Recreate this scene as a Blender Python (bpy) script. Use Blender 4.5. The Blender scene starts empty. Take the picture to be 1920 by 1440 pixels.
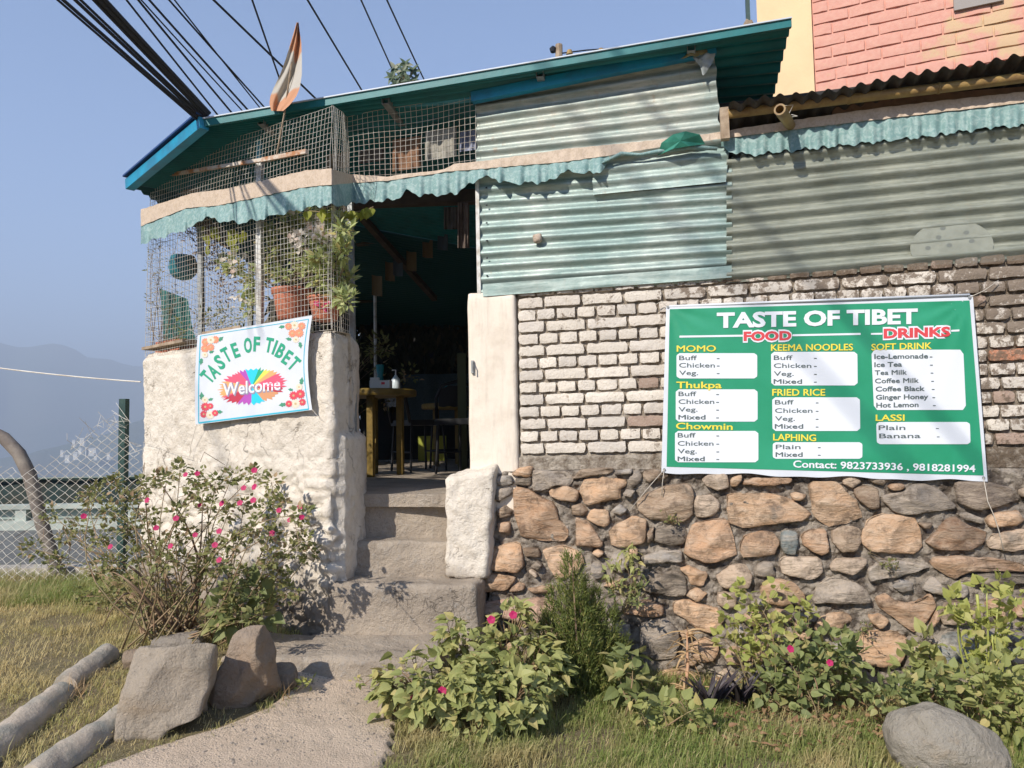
import bpy, bmesh, math, random
import numpy as np
from mathutils import Vector, Matrix, noise
random.seed(7); rng = np.random.default_rng(7)
PI = math.pi
SC = bpy.context.scene
COL = SC.collection

# ------------------------------------------------------------------ camera
FPX = 1387.0                     # focal length in pixels of the 1920 px wide photograph
PITCH, ROLL, EYE = math.radians(3.5), 0.017, 1.35
R0 = Vector((1, 0, 0)); U0 = Vector((0, -math.sin(PITCH), math.cos(PITCH))); F0 = Vector((0, math.cos(PITCH), math.sin(PITCH)))
CR = R0 * math.cos(ROLL) - U0 * math.sin(ROLL)
CU = R0 * math.sin(ROLL) + U0 * math.cos(ROLL)
EYEP = Vector((0, 0, EYE))
cam_d = bpy.data.cameras.new('camera'); cam = bpy.data.objects.new('camera', cam_d); COL.objects.link(cam)
cam_d.sensor_width = 36; cam_d.lens = FPX / 1920 * 36; cam_d.clip_start = 0.05; cam_d.clip_end = 30000
cam.matrix_world = Matrix(((CR.x, CU.x, -F0.x, 0), (CR.y, CU.y, -F0.y, 0), (CR.z, CU.z, -F0.z, EYE), (0, 0, 0, 1)))
SC.camera = cam

# ------------------------------------------------------------------ light
SUN_AZ, SUN_EL = math.radians(38), math.radians(36)      # light travels towards +X +Y, down
world = bpy.data.worlds.new('World'); SC.world = world; world.use_nodes = True
nt = world.node_tree; bg = nt.nodes['Background']
sky = nt.nodes.new('ShaderNodeTexSky'); sky.sky_type = 'NISHITA'; sky.sun_disc = False
sky.sun_elevation = SUN_EL
sky.sun_rotation = math.atan2(-math.sin(SUN_AZ), -math.cos(SUN_AZ))
sky.altitude = 2000; sky.air_density = 1.05; sky.dust_density = 0.35; sky.ozone_density = 5.0
nt.links.new(sky.outputs[0], bg.inputs[0]); bg.inputs[1].default_value = 0.12
sl = bpy.data.lights.new('sun', 'SUN'); sl.energy = 5.0; sl.angle = math.radians(0.6); sl.color = (1.0, 0.93, 0.83)
sun = bpy.data.objects.new('sun', sl); COL.objects.link(sun)
ldir = Vector((math.sin(SUN_AZ) * math.cos(SUN_EL), math.cos(SUN_AZ) * math.cos(SUN_EL), -math.sin(SUN_EL)))
sun.rotation_euler = ldir.to_track_quat('-Z', 'Y').to_euler(); sun.location = (-4, -4, 8)
SC.view_settings.view_transform = 'Standard'; SC.view_settings.look = 'None'
SC.view_settings.exposure = 0.98; SC.view_settings.gamma = 1; SC.view_settings.use_curve_mapping = False
SC.cycles.volume_bounces = 0
SC.cycles.transparent_max_bounces = 16

# ------------------------------------------------------------------ placing
def ray(px, py):
    return F0 + CR * ((px - 960) / FPX) + CU * ((720 - py) / FPX)
def at(px, py, depth):                      # world point at a given distance Y
    r = ray(px, py); return EYEP + r * (depth / r.y)
def on(px, py, pl, off=0.0):                # pl = (a, c): plane Y + a X = c, off = metres towards the street
    a, c = pl; r = ray(px, py); k = math.sqrt(1 + a * a)
    return EYEP + r * ((c - off * k) / (r.y + a * r.x))
MAIN = (0.22, 4.30)
LEFT = (0.746, 3.397)
MAINU = Vector((1, -0.22, 0)).normalized(); MAINN = Vector((-0.22, -1, 0)).normalized()
LEFTU = Vector((1, -0.746, 0)).normalized(); LEFTN = Vector((-0.746, -1, 0)).normalized()
def sm(t): t = max(0.0, min(1.0, t)); return t * t * (3 - 2 * t)
def gz(x, y):
    return 0.27 * sm((0.6 - x) / 2.6) * max(0.0, min(1.0, (y - 1) / 3.2))
def gnd(px, py, dz=0.0):
    r = ray(px, py); z = 0.1
    for _ in range(12):
        t = (z + dz - EYE) / r.z; p = EYEP + r * t; z = gz(p.x, p.y)
    return Vector((p.x, p.y, z + dz))
def interp(x, pts):
    return float(np.interp(x, [p[0] for p in pts], [p[1] for p in pts]))

# ------------------------------------------------------------------ objects
WL = {}                                     # world location of every object, for parenting
def finish(o, c, parent):
    if parent is not None:
        o.parent = parent; o.location = c - WL[parent]
    else: o.location = c
    WL[o] = c.copy()
def thing(name, label, cat, loc=(0, 0, 0), group=None):
    o = bpy.data.objects.new(name, None); COL.objects.link(o); o.empty_display_size = 0.1
    o.location = loc; WL[o] = Vector(loc); o['label'] = label; o['category'] = cat
    if group: o['group'] = group
    return o
def tag(o, label, cat, group=None):
    o['label'] = label; o['category'] = cat
    if group: o['group'] = group
    return o
def kind(o, k): o['kind'] = k; return o
def mesh(name, verts, faces, mat, parent=None, smooth=False, origin=None, color=None):
    v = np.asarray(verts, dtype=np.float64).reshape(-1, 3)
    c = Vector(v.mean(0)); c.z = float(v[:, 2].min())
    if origin is not None: c = Vector(origin)
    me = bpy.data.meshes.new(name); me.from_pydata((v - np.array(c)).tolist(), [], faces)
    if smooth: me.shade_smooth()
    me.materials.append(mat)
    o = bpy.data.objects.new(name, me); COL.objects.link(o)
    if color is not None: o.color = (*color, 1)
    finish(o, c, parent); return o
def from_bm(name, bm, mat, parent=None, smooth=False, color=None):
    me = bpy.data.meshes.new(name); bm.to_mesh(me); bm.free()
    v = np.empty(len(me.vertices) * 3); me.vertices.foreach_get('co', v); v = v.reshape(-1, 3)
    c = Vector(v.mean(0)); c.z = float(v[:, 2].min())
    me.transform(Matrix.Translation(-c))
    if smooth: me.shade_smooth()
    me.materials.append(mat)
    o = bpy.data.objects.new(name, me); COL.objects.link(o)
    if color is not None: o.color = (*color, 1)
    finish(o, c, parent); return o

class MB:
    def __init__(s): s.v = []; s.f = []
    def add(s, vs, fs):
        b = len(s.v); s.v.extend([tuple(p) for p in vs]); s.f.extend([tuple(i + b for i in f) for f in fs]); return s
    def box(s, c, size, rz=0.0, M=None):
        hx, hy, hz = size[0] / 2, size[1] / 2, size[2] / 2
        R = M if M is not None else Matrix.Rotation(rz, 3, 'Z'); c = Vector(c)
        vs = [c + R @ Vector((x * hx, y * hy, z * hz)) for z in (-1, 1) for y in (-1, 1) for x in (-1, 1)]
        return s.add(vs, [(0, 2, 3, 1), (4, 5, 7, 6), (0, 1, 5, 4), (2, 6, 7, 3), (0, 4, 6, 2), (1, 3, 7, 5)])
    def bar(s, a, b, w, h, up=(0, 0, 1)):
        a = Vector(a); b = Vector(b); d = (b - a); L = d.length; d.normalize()
        u = Vector(up)
        if abs(d.dot(u)) > 0.995: u = Vector((0.22, 1, 0))
        sd = d.cross(u).normalized(); u = sd.cross(d).normalized()
        M = Matrix((d, sd, u)).transposed()
        return s.box((a + b) / 2, (L, w, h), M=M)
    def tube(s, pts, r, n=8, cap=True):
        pts = [Vector(p) for p in pts]; m = len(pts)
        rs = r if isinstance(r, (list, tuple)) else [r] * m
        vs = []; up = None
        for i, p in enumerate(pts):
            d = (pts[min(i + 1, m - 1)] - pts[max(i - 1, 0)])
            if d.length < 1e-9: d = Vector((0, 0, 1))
            d.normalize()
            if up is None:
                up = Vector((0, 0, 1)) if abs(d.z) < 0.9 else Vector((1, 0, 0))
            sd = d.cross(up).normalized(); up = sd.cross(d).normalized()
            for k in range(n):
                a = 2 * PI * k / n; vs.append(p + (sd * math.cos(a) + up * math.sin(a)) * rs[i])
        fs = [(i * n + k, i * n + (k + 1) % n, (i + 1) * n + (k + 1) % n, (i + 1) * n + k) for i in range(m - 1) for k in range(n)]
        if cap: fs += [tuple(range(n - 1, -1, -1)), tuple((m - 1) * n + k for k in range(n))]
        return s.add(vs, fs)
    def lathe(s, c, prof, n=24, ax=(1, 1)):
        c = Vector(c); m = len(prof); vs = []
        for r, z in prof:
            for k in range(n):
                a = 2 * PI * k / n; vs.append(c + Vector((r * math.cos(a) * ax[0], r * math.sin(a) * ax[1], z)))
        fs = [(i * n + k, i * n + (k + 1) % n, (i + 1) * n + (k + 1) % n, (i + 1) * n + k) for i in range(m - 1) for k in range(n)]
        fs += [tuple(range(n - 1, -1, -1)), tuple((m - 1) * n + k for k in range(n))]
        return s.add(vs, fs)
    def grid(s, fn, nu, nv):
        vs = [fn(i / nu, j / nv) for j in range(nv + 1) for i in range(nu + 1)]
        return s.add(vs, [(j * (nu + 1) + i, j * (nu + 1) + i + 1, (j + 1) * (nu + 1) + i + 1, (j + 1) * (nu + 1) + i) for j in range(nv) for i in range(nu)])
    def build(s, name, mat, parent=None, smooth=False, color=None, origin=None):
        return mesh(name, s.v, s.f, mat, parent, smooth, origin, color)

def lump(name, c, size, mat, parent=None, rz=0.0, cuts=10, rnd=0.02, amp=0.01, fr=6.0, seed=0.0, color=None, tilt=None, shape=None, flat=False, planes=0):
    prs_ = random.Random(int(seed * 10) + 1); PLN = []
    for _ in range(planes):
        nv = Vector((prs_.gauss(0, 1), prs_.gauss(0, 1), prs_.gauss(0, 1))).normalized(); hh = Vector(size) / 2
        PLN.append((nv, math.sqrt((nv.x * hh.x) ** 2 + (nv.y * hh.y) ** 2 + (nv.z * hh.z) ** 2) * prs_.uniform(0.80, 1.02)))
    bm = bmesh.new(); bmesh.ops.create_cube(bm, size=2)
    bmesh.ops.subdivide_edges(bm, edges=bm.edges[:], cuts=cuts, use_grid_fill=True)
    h = Vector(size) / 2; R = Matrix.Rotation(rz, 3, 'Z')
    if tilt is not None: R = R @ Matrix.Rotation(tilt[0], 3, 'X') @ Matrix.Rotation(tilt[1], 3, 'Y')
    c = Vector(c); rr = min(rnd, h.x, h.y, h.z)
    for v in bm.verts:
        q = Vector((v.co.x * h.x, v.co.y * h.y, v.co.z * h.z))
        i = Vector([max(-(h[k] - rr), min(h[k] - rr, q[k])) for k in range(3)]); d = q - i
        if d.length > 1e-6: q = i + d.normalized() * rr
        if shape: q = shape(q, h)
        for nv, dd in PLN:
            ov = q.dot(nv) - dd
            if ov > 0: q = q - nv * ov * 0.93
        w = R @ q + c
        nv = noise.noise_vector(w * fr + Vector((seed, seed * 1.7, 0))) + 0.5 * noise.noise_vector(w * fr * 2.3 + Vector((seed, 3, 0))) + 0.25 * noise.noise_vector(w * fr * 5)
        v.co = w + nv * amp
    return from_bm(name, bm, mat, parent, not flat, color)

# ------------------------------------------------------------------ materials
def mat_base(name):
    m = bpy.data.materials.new(name); m.use_nodes = True; t = m.node_tree
    return m, t, t.nodes['Principled BSDF']
def nd(t, k, **kw):
    n = t.nodes.new(k)
    for a, b in kw.items(): setattr(n, a, b)
    return n
def mixc(t, fac, a, b, blend='MIX'):
    n = nd(t, 'ShaderNodeMix', data_type='RGBA', blend_type=blend)
    for sck, val in ((n.inputs[0], fac), (n.inputs[6], a), (n.inputs[7], b)):
        if hasattr(val, 'links') or isinstance(val, bpy.types.NodeSocket): t.links.new(val, sck)
        elif isinstance(val, (int, float)): sck.default_value = val
        else: sck.default_value = (*val, 1)
    return n.outputs[2]
def noi(t, scale, detail=6, rough=0.6, vec=None, dist=0.0):
    n = nd(t, 'ShaderNodeTexNoise'); n.inputs['Scale'].default_value = scale; n.inputs['Detail'].default_value = detail
    n.inputs['Roughness'].default_value = rough; n.inputs['Distortion'].default_value = dist
    t.links.new(vec if vec is not None else posv(t), n.inputs['Vector']); return n.outputs[0]
def posv(t):
    for n in t.nodes:
        if n.bl_idname == 'ShaderNodeNewGeometry': return n.outputs['Position']
    return nd(t, 'ShaderNodeNewGeometry').outputs['Position']
def stretch(t, sx, sy, sz, rz=0.0):
    n = nd(t, 'ShaderNodeMapping'); n.inputs['Scale'].default_value = (sx, sy, sz); n.inputs['Rotation'].default_value = (0, 0, rz)
    t.links.new(posv(t), n.inputs[0]); return n.outputs[0]
def ramp(t, src, a, b):
    n = nd(t, 'ShaderNodeMapRange'); n.clamp = True
    n.inputs[1].default_value = a; n.inputs[2].default_value = b; t.links.new(src, n.inputs[0]); return n.outputs[0]
def mth(t, op, a, b=None):
    n = nd(t, 'ShaderNodeMath', operation=op)
    for i, v in enumerate((a, b)):
        if v is None: continue
        if isinstance(v, (int, float)): n.inputs[i].default_value = v
        else: t.links.new(v, n.inputs[i])
    return n.outputs[0]
def bump(t, b, h, strength=0.5, dist=0.01):
    n = nd(t, 'ShaderNodeBump'); n.inputs['Strength'].default_value = strength; n.inputs['Distance'].default_value = dist
    t.links.new(h, n.inputs['Height']); t.links.new(n.outputs[0], b.inputs['Normal'])
def simple(name, c, rough=0.7, c2=None, scale=8.0, bmp=0.0, bs=60.0, metal=0.0, objcol=False, lo=0.4, hi=0.65, spec=None, bd=0.01, trans=0.0):
    m, t, b = mat_base(name)
    base = c
    if objcol:
        oi = nd(t, 'ShaderNodeObjectInfo'); base = oi.outputs['Color']
    if c2 is not None:
        col = mixc(t, ramp(t, noi(t, scale), lo, hi), base, c2)
        t.links.new(col, b.inputs['Base Color'])
    elif objcol: t.links.new(base, b.inputs['Base Color'])
    else: b.inputs['Base Color'].default_value = (*c, 1)
    b.inputs['Roughness'].default_value = rough; b.inputs['Metallic'].default_value = metal
    if spec is not None: b.inputs['Specular IOR Level'].default_value = spec
    if bmp: bump(t, b, noi(t, bs, 8, 0.65), bmp, bd)
    return m
def leafmat(name, ca, cb, cc=None, transl=0.35, dryn=None):
    m, t, b = mat_base(name)
    g = nd(t, 'ShaderNodeNewGeometry')
    col = mixc(t, g.outputs['Random Per Island'], ca, cb)
    if cc is not None:
        k = ramp(t, mth(t, 'FRACT', mth(t, 'MULTIPLY', g.outputs['Random Per Island'], 7.31)), 0.78, 0.95)
        col = mixc(t, k, col, cc)
    if dryn is not None:
        col = mixc(t, ramp(t, noi(t, dryn[0], 4), dryn[1], dryn[2]), col, dryn[3])
    t.links.new(col, b.inputs['Base Color']); b.inputs['Roughness'].default_value = 0.55
    b.inputs['Specular IOR Level'].default_value = 0.35
    tr = nd(t, 'ShaderNodeBsdfTranslucent'); t.links.new(col, tr.inputs[0])
    mx = nd(t, 'ShaderNodeMixShader'); mx.inputs[0].default_value = transl
    t.links.new(b.outputs[0], mx.inputs[1]); t.links.new(tr.outputs[0], mx.inputs[2])
    t.links.new(mx.outputs[0], t.nodes['Material Output'].inputs[0]); return m

# plaster: warm white, grubby towards the foot
def plaster_mat():
    m, t, b = mat_base('painted_plaster')
    n1 = noi(t, 3.0, 8, 0.7); n2 = noi(t, 14.0, 8, 0.7); n3 = noi(t, 45, 6, 0.7)
    col = mixc(t, ramp(t, n2, 0.48, 0.72), (0.74, 0.67, 0.575), (0.60, 0.525, 0.43))
    col = mixc(t, ramp(t, n3, 0.60, 0.74), col, (0.40, 0.32, 0.24))
    ck = nd(t, 'ShaderNodeTexVoronoi', feature='DISTANCE_TO_EDGE'); ck.inputs['Scale'].default_value = 3.6
    wv = nd(t, 'ShaderNodeVectorMath', operation='ADD'); nz_ = nd(t, 'ShaderNodeTexNoise'); nz_.inputs['Scale'].default_value = 9; nz_.inputs['Detail'].default_value = 6; t.links.new(posv(t), nz_.inputs['Vector'])
    sc_ = nd(t, 'ShaderNodeVectorMath', operation='SCALE'); t.links.new(nz_.outputs[1], sc_.inputs[0]); sc_.inputs['Scale'].default_value = 0.22; t.links.new(posv(t), wv.inputs[0]); t.links.new(sc_.outputs[0], wv.inputs[1]); t.links.new(wv.outputs[0], ck.inputs['Vector'])
    crack = mth(t, 'MULTIPLY', ramp(t, ck.outputs['Distance'], 0.022, 0.004), ramp(t, n1, 0.50, 0.58))
    col = mixc(t, mth(t, 'MULTIPLY', crack, 0.6), col, (0.25, 0.20, 0.15))
    sp = nd(t, 'ShaderNodeSeparateXYZ'); t.links.new(posv(t), sp.inputs[0])
    zz = mth(t, 'ADD', sp.outputs[2], mth(t, 'MULTIPLY', n1, -0.7))
    foot = ramp(t, zz, 0.28, 0.02)
    col = mixc(t, foot, col, (0.30, 0.25, 0.20))
    col = mixc(t, mth(t, 'MULTIPLY', ramp(t, n1, 0.56, 0.75), 0.45), col, (0.50, 0.44, 0.36))
    t.links.new(col, b.inputs['Base Color']); b.inputs['Roughness'].default_value = 0.9; b.inputs['Specular IOR Level'].default_value = 0.15
    hh = mth(t, 'ADD', mth(t, 'MULTIPLY', noi(t, 30, 10, 0.72, dist=0.6), 1.2), mth(t, 'MULTIPLY', n2, 1.6))
    hh = mth(t, 'ADD', hh, mth(t, 'MULTIPLY', crack, -0.6))
    bump(t, b, hh, 0.8, 0.016); return m
M = {}
M['plaster'] = plaster_mat()
def smooth_plaster():
    m, t, b = mat_base('smooth_plaster')
    n2 = noi(t, 6.0, 8, 0.65); n3 = noi(t, 60, 6, 0.7)
    st = noi(t, 5, 8, 0.7, vec=stretch(t, 6, 6, 0.5))
    col = mixc(t, ramp(t, n2, 0.48, 0.75), (0.74, 0.66, 0.56), (0.58, 0.50, 0.41))
    col = mixc(t, mth(t, 'MULTIPLY', ramp(t, st, 0.5, 0.75), 0.5), col, (0.45, 0.39, 0.32))
    col = mixc(t, ramp(t, n3, 0.66, 0.76), col, (0.40, 0.32, 0.25))
    t.links.new(col, b.inputs['Base Color']); b.inputs['Roughness'].default_value = 0.9; b.inputs['Specular IOR Level'].default_value = 0.15
    bump(t, b, mth(t, 'ADD', n3, mth(t, 'MULTIPLY', n2, 2.0)), 0.35, 0.006); return m
M['splaster'] = smooth_plaster()
def brick_mat():
    m, t, b = mat_base('whitewashed_brick')
    oi = nd(t, 'ShaderNodeObjectInfo')
    n2 = noi(t, 22, 8, 0.72); n1 = noi(t, 2.2, 6, 0.65); n3 = noi(t, 90, 6, 0.7)
    sp = nd(t, 'ShaderNodeSeparateXYZ'); t.links.new(posv(t), sp.inputs[0])
    # grime grows to the right and towards the coping
    g = mth(t, 'ADD', mth(t, 'MULTIPLY', sp.outputs[0], 0.075), mth(t, 'MULTIPLY', ramp(t, sp.outputs[2], 1.75, 2.25), 0.16))
    gg = mth(t, 'ADD', mth(t, 'ADD', n2, mth(t, 'MULTIPLY', n1, 0.5)), g)
    grime = ramp(t, gg, 0.93, 1.0)
    grime = mth(t, 'MULTIPLY', grime, 0.85)
    col = mixc(t, ramp(t, n3, 0.5, 0.8), oi.outputs['Color'], (0.50, 0.43, 0.35))
    n5 = noi(t, 11, 8, 0.75, dist=0.8); col = mixc(t, mth(t, 'MULTIPLY', ramp(t, n5, 0.62, 0.67), 0.8), col, (0.36, 0.27, 0.19))
    col = mixc(t, grime, col, (0.17, 0.125, 0.09))
    t.links.new(col, b.inputs['Base Color']); b.inputs['Roughness'].default_value = 0.95; b.inputs['Specular IOR Level'].default_value = 0.1
    bump(t, b, mth(t, 'ADD', n2, mth(t, 'MULTIPLY', n3, 0.6)), 0.9, 0.012); return m
M['brick'] = brick_mat()
def mortar_mat():
    m, t, b = mat_base('old_mortar')
    n2 = noi(t, 18, 8, 0.72); n3 = noi(t, 70, 8, 0.75)
    sp = nd(t, 'ShaderNodeSeparateXYZ'); t.links.new(posv(t), sp.inputs[0])
    k = mth(t, 'ADD', n2, mth(t, 'MULTIPLY', sp.outputs[0], 0.05))
    col = mixc(t, ramp(t, k, 0.42, 0.66), (0.58, 0.51, 0.42), (0.19, 0.145, 0.105))
    col = mixc(t, ramp(t, n3, 0.62, 0.72), col, (0.10, 0.075, 0.05))
    t.links.new(col, b.inputs['Base Color']); b.inputs['Roughness'].default_value = 0.95; b.inputs['Specular IOR Level'].default_value = 0.1
    bump(t, b, mth(t, 'ADD', mth(t, 'MULTIPLY', n2, 1.5), n3), 1.0, 0.02); return m
M['mortar'] = mortar_mat()
def stone_mat():
    m, t, b = mat_base('field_stone')
    oi = nd(t, 'ShaderNodeObjectInfo')
    lay = noi(t, 9, 8, 0.7, vec=stretch(t, 1.0, 1.0, 3.5, 0.3), dist=0.5); n2 = noi(t, 12, 8, 0.7); n3 = noi(t, 70, 6, 0.7)
    n1 = noi(t, 5, 4, 0.6)
    col = mixc(t, ramp(t, lay, 0.40, 0.66), oi.outputs['Color'], mixc(t, 0.6, oi.outputs['Color'], (0.62, 0.50, 0.38)))
    col = mixc(t, ramp(t, n2, 0.50, 0.64), col, mixc(t, 0.7, oi.outputs['Color'], (0.13, 0.10, 0.075)))
    col = mixc(t, mth(t, 'MULTIPLY', ramp(t, n1, 0.62, 0.70), 0.7), col, (0.16, 0.15, 0.13))
    col = mixc(t, ramp(t, n3, 0.66, 0.78), col, (0.60, 0.52, 0.43))
    t.links.new(col, b.inputs['Base Color']); b.inputs['Roughness'].default_value = 0.85; b.inputs['Specular IOR Level'].default_value = 0.2
    bump(t, b, mth(t, 'ADD', mth(t, 'MULTIPLY', lay, 1.6), mth(t, 'ADD', n2, mth(t, 'MULTIPLY', n3, 0.35))), 0.9, 0.018); return m
M['stone'] = stone_mat()
M['rubble'] = simple('rubble_mortar', (0.37, 0.32, 0.265), 0.95, (0.13, 0.105, 0.085), 13, 1.0, 30, spec=0.1, bd=0.04, lo=0.46, hi=0.60)
def concrete_mat():
    m, t, b = mat_base('step_concrete')
    n1 = noi(t, 4, 6, 0.6); n2 = noi(t, 16, 8, 0.7); n3 = noi(t, 110, 6, 0.7)
    col = mixc(t, ramp(t, n1, 0.40, 0.65), (0.46, 0.385, 0.305), (0.33, 0.275, 0.22))
    col = mixc(t, ramp(t, n2, 0.55, 0.72), col, (0.42, 0.385, 0.34))
    col = mixc(t, ramp(t, n3, 0.55, 0.75), col, (0.19, 0.165, 0.14))
    t.links.new(col, b.inputs['Base Color']); b.inputs['Roughness'].default_value = 0.9; b.inputs['Specular IOR Level'].default_value = 0.2
    ck = nd(t, 'ShaderNodeTexVoronoi', feature='DISTANCE_TO_EDGE'); ck.inputs['Scale'].default_value = 2.6; wv = nd(t, 'ShaderNodeVectorMath', operation='ADD'); nz_ = nd(t, 'ShaderNodeTexNoise'); nz_.inputs['Scale'].default_value = 7; nz_.inputs['Detail'].default_value = 7; t.links.new(posv(t), nz_.inputs['Vector'])
    sc_ = nd(t, 'ShaderNodeVectorMath', operation='SCALE'); t.links.new(nz_.outputs[1], sc_.inputs[0]); sc_.inputs['Scale'].default_value = 0.35; t.links.new(posv(t), wv.inputs[0]); t.links.new(sc_.outputs[0], wv.inputs[1]); t.links.new(wv.outputs[0], ck.inputs['Vector'])
    crack = mth(t, 'MULTIPLY', ramp(t, ck.outputs['Distance'], 0.010, 0.002), ramp(t, n1, 0.52, 0.60))
    n5 = noi(t, 7, 8, 0.7, dist=1.0); col = mixc(t, mth(t, 'MULTIPLY', ramp(t, n5, 0.56, 0.62), 0.6), col, (0.46, 0.40, 0.33))
    col = mixc(t, mth(t, 'MULTIPLY', crack, 0.6), col, (0.12, 0.10, 0.08)); t.links.new(col, b.inputs['Base Color'])
    bump(t, b, mth(t, 'ADD', mth(t, 'ADD', mth(t, 'MULTIPLY', n2, 2.4), mth(t, 'MULTIPLY', n5, 1.5)), mth(t, 'ADD', mth(t, 'MULTIPLY', n3, 0.7), mth(t, 'MULTIPLY', crack, -0.5))), 0.8, 0.016); return m
M['concrete'] = concrete_mat()
def ground_mat(name, a, b_, c, grain=240):
    m, t, b = mat_base(name)
    n1 = noi(t, 2.2, 6, 0.6); n2 = noi(t, 13, 8, 0.7); n3 = noi(t, grain, 6, 0.75)
    vo = nd(t, 'ShaderNodeTexVoronoi'); vo.inputs['Scale'].default_value = 120; t.links.new(posv(t), vo.inputs['Vector'])
    col = mixc(t, ramp(t, n1, 0.38, 0.66), a, b_)
    col = mixc(t, ramp(t, n2, 0.52, 0.72), col, c)
    col = mixc(t, mth(t, 'MULTIPLY', ramp(t, n3, 0.50, 0.72), 0.38), col, (0.20, 0.16, 0.12))
    col = mixc(t, mth(t, 'MULTIPLY', ramp(t, vo.outputs['Distance'], 0.32, 0.12), 0.35), col, (0.55, 0.48, 0.40))
    t.links.new(col, b.inputs['Base Color']); b.inputs['Roughness'].default_value = 0.95; b.inputs['Specular IOR Level'].default_value = 0.1
    bump(t, b, mth(t, 'ADD', mth(t, 'MULTIPLY', n2, 2.5), mth(t, 'ADD', mth(t, 'MULTIPLY', n3, 0.6), mth(t, 'MULTIPLY', vo.outputs['Distance'], -0.5))), 0.7, 0.012); return m
M['path'] = ground_mat('gritty_path', (0.62, 0.495, 0.375), (0.54, 0.425, 0.32), (0.42, 0.335, 0.25))
M['soil'] = ground_mat('dry_soil', (0.20, 0.155, 0.09), (0.15, 0.13, 0.065), (0.25, 0.19, 0.12))
M['road'] = simple('asphalt', (0.16, 0.165, 0.155), 0.9, (0.12, 0.12, 0.115), 6, 0.4, 90, spec=0.2)

# corrugated iron: weathered zinc under thin green paint
def sheet_mat(name, base, light, dark, rust=0.5, metal=0.35, rough=0.42, drip=True):
    m, t, b = mat_base(name)
    n1 = noi(t, 3, 6, 0.65); n2 = noi(t, 26, 8, 0.72); st = noi(t, 4, 6, 0.6, vec=stretch(t, 7, 7, 0.8)); al = noi(t, 5, 6, 0.7, vec=stretch(t, 1.5, 1.5, 16))
    col = mixc(t, ramp(t, n1, 0.40, 0.64), base, light)
    col = mixc(t, mth(t, 'MULTIPLY', ramp(t, al, 0.46, 0.66), 0.7), col, dark)
    col = mixc(t, mth(t, 'MULTIPLY', ramp(t, n2, 0.60, 0.72), 0.6), col, light)
    col = mixc(t, mth(t, 'MULTIPLY', ramp(t, st, 0.60, 0.74), rust), col, (0.36, 0.24, 0.15))
    if drip:
        dr = noi(t, 9, 2, 0.5, vec=stretch(t, 9, 9, 0.9)); dm = noi(t, 1.7, 3, 0.5)
        col = mixc(t, mth(t, 'MULTIPLY', ramp(t, dr, 0.735, 0.75), ramp(t, dm, 0.5, 0.58)), col, (0.03, 0.45, 0.47))
    t.links.new(col, b.inputs['Base Color']); b.inputs['Metallic'].default_value = metal
    t.links.new(ramp(t, n2, -0.6, 1.3), b.inputs['Roughness'])
    b.inputs['Roughness'].default_value = rough
    bump(t, b, mth(t, 'ADD', n2, mth(t, 'MULTIPLY', n1, 2)), 0.25, 0.008); return m
M['sheet_a'] = sheet_mat('weathered_green_sheet', (0.34, 0.40, 0.365), (0.50, 0.51, 0.45), (0.20, 0.25, 0.225))
M['sheet_b'] = sheet_mat('green_zinc_sheet', (0.27, 0.36, 0.335), (0.44, 0.50, 0.46), (0.15, 0.22, 0.205), 0.2, 0.5)
M['sheet_c'] = sheet_mat('olive_grey_sheet', (0.22, 0.235, 0.19), (0.34, 0.35, 0.285), (0.12, 0.13, 0.105), 0.2, 0.25, drip=False)
M['roofteal'] = simple('teal_roof_paint', (0.0, 0.155, 0.165), 0.5, (0.0, 0.11, 0.12), 5, 0.1, 30)
M['blue'] = simple('bright_blue_paint', (0.01, 0.27, 0.44), 0.45, (0.02, 0.18, 0.30), 7, 0.15, 50)
M['lightblue'] = simple('pale_blue_paint', (0.12, 0.42, 0.52), 0.5, (0.07, 0.30, 0.40), 9, 0.1, 50)
M['trim'] = simple('pale_roof_trim', (0.50, 0.55, 0.62), 0.5)
M['blacksheet'] = simple('black_iron', (0.035, 0.032, 0.03), 0.75, (0.07, 0.05, 0.04), 14, 0.3, 60)  # near-black iron with slightly browner patches
M['bamboo'] = simple('bamboo', (0.36, 0.24, 0.08), 0.55, (0.22, 0.13, 0.05), 12, 0.2, 60)
M['wood'] = simple('weathered_wood', (0.40, 0.31, 0.22), 0.85, (0.24, 0.17, 0.11), 14, 0.4, 70)
M['wire'] = simple('galvanised_wire', (0.70, 0.67, 0.60), 0.5, (0.52, 0.45, 0.37), 6, metal=0.0)
M['whitepost'] = simple('white_painted_steel', (0.62, 0.62, 0.60), 0.5, (0.40, 0.36, 0.30), 20, 0.1, 60)
M['greypost'] = simple('grey_steel', (0.33, 0.35, 0.35), 0.45, (0.22, 0.22, 0.21), 20, metal=0.3)
M['greenpost'] = simple('dark_green_steel', (0.018, 0.05, 0.045), 0.5, (0.03, 0.07, 0.06), 20)
M['cable'] = simple('black_cable', (0.012, 0.014, 0.022), 0.5)
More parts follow.
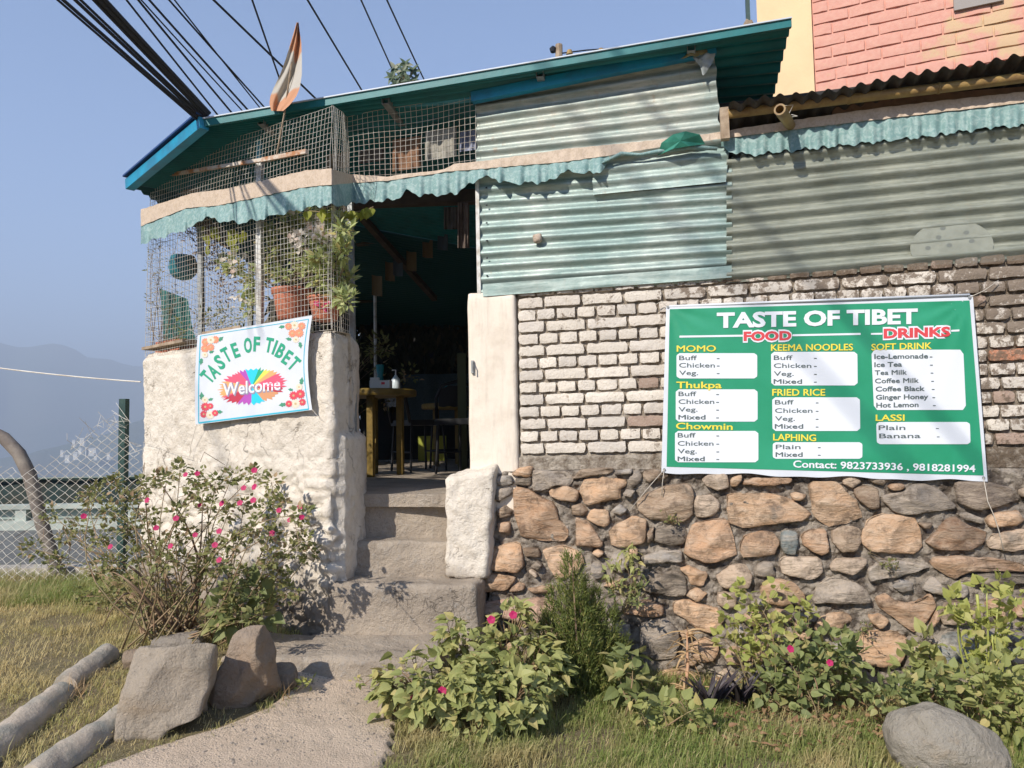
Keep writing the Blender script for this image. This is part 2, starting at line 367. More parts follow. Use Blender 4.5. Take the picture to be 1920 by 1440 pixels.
def cloth(name, c, c2, scale=40, fine=320, shine=0.35, motif=False, transl=0.0):
    m, t, b = mat_base(name)
    k = ramp(t, noi(t, scale, 5, 0.6, dist=1.2), 0.45, 0.60)
    col = mixc(t, k, c, c2)
    t.links.new(col, b.inputs['Base Color']); b.inputs['Roughness'].default_value = 0.6; b.inputs['Specular IOR Level'].default_value = shine
    w = noi(t, fine, 2, 0.5); bump(t, b, mth(t, 'ADD', w, noi(t, 25, 4)), 0.25, 0.004)
    if transl:
        tr = nd(t, 'ShaderNodeBsdfTranslucent'); t.links.new(col, tr.inputs[0]); mx = nd(t, 'ShaderNodeMixShader'); mx.inputs[0].default_value = transl
        t.links.new(b.outputs[0], mx.inputs[1]); t.links.new(tr.outputs[0], mx.inputs[2]); t.links.new(mx.outputs[0], t.nodes['Material Output'].inputs[0])
    return m
M['teal_cloth'] = cloth('teal_brocade', (0.20, 0.335, 0.325), (0.32, 0.445, 0.43), 34, transl=0.12)
M['tan_cloth'] = cloth('tan_brocade', (0.56, 0.45, 0.35), (0.47, 0.37, 0.275), 45)
M['green_cloth'] = simple('dark_green_vinyl', (0.02, 0.17, 0.12), 0.4, (0.05, 0.26, 0.19), 12, 0.2, 30)
M['terracotta'] = simple('terracotta', (0.50, 0.17, 0.09), 0.6, (0.40, 0.12, 0.065), 12, 0.15, 60)
M['tealplastic'] = simple('teal_plastic', (0.01, 0.24, 0.29), 0.35, (0.01, 0.16, 0.20), 10)
M['vinyl'] = simple('white_vinyl', (0.66, 0.69, 0.74), 0.42, (0.60, 0.63, 0.68), 3, spec=0.5)
M['vgreen'] = simple('green_print', (0.015, 0.26, 0.13), 0.38, (0.025, 0.30, 0.16), 3, spec=0.6)
def flat(name, c, rough=0.45): return simple(name, c, rough)
M['pwhite'] = flat('white_print', (0.72, 0.75, 0.80)); M['pyellow'] = flat('yellow_print', (0.80, 0.66, 0.07)); M['pred'] = flat('red_print', (0.62, 0.06, 0.07))
M['pdark'] = flat('grey_print', (0.10, 0.13, 0.13)); M['pgreen'] = flat('sign_green_print', (0.03, 0.33, 0.19)); M['pcyan'] = flat('cyan_print', (0.05, 0.45, 0.60))
# ------------------------------------------------------------------ terrain
def terrain():
    mb = MB(); na = 144
    rs = [0.3, 0.8, 1.3, 1.8, 2.2, 2.6, 3.0, 3.4, 3.8, 4.2, 4.6, 5.0, 5.5, 6, 7, 8, 9, 10, 11, 12, 13.5, 16, 20, 26, 36, 55, 90, 150, 250, 400, 700, 1200, 2000, 3200, 5200, 7500]
    for r in rs:
        for k in range(na):
            a = 2 * PI * k / na; x, y = r * math.sin(a), r * math.cos(a)
            z = gz(x, y)
            z += 0.03 * noise.noise(Vector((x * 1.3, y * 1.3, 0)))
            if y > 0 and x < -0.3 * y + 2:
                d = max(0.0, r - 13.0); z -= min(95.0, d * 0.75) * sm((2 - 0.3 * y - x) / 3)
            if r > 20: z -= 6
            if r > 250: z += 14 * noise.noise(Vector((x / 500, y / 500, 2)))
            mb.v.append((x, y, z))
    n = len(rs)
    mb.v.append((0, 0, 0.0)); c = len(mb.v) - 1
    for i in range(n - 1):
        for k in range(na):
            k2 = (k + 1) % na; mb.f.append((i * na + k, (i + 1) * na + k, (i + 1) * na + k2, i * na + k2))
    for k in range(na): mb.f.append((c, k, (k + 1) % na))
    return mb
kind(mesh('ground', *(lambda q: (q.v, q.f))(terrain()), M['soil'], smooth=True, origin=(0, 0, 0)), 'structure')

# path of trodden cement grit, laid on the ground
def curve(pts, t):
    t *= len(pts) - 1; i = min(int(t), len(pts) - 2); f = t - i
    return pts[i].lerp(pts[i + 1], f)
pl_ = [gnd(*p) for p in ((548, 1258), (560, 1290), (500, 1335), (400, 1372), (300, 1400), (190, 1440))]
pr_ = [gnd(*p) for p in ((705, 1262), (712, 1300), (742, 1345), (738, 1385), (722, 1440), (705, 1500))]
pl_ += [Vector((-2.1, 1.8, 0)), Vector((-2.3, 0.5, 0)), Vector((-2.2, -4, 0))]
pr_ += [Vector((-0.1, 1.8, 0)), Vector((0.6, 0.5, 0)), Vector((1.2, -4, 0))]
pm = MB(); NU, NV = 50, 120
for j in range(NV + 1):
    a = curve(pl_, j / NV); b = curve(pr_, j / NV)
    for i in range(NU + 1):
        p = a.lerp(b, i / NU)
        e = (1 if i == 0 else -1 if i == NU else 0)
        p.x += e * 0.05 * noise.noise(Vector((j * 0.35, e * 9, 0)))
        edge = min(i, NU - i) / NU
        z = gz(p.x, p.y) + 0.03 * noise.noise(Vector((p.x * 1.3, p.y * 1.3, 0))) + 0.016 + (0.0 if edge else -0.02)
        z += 0.004 * noise.noise(Vector((p.x * 9, p.y * 9, 1)))
        pm.v.append((p.x, p.y, z))
for j in range(NV):
    for i in range(NU): pm.f.append((j * (NU + 1) + i, (j + 1) * (NU + 1) + i, (j + 1) * (NU + 1) + i + 1, j * (NU + 1) + i + 1))
kind(pm.build('path', M['path'], smooth=True, origin=(0, 0, 0)), 'structure')

# road beyond the fence, its kerb, parapet and dark screen
def rw(x, y, z): return (x, y, z)
RY0, RY1 = 5.95, 8.6
rd = MB(); rd.grid(lambda u, v: Vector((-26 + u * 24.2, RY0 + 0.1 * (u * 24.2 - 26) * -0.06 + v * (RY1 - RY0), 0.285)), 20, 4)
kind(rd.build('road', M['road'], origin=(-12, 7, 0.285)), 'structure')
kb = MB(); M['kerb'] = simple('pale_kerb_concrete', (0.50, 0.45, 0.38), 0.9, (0.36, 0.32, 0.27), 5, 0.3, 60)
kb.add([(-26, 5.95, 0.2), (-1.9, 5.82, 0.2), (-1.9, 5.99, 0.2), (-26, 6.12, 0.2), (-26, 5.95, 0.335), (-1.9, 5.82, 0.335), (-1.9, 5.99, 0.335), (-26, 6.12, 0.335)],
       [(0, 1, 5, 4), (1, 2, 6, 5), (2, 3, 7, 6), (3, 0, 4, 7), (4, 5, 6, 7)])
kind(kb.build('kerb', M['kerb']), 'structure')
par = thing('roadside_parapet', 'low pale concrete parapet with open panels on the far side of the grey road', 'parapet', (-8, 8.7, 0.25))
M['parapet'] = simple('pale_concrete', (0.42, 0.46, 0.41), 0.9, (0.30, 0.33, 0.30), 4, 0.2, 40)
q = MB(); q.box((-13, 8.7, 0.31), (24, 0.22, 0.14)); q.build('plinth', M['parapet'], par)
q = MB(); q.box((-13, 8.75, 0.54), (24, 0.16, 0.05)); q.build('rail', M['parapet'], par)
for i in range(14):
    x = -2.0 - i * 1.25
    q = MB(); q.box((x, 8.75, 0.447), (0.13, 0.13, 0.134)); q.build('post', M['parapet'], par)
for i in range(13):
    x = -2.0 - i * 1.25 - 0.62
    q = MB(); q.box((x, 8.79, 0.447), (1.1, 0.03, 0.11)); q.build('panel', simple('cement_panel', (0.24, 0.30, 0.28), 0.9, (0.35, 0.38, 0.34), 12) if i == 0 else bpy.data.materials['cement_panel'], par)
scr = thing('dark_screen_fence', 'long dark green and black screen standing behind the pale parapet across the road', 'fence', (-8, 9.25, 0.2))
M['screen'] = simple('dark_green_screen', (0.012, 0.035, 0.035), 0.8, (0.03, 0.03, 0.02), 5, 0.4, 30)
q = MB(); q.grid(lambda u, v: Vector((-25 + u * 23.4, 9.25 + 0.02 * math.sin(u * 160), 0.2 + v * 0.63 + 0.012 * noise.noise(Vector((u * 60, v, 0))))), 160, 3); q.build('screen_sheet', M['screen'], scr)
q = MB(); q.tube([(-25, 9.2, 0.84), (-1.6, 9.2, 0.84)], 0.018, 6); q.build('top_rail', M['greenpost'], scr)

# mountains fading into haze
def ridge(name, pts, dist, depth, base, col, seed):
    mb = MB(); n = 150
    vs = []
    for j in range(10):
        v = j / 9
        for i in range(n + 1):
            px = -1500 + i / n * 3200
            h = interp(px, pts); r = ray(px, h); d = dist + depth * (0 if v < 0.5 else (v - 0.5) * 2)
            top = EYE + r.z / math.hypot(r.x, r.y) * dist
            top += dist * 0.006 * noise.fractal(Vector((px / 60, seed, 0)), 1.0, 2.1, 5)
            k = (v / 0.5) if v <= 0.5 else 1 - (v - 0.5) * 1.6
            dd = dist - depth * 0.8 * (1 - min(1, v / 0.5)) if v <= 0.5 else d
            dd += dist * 0.03 * noise.noise(Vector((px / 90, v * 3, seed)))
            hr = Vector((r.x, r.y, 0)).normalized()
            p = hr * dd; p.z = base + (top - base) * k ** 1.1 if k > 0 else base
            vs.append(p)
    mb.add(vs, [(j * (n + 1) + i, j * (n + 1) + i + 1, (j + 1) * (n + 1) + i + 1, (j + 1) * (n + 1) + i) for j in range(9) for i in range(n)])
    o = mb.build(name, col, smooth=True); kind(o, 'structure'); return o
M['hill'] = simple('forested_hill', (0.05, 0.075, 0.045), 0.95, (0.10, 0.10, 0.07), 0.004)
far_pts = [(-1500, 560), (-700, 600), (-300, 560), (0, 612), (22, 619), (45, 627), (75, 618), (108, 613), (135, 625), (165, 648), (200, 650), (240, 664), (300, 672), (400, 690), (700, 700), (1700, 720)]
ridge('mountains', far_pts, 4000, 900, -130, M['hill'], 3.0)
near_pts = [(-1500, 760), (-600, 800), (0, 852), (60, 838), (120, 822), (200, 798), (250, 775), (320, 740), (420, 735), (560, 760), (900, 780), (1700, 800)]
ridge('near_hills', near_pts, 2100, 500, -160, M['hill'], 9.0)
# pale town on the hillside
M['townwall'] = simple('pale_render', (0.75, 0.73, 0.66), 0.8); M['townroof'] = simple('grey_flat_roof', (0.4, 0.36, 0.33), 0.9)
M['townwin'] = simple('dark_window', (0.05, 0.06, 0.08), 0.3)
sides = [('block', 143, 852), ('house', 152, 842), ('tall', 165, 846), ('long', 173, 845), ('house', 181, 853), ('block', 128, 858), ('house', 118, 847), ('house', 140, 828), ('block', 156, 826), ('house', 205, 852), ('block', 240, 905), ('tall', 246, 893)]
desc = {'block': 'flat-roofed pale block', 'house': 'small pale house', 'tall': 'tall narrow pale building', 'long': 'long pale row of flats with many windows'}
wh = ['lower left in the hazy valley town', 'upper left in the hazy valley town', 'brightest, mid-hillside left of the green post', 'beside the tall one on the hazy hillside', 'at the right of the bright cluster on the hillside',
      'leftmost by the slope foot in the haze', 'left edge of the hillside town', 'highest up on the hazy slope', 'just under the ridge in the haze', 'nearest the green post on the hillside', 'low between green post and white wall', 'rising between green post and white wall']
for (k, px, py), w_ in zip(sides, wh):
    d = 1650.0; p = at(px, py, d); w = {'block': 9, 'house': 6, 'tall': 7, 'long': 20}[k] * 0.8; h = {'block': 11, 'house': 7, 'tall': 17, 'long': 12}[k]
    b = thing('town_building', desc[k] + ' ' + w_, 'building', p, 'pale buildings of the town across the valley')
    h *= .5; w *= 1.35; q = MB(); q.box((p.x, p.y, p.z + h / 2 - 6), (w, 9, h + 12)); q.build('wall', M['townwall'], b)
    q = MB(); q.box((p.x, p.y, p.z + h + 0.3), (w + .6, 9.6, 0.5)); q.build('roof', M['townroof'], b)
    q = MB()
    for fz in range(int(h // 3)):
        for fx in range(max(2, int(w // 2.4))): q.box((p.x - w / 2 + (fx + 0.5) * w / max(2, int(w // 2.4)), p.y - 4.55, p.z + 1.7 + fz * 3), (1.0, 0.1, 1.3))
    kind(q.build('window', M['townwin'], b), 'stuff')

# ------------------------------------------------------------------ whitewashed garden wall of the left bay
cA = Vector((-2.73, 5.44, 0)); cB = Vector((-1.01, 4.15, 0)); cC = Vector((-0.945, 4.50, 0)); cD = Vector((-1.01, 4.85, 0))
cZ = Vector((-2.62, 5.80, 0))
def bay_wall():
    pts = [cZ, cA, cB, cC, cD]; seg = [(pts[i + 1] - pts[i]).length for i in range(4)]; tot = sum(seg)
    step = 0.015; n = int(tot / step); ring = []
    for i in range(n + 1):
        s = tot * i / n; k = 0; acc = 0
        while k < 3 and s > acc + seg[k]: acc += seg[k]; k += 1
        f = (s - acc) / seg[k]; ring.append((pts[k].lerp(pts[k + 1], min(f, 1)), k, s))
    # round the corners
    P = [r[0].copy() for r in ring]
    for _ in range(14): P = [P[0]] + [(P[i - 1] + P[i] * 2 + P[i + 1]) / 4 for i in range(1, len(P) - 1)] + [P[-1]]
    z0, z1, nz = -0.25, 1.945, 150
    v = []
    s_corner = seg[0] + seg[1]
    for j in range(nz + 1):
        z = z0 + (z1 - z0) * j / nz
        for i in range(n + 1):
            p = P[i]; d = (P[min(i + 1, n)] - P[max(i - 1, 0)]).normalized(); nn = Vector((d.y, -d.x, 0)); s = ring[i][2]
            q = Vector((p.x, p.y, z))
            low = sm((1.35 - z) / 0.5)
            a = 0.018 * noise.noise(q * 3.0) + (0.010 + 0.012 * low) * noise.noise(q * 9.0) + (0.004 + 0.008 * low) * (1 - abs(noise.noise(q * 17.0)) * 2) + 0.005 * noise.noise(q * 32) - 0.010 * max(0.0, 0.12 - abs(noise.noise(q * 5.5 + Vector((3, 1, 7))))) / 0.12 * (0.4 + low)
            side = 1.0 if s > s_corner + 0.06 else 0.0
            if side: a *= 0.55; a += 0.045 * sm((1.36 - z) / 0.05)
            else:
                # stones felt through the whitewash low down
                vo = noise.voronoi(Vector((s * 7.5, z * 10, 0)))[0]; a += low * 0.026 * (min(vo[1] - vo[0], 0.35) / 0.35 - 0.5)
                # painted bricks of the quoin
                if s_corner - 0.24 < s < s_corner - 0.01 and 0.55 < z < 1.12:
                    cz = (z - 0.55) / 0.078; fz = abs((cz % 1) - 0.5) * 2; fx = abs(((s - s_corner + 0.24) / 0.235 + (0.5 if int(cz) % 2 else 0)) % 1 - 0.5) * 2
                    a += 0.02 * (1 - fz ** 6) * (1 - fx ** 14) - 0.006
            a += -0.03 * sm((z - 1.88) / 0.07)
            a += 0.07 * sm((0.45 - z) / 0.4) * (1 - side)
            top = 0.0
            if j == nz: top = 0.012 * noise.noise(q * 8) - 0.012
            v.append(q + nn * a + Vector((0, 0, top + (0.018 * math.sin(s * 1.9) if j == nz else 0))))
    f = [(j * (n + 1) + i, j * (n + 1) + i + 1, (j + 1) * (n + 1) + i + 1, (j + 1) * (n + 1) + i) for j in range(nz) for i in range(n)]
    base = nz * (n + 1); b0 = len(v)
    for w in (0.08, 0.2, 0.24):
        for i in range(n + 1):
            p = P[i]; d = (P[min(i + 1, n)] - P[max(i - 1, 0)]).normalized(); nn = Vector((d.y, -d.x, 0))
            q = Vector((p.x, p.y, z1)) - nn * w; q.y += max(0.0, 3.397 + 0.9 * w - (.746 * q.x + q.y)); q.z += 0.012 * noise.noise(q * 9) + (-0.012 if w < 0.24 else -0.9); v.append(q)
    prev = base
    for k in range(3):
        nb = b0 + k * (n + 1)
        f += [(prev + i, prev + i + 1, nb + i + 1, nb + i) for i in range(n)]; prev = nb
    return v, f
bw = mesh('plaster_wall', *bay_wall(), M['plaster'], smooth=True)
tag(bw, 'rough whitewashed wall of the left bay carrying the white welcome sign', 'wall')

# pillar and buttress at the right of the doorway
p0 = on(877, 560, MAIN, 0.0); p1 = on(967, 560, MAIN, 0.0); ztop = on(920, 548, MAIN).z
cpl = (p0 + p1) / 2 - MAINN * 0.11; wpl = (p1 - p0).length
pil = lump('doorway_pillar', (cpl.x, cpl.y, (0.86 + ztop) / 2), (wpl, 0.26, ztop - 0.86), M['splaster'], rz=-math.atan(0.22), cuts=26, rnd=0.022, amp=0.0035, fr=7)
tag(pil, 'smooth cream plastered pillar between the doorway and the brick wall', 'pillar')
b0_ = on(836, 1000, MAIN, 0.10); b1_ = on(925, 1000, MAIN, 0.10); zt = on(880, 884, MAIN, 0.10).z
def butt(q, h):
    t = (h.z + q.z) / (2 * h.z)
    q.x -= 0.035 * (1 - t) * (q.x / h.x + 1) / 2; q.x += 0.012 * t; q.z += 0.03 * q.x / h.x * t; q.z -= 0.02 * max(0, -q.y / h.y) * t; return q
bt = lump('plaster_buttress', ((b0_ + b1_) / 2 - MAINN * 0.10)[:2] + ((0.50 + zt) / 2 + 0.01,), ((b1_ - b0_).length + 0.01, 0.26, zt - 0.50), M['plaster'], rz=-math.atan(0.22), cuts=30, rnd=0.03, amp=0.013, fr=9, seed=4, shape=butt)
tag(bt, 'low lumpy whitewashed buttress at the foot of the doorway pillar', 'buttress')
q = MB(); hk = on(886, 688, MAIN, 0.03); q.box(hk, (0.014, 0.02, 0.075), rz=-0.2); q.tube([hk + Vector((0, -.01, .03)), hk + Vector((.0, -.035, .01)), hk + Vector((.004, -.03, -.03))], 0.004, 6)
q.build('hook', M['greypost'], pil)

# ------------------------------------------------------------------ steps
stp = thing('entrance_steps', 'worn concrete steps climbing from the path to the dark doorway', 'steps', (-0.7, 3.9, 0.05))
def step(name, x0, x1, y0, y1, z0, z1, seed, cuts=22, rz=-0.10, rnd=0.03, amp=0.012):
    # x0..x1 left and right limit, y0 nose, y1 back
    return lump(name, ((x0 + x1) / 2, (y0 + y1) / 2, (z0 + z1) / 2), (x1 - x0, y1 - y0, z1 - z0), M['concrete'], stp, rz=rz, cuts=cuts, rnd=rnd, amp=amp, fr=5, seed=seed)
step('step', -1.10, -0.36, 3.68, 4.35, -0.15, 0.25, 1, rz=-0.06)
step('step', -1.02, -0.17, 4.09, 4.6, 0.0, 0.516, 2, rz=-0.12)
step('step', -0.96, -0.34, 4.335, 4.9, 0.3, 0.713, 3, rz=-0.08, rnd=0.025)
step('step', -0.96, -0.33, 4.50, 5.2, 0.5, 0.937, 4, rz=-0.08, rnd=0.02, amp=0.008)
lump('landing_block', (-1.22, 3.95, 0.10), (0.50, 0.42, 0.30), M['concrete'], stp, rz=-0.12, cuts=18, rnd=0.03, amp=0.014, fr=6, seed=6)

# ------------------------------------------------------------------ brick wall
bwall = thing('brick_wall', 'whitewashed brick wall with recessed crumbling joints behind the green menu banner', 'wall', on(1200, 868, MAIN))
# courses: interpolate between the measured top and bottom lines on the plane
def wz(px, py): return on(px, py, MAIN)
L0, L1 = wz(969, 536), wz(969, 853); Rr0, Rr1 = wz(1850, 474), wz(1850, 836)
def uof(p): return (p - L0).dot(MAINU)
UR = uof(Rr0)
def course_pt(u, k):                     # k = 0 top .. 14 bottom
    f = u / UR; zt_ = L0.z + (Rr0.z - L0.z) * f; zb_ = L1.z + (Rr1.z - L1.z) * f
    z = zt_ + (zb_ - zt_) * k / 14
    p = L0 + MAINU * u; return Vector((p.x, p.y, z))
UMAX = 3.55
mb = MB(); NU, NV = 260, 110
def mort(u, v):
    uu = -0.005 + u * (UMAX + 0.01); p = course_pt(uu, -0.12 + v * 14.9)
    if v > 0.93: p.z = course_pt(uu, 14).z + (1.115 - course_pt(uu, 14).z) * (v - 0.93) / 0.07
    a = 0.007 * noise.noise(p * 22) + 0.007 * noise.noise(p * 55) - 0.019
    if v > 0.945: a += 0.022
    return p + MAINN * a
mb.grid(mort, NU, NV)
mo = mb.build('mortar', M['mortar'], bwall, smooth=True)
q = MB()
ta = course_pt(0, -0.05); tb = course_pt(UMAX, -0.05)
q.add([ta + MAINN * -0.012, tb + MAINN * -0.012, tb - MAINN * 0.22, ta - MAINN * 0.22, ta + MAINN * -0.012 - Vector((0, 0, 1.0)), ta - MAINN * 0.22 - Vector((0, 0, 1.0))], [(0, 1, 2, 3), (0, 3, 5, 4)])
q.build('wall_core', M['mortar'], bwall)
def brick_mesh(c0, c1, k, seed):
    # c0, c1 = u limits, k = course ; 3x2 face grid gives a worn outline
    a = 0.0075; kk = 0.105
    tl, tr = course_pt(c0 + a, k + kk), course_pt(c1 - a, k + kk); bl, br = course_pt(c0 + a, k + 1 - kk), course_pt(c1 - a, k + 1 - kk)
    rd_ = random.Random(seed); nx = 8 if c1 - c0 > 0.15 else 5; ny = 3
    pr = 0.005 + rd_.uniform(-0.005, 0.006); tw = rd_.uniform(-0.003, 0.003)
    vs = []; 
    for j in range(ny + 1):
        for i in range(nx + 1):
            p = tl.lerp(tr, i / nx).lerp(bl.lerp(br, i / nx), j / ny)
            e = (i in (0, nx)) + (j in (0, ny))
            off = pr - (0.0015 * rd_.random() ** 3 * 5 if e == 1 else 0.007 if e == 2 else 0) + tw * (i / nx - 0.5) * 2 + rd_.uniform(-0.0012, 0.0012)
            cen = (tl + br) / 2
            if e == 2: p = p.lerp(cen, rd_.uniform(0.01, 0.07))
            jt = 0.0028 if e else 0.001; p = p + MAINU * rd_.uniform(-jt, jt) + Vector((0, 0, rd_.uniform(-jt, jt) - (0.004 if e and rd_.random() < .10 and j == 0 else 0)))
            vs.append(p + MAINN * off)
    fs = [(j * (nx + 1) + i, (j + 1) * (nx + 1) + i, (j + 1) * (nx + 1) + i + 1, j * (nx + 1) + i + 1) for j in range(ny) for i in range(nx)]
    rim = list(range(nx + 1)) + [j * (nx + 1) + nx for j in range(1, ny + 1)] + [ny * (nx + 1) + i for i in range(nx - 1, -1, -1)] + [j * (nx + 1) for j in range(ny - 1, 0, -1)]
    b = len(vs)
    m = len(rim)
    for r in rim: vs.append(vs[r].copy())
    for r in rim: vs.append(vs[r] - MAINN * 0.035)
    fs += [(b + i, b + (i + 1) % m, b + m + (i + 1) % m, b + m + i) for i in range(m)]
    return vs, fs
nb_ = 0; extra = MB()
CREAM = [(0.72, 0.65, 0.56), (0.69, 0.62, 0.54), (0.76, 0.69, 0.60), (0.66, 0.60, 0.53)]
for k in range(14):
    rd_ = random.Random(100 + k); hdr = (k % 2 == 0); u = 0.0; first = True
    while u < UMAX:
        w = 0.117 if hdr else 0.232
        if not hdr and first: w = 0.155
        w *= rd_.uniform(0.94, 1.06); first = False
        e = min(u + w, UMAX)
        vs, fs = brick_mesh(u, e, k, k * 100 + int(u * 100))
        c = rd_.choice(CREAM); fr = u / UR
        if rd_.random() < 0.012: c = (0.50, 0.22, 0.13)
        if rd_.random() < 0.02 + 0.12 * fr: c = (0.40, 0.29, 0.23)
        if k == 0 and u > 0.8 and rd_.random() < 0.45: c = (0.27, 0.21, 0.16)
        kv = rd_.uniform(0.88, 1.04); c = tuple(x * kv for x in c)
        if nb_ < 295 and uof(wz(1960, 700)) > u: mesh('brick', vs, fs, M['brick'], bwall, True, color=c); nb_ += 1
        else: extra.add(vs, fs)
        u = e
ex = extra.build('outer_bricks', M['brick'], bwall, color=(0.62, 0.55, 0.46)); kind(ex, 'stuff')

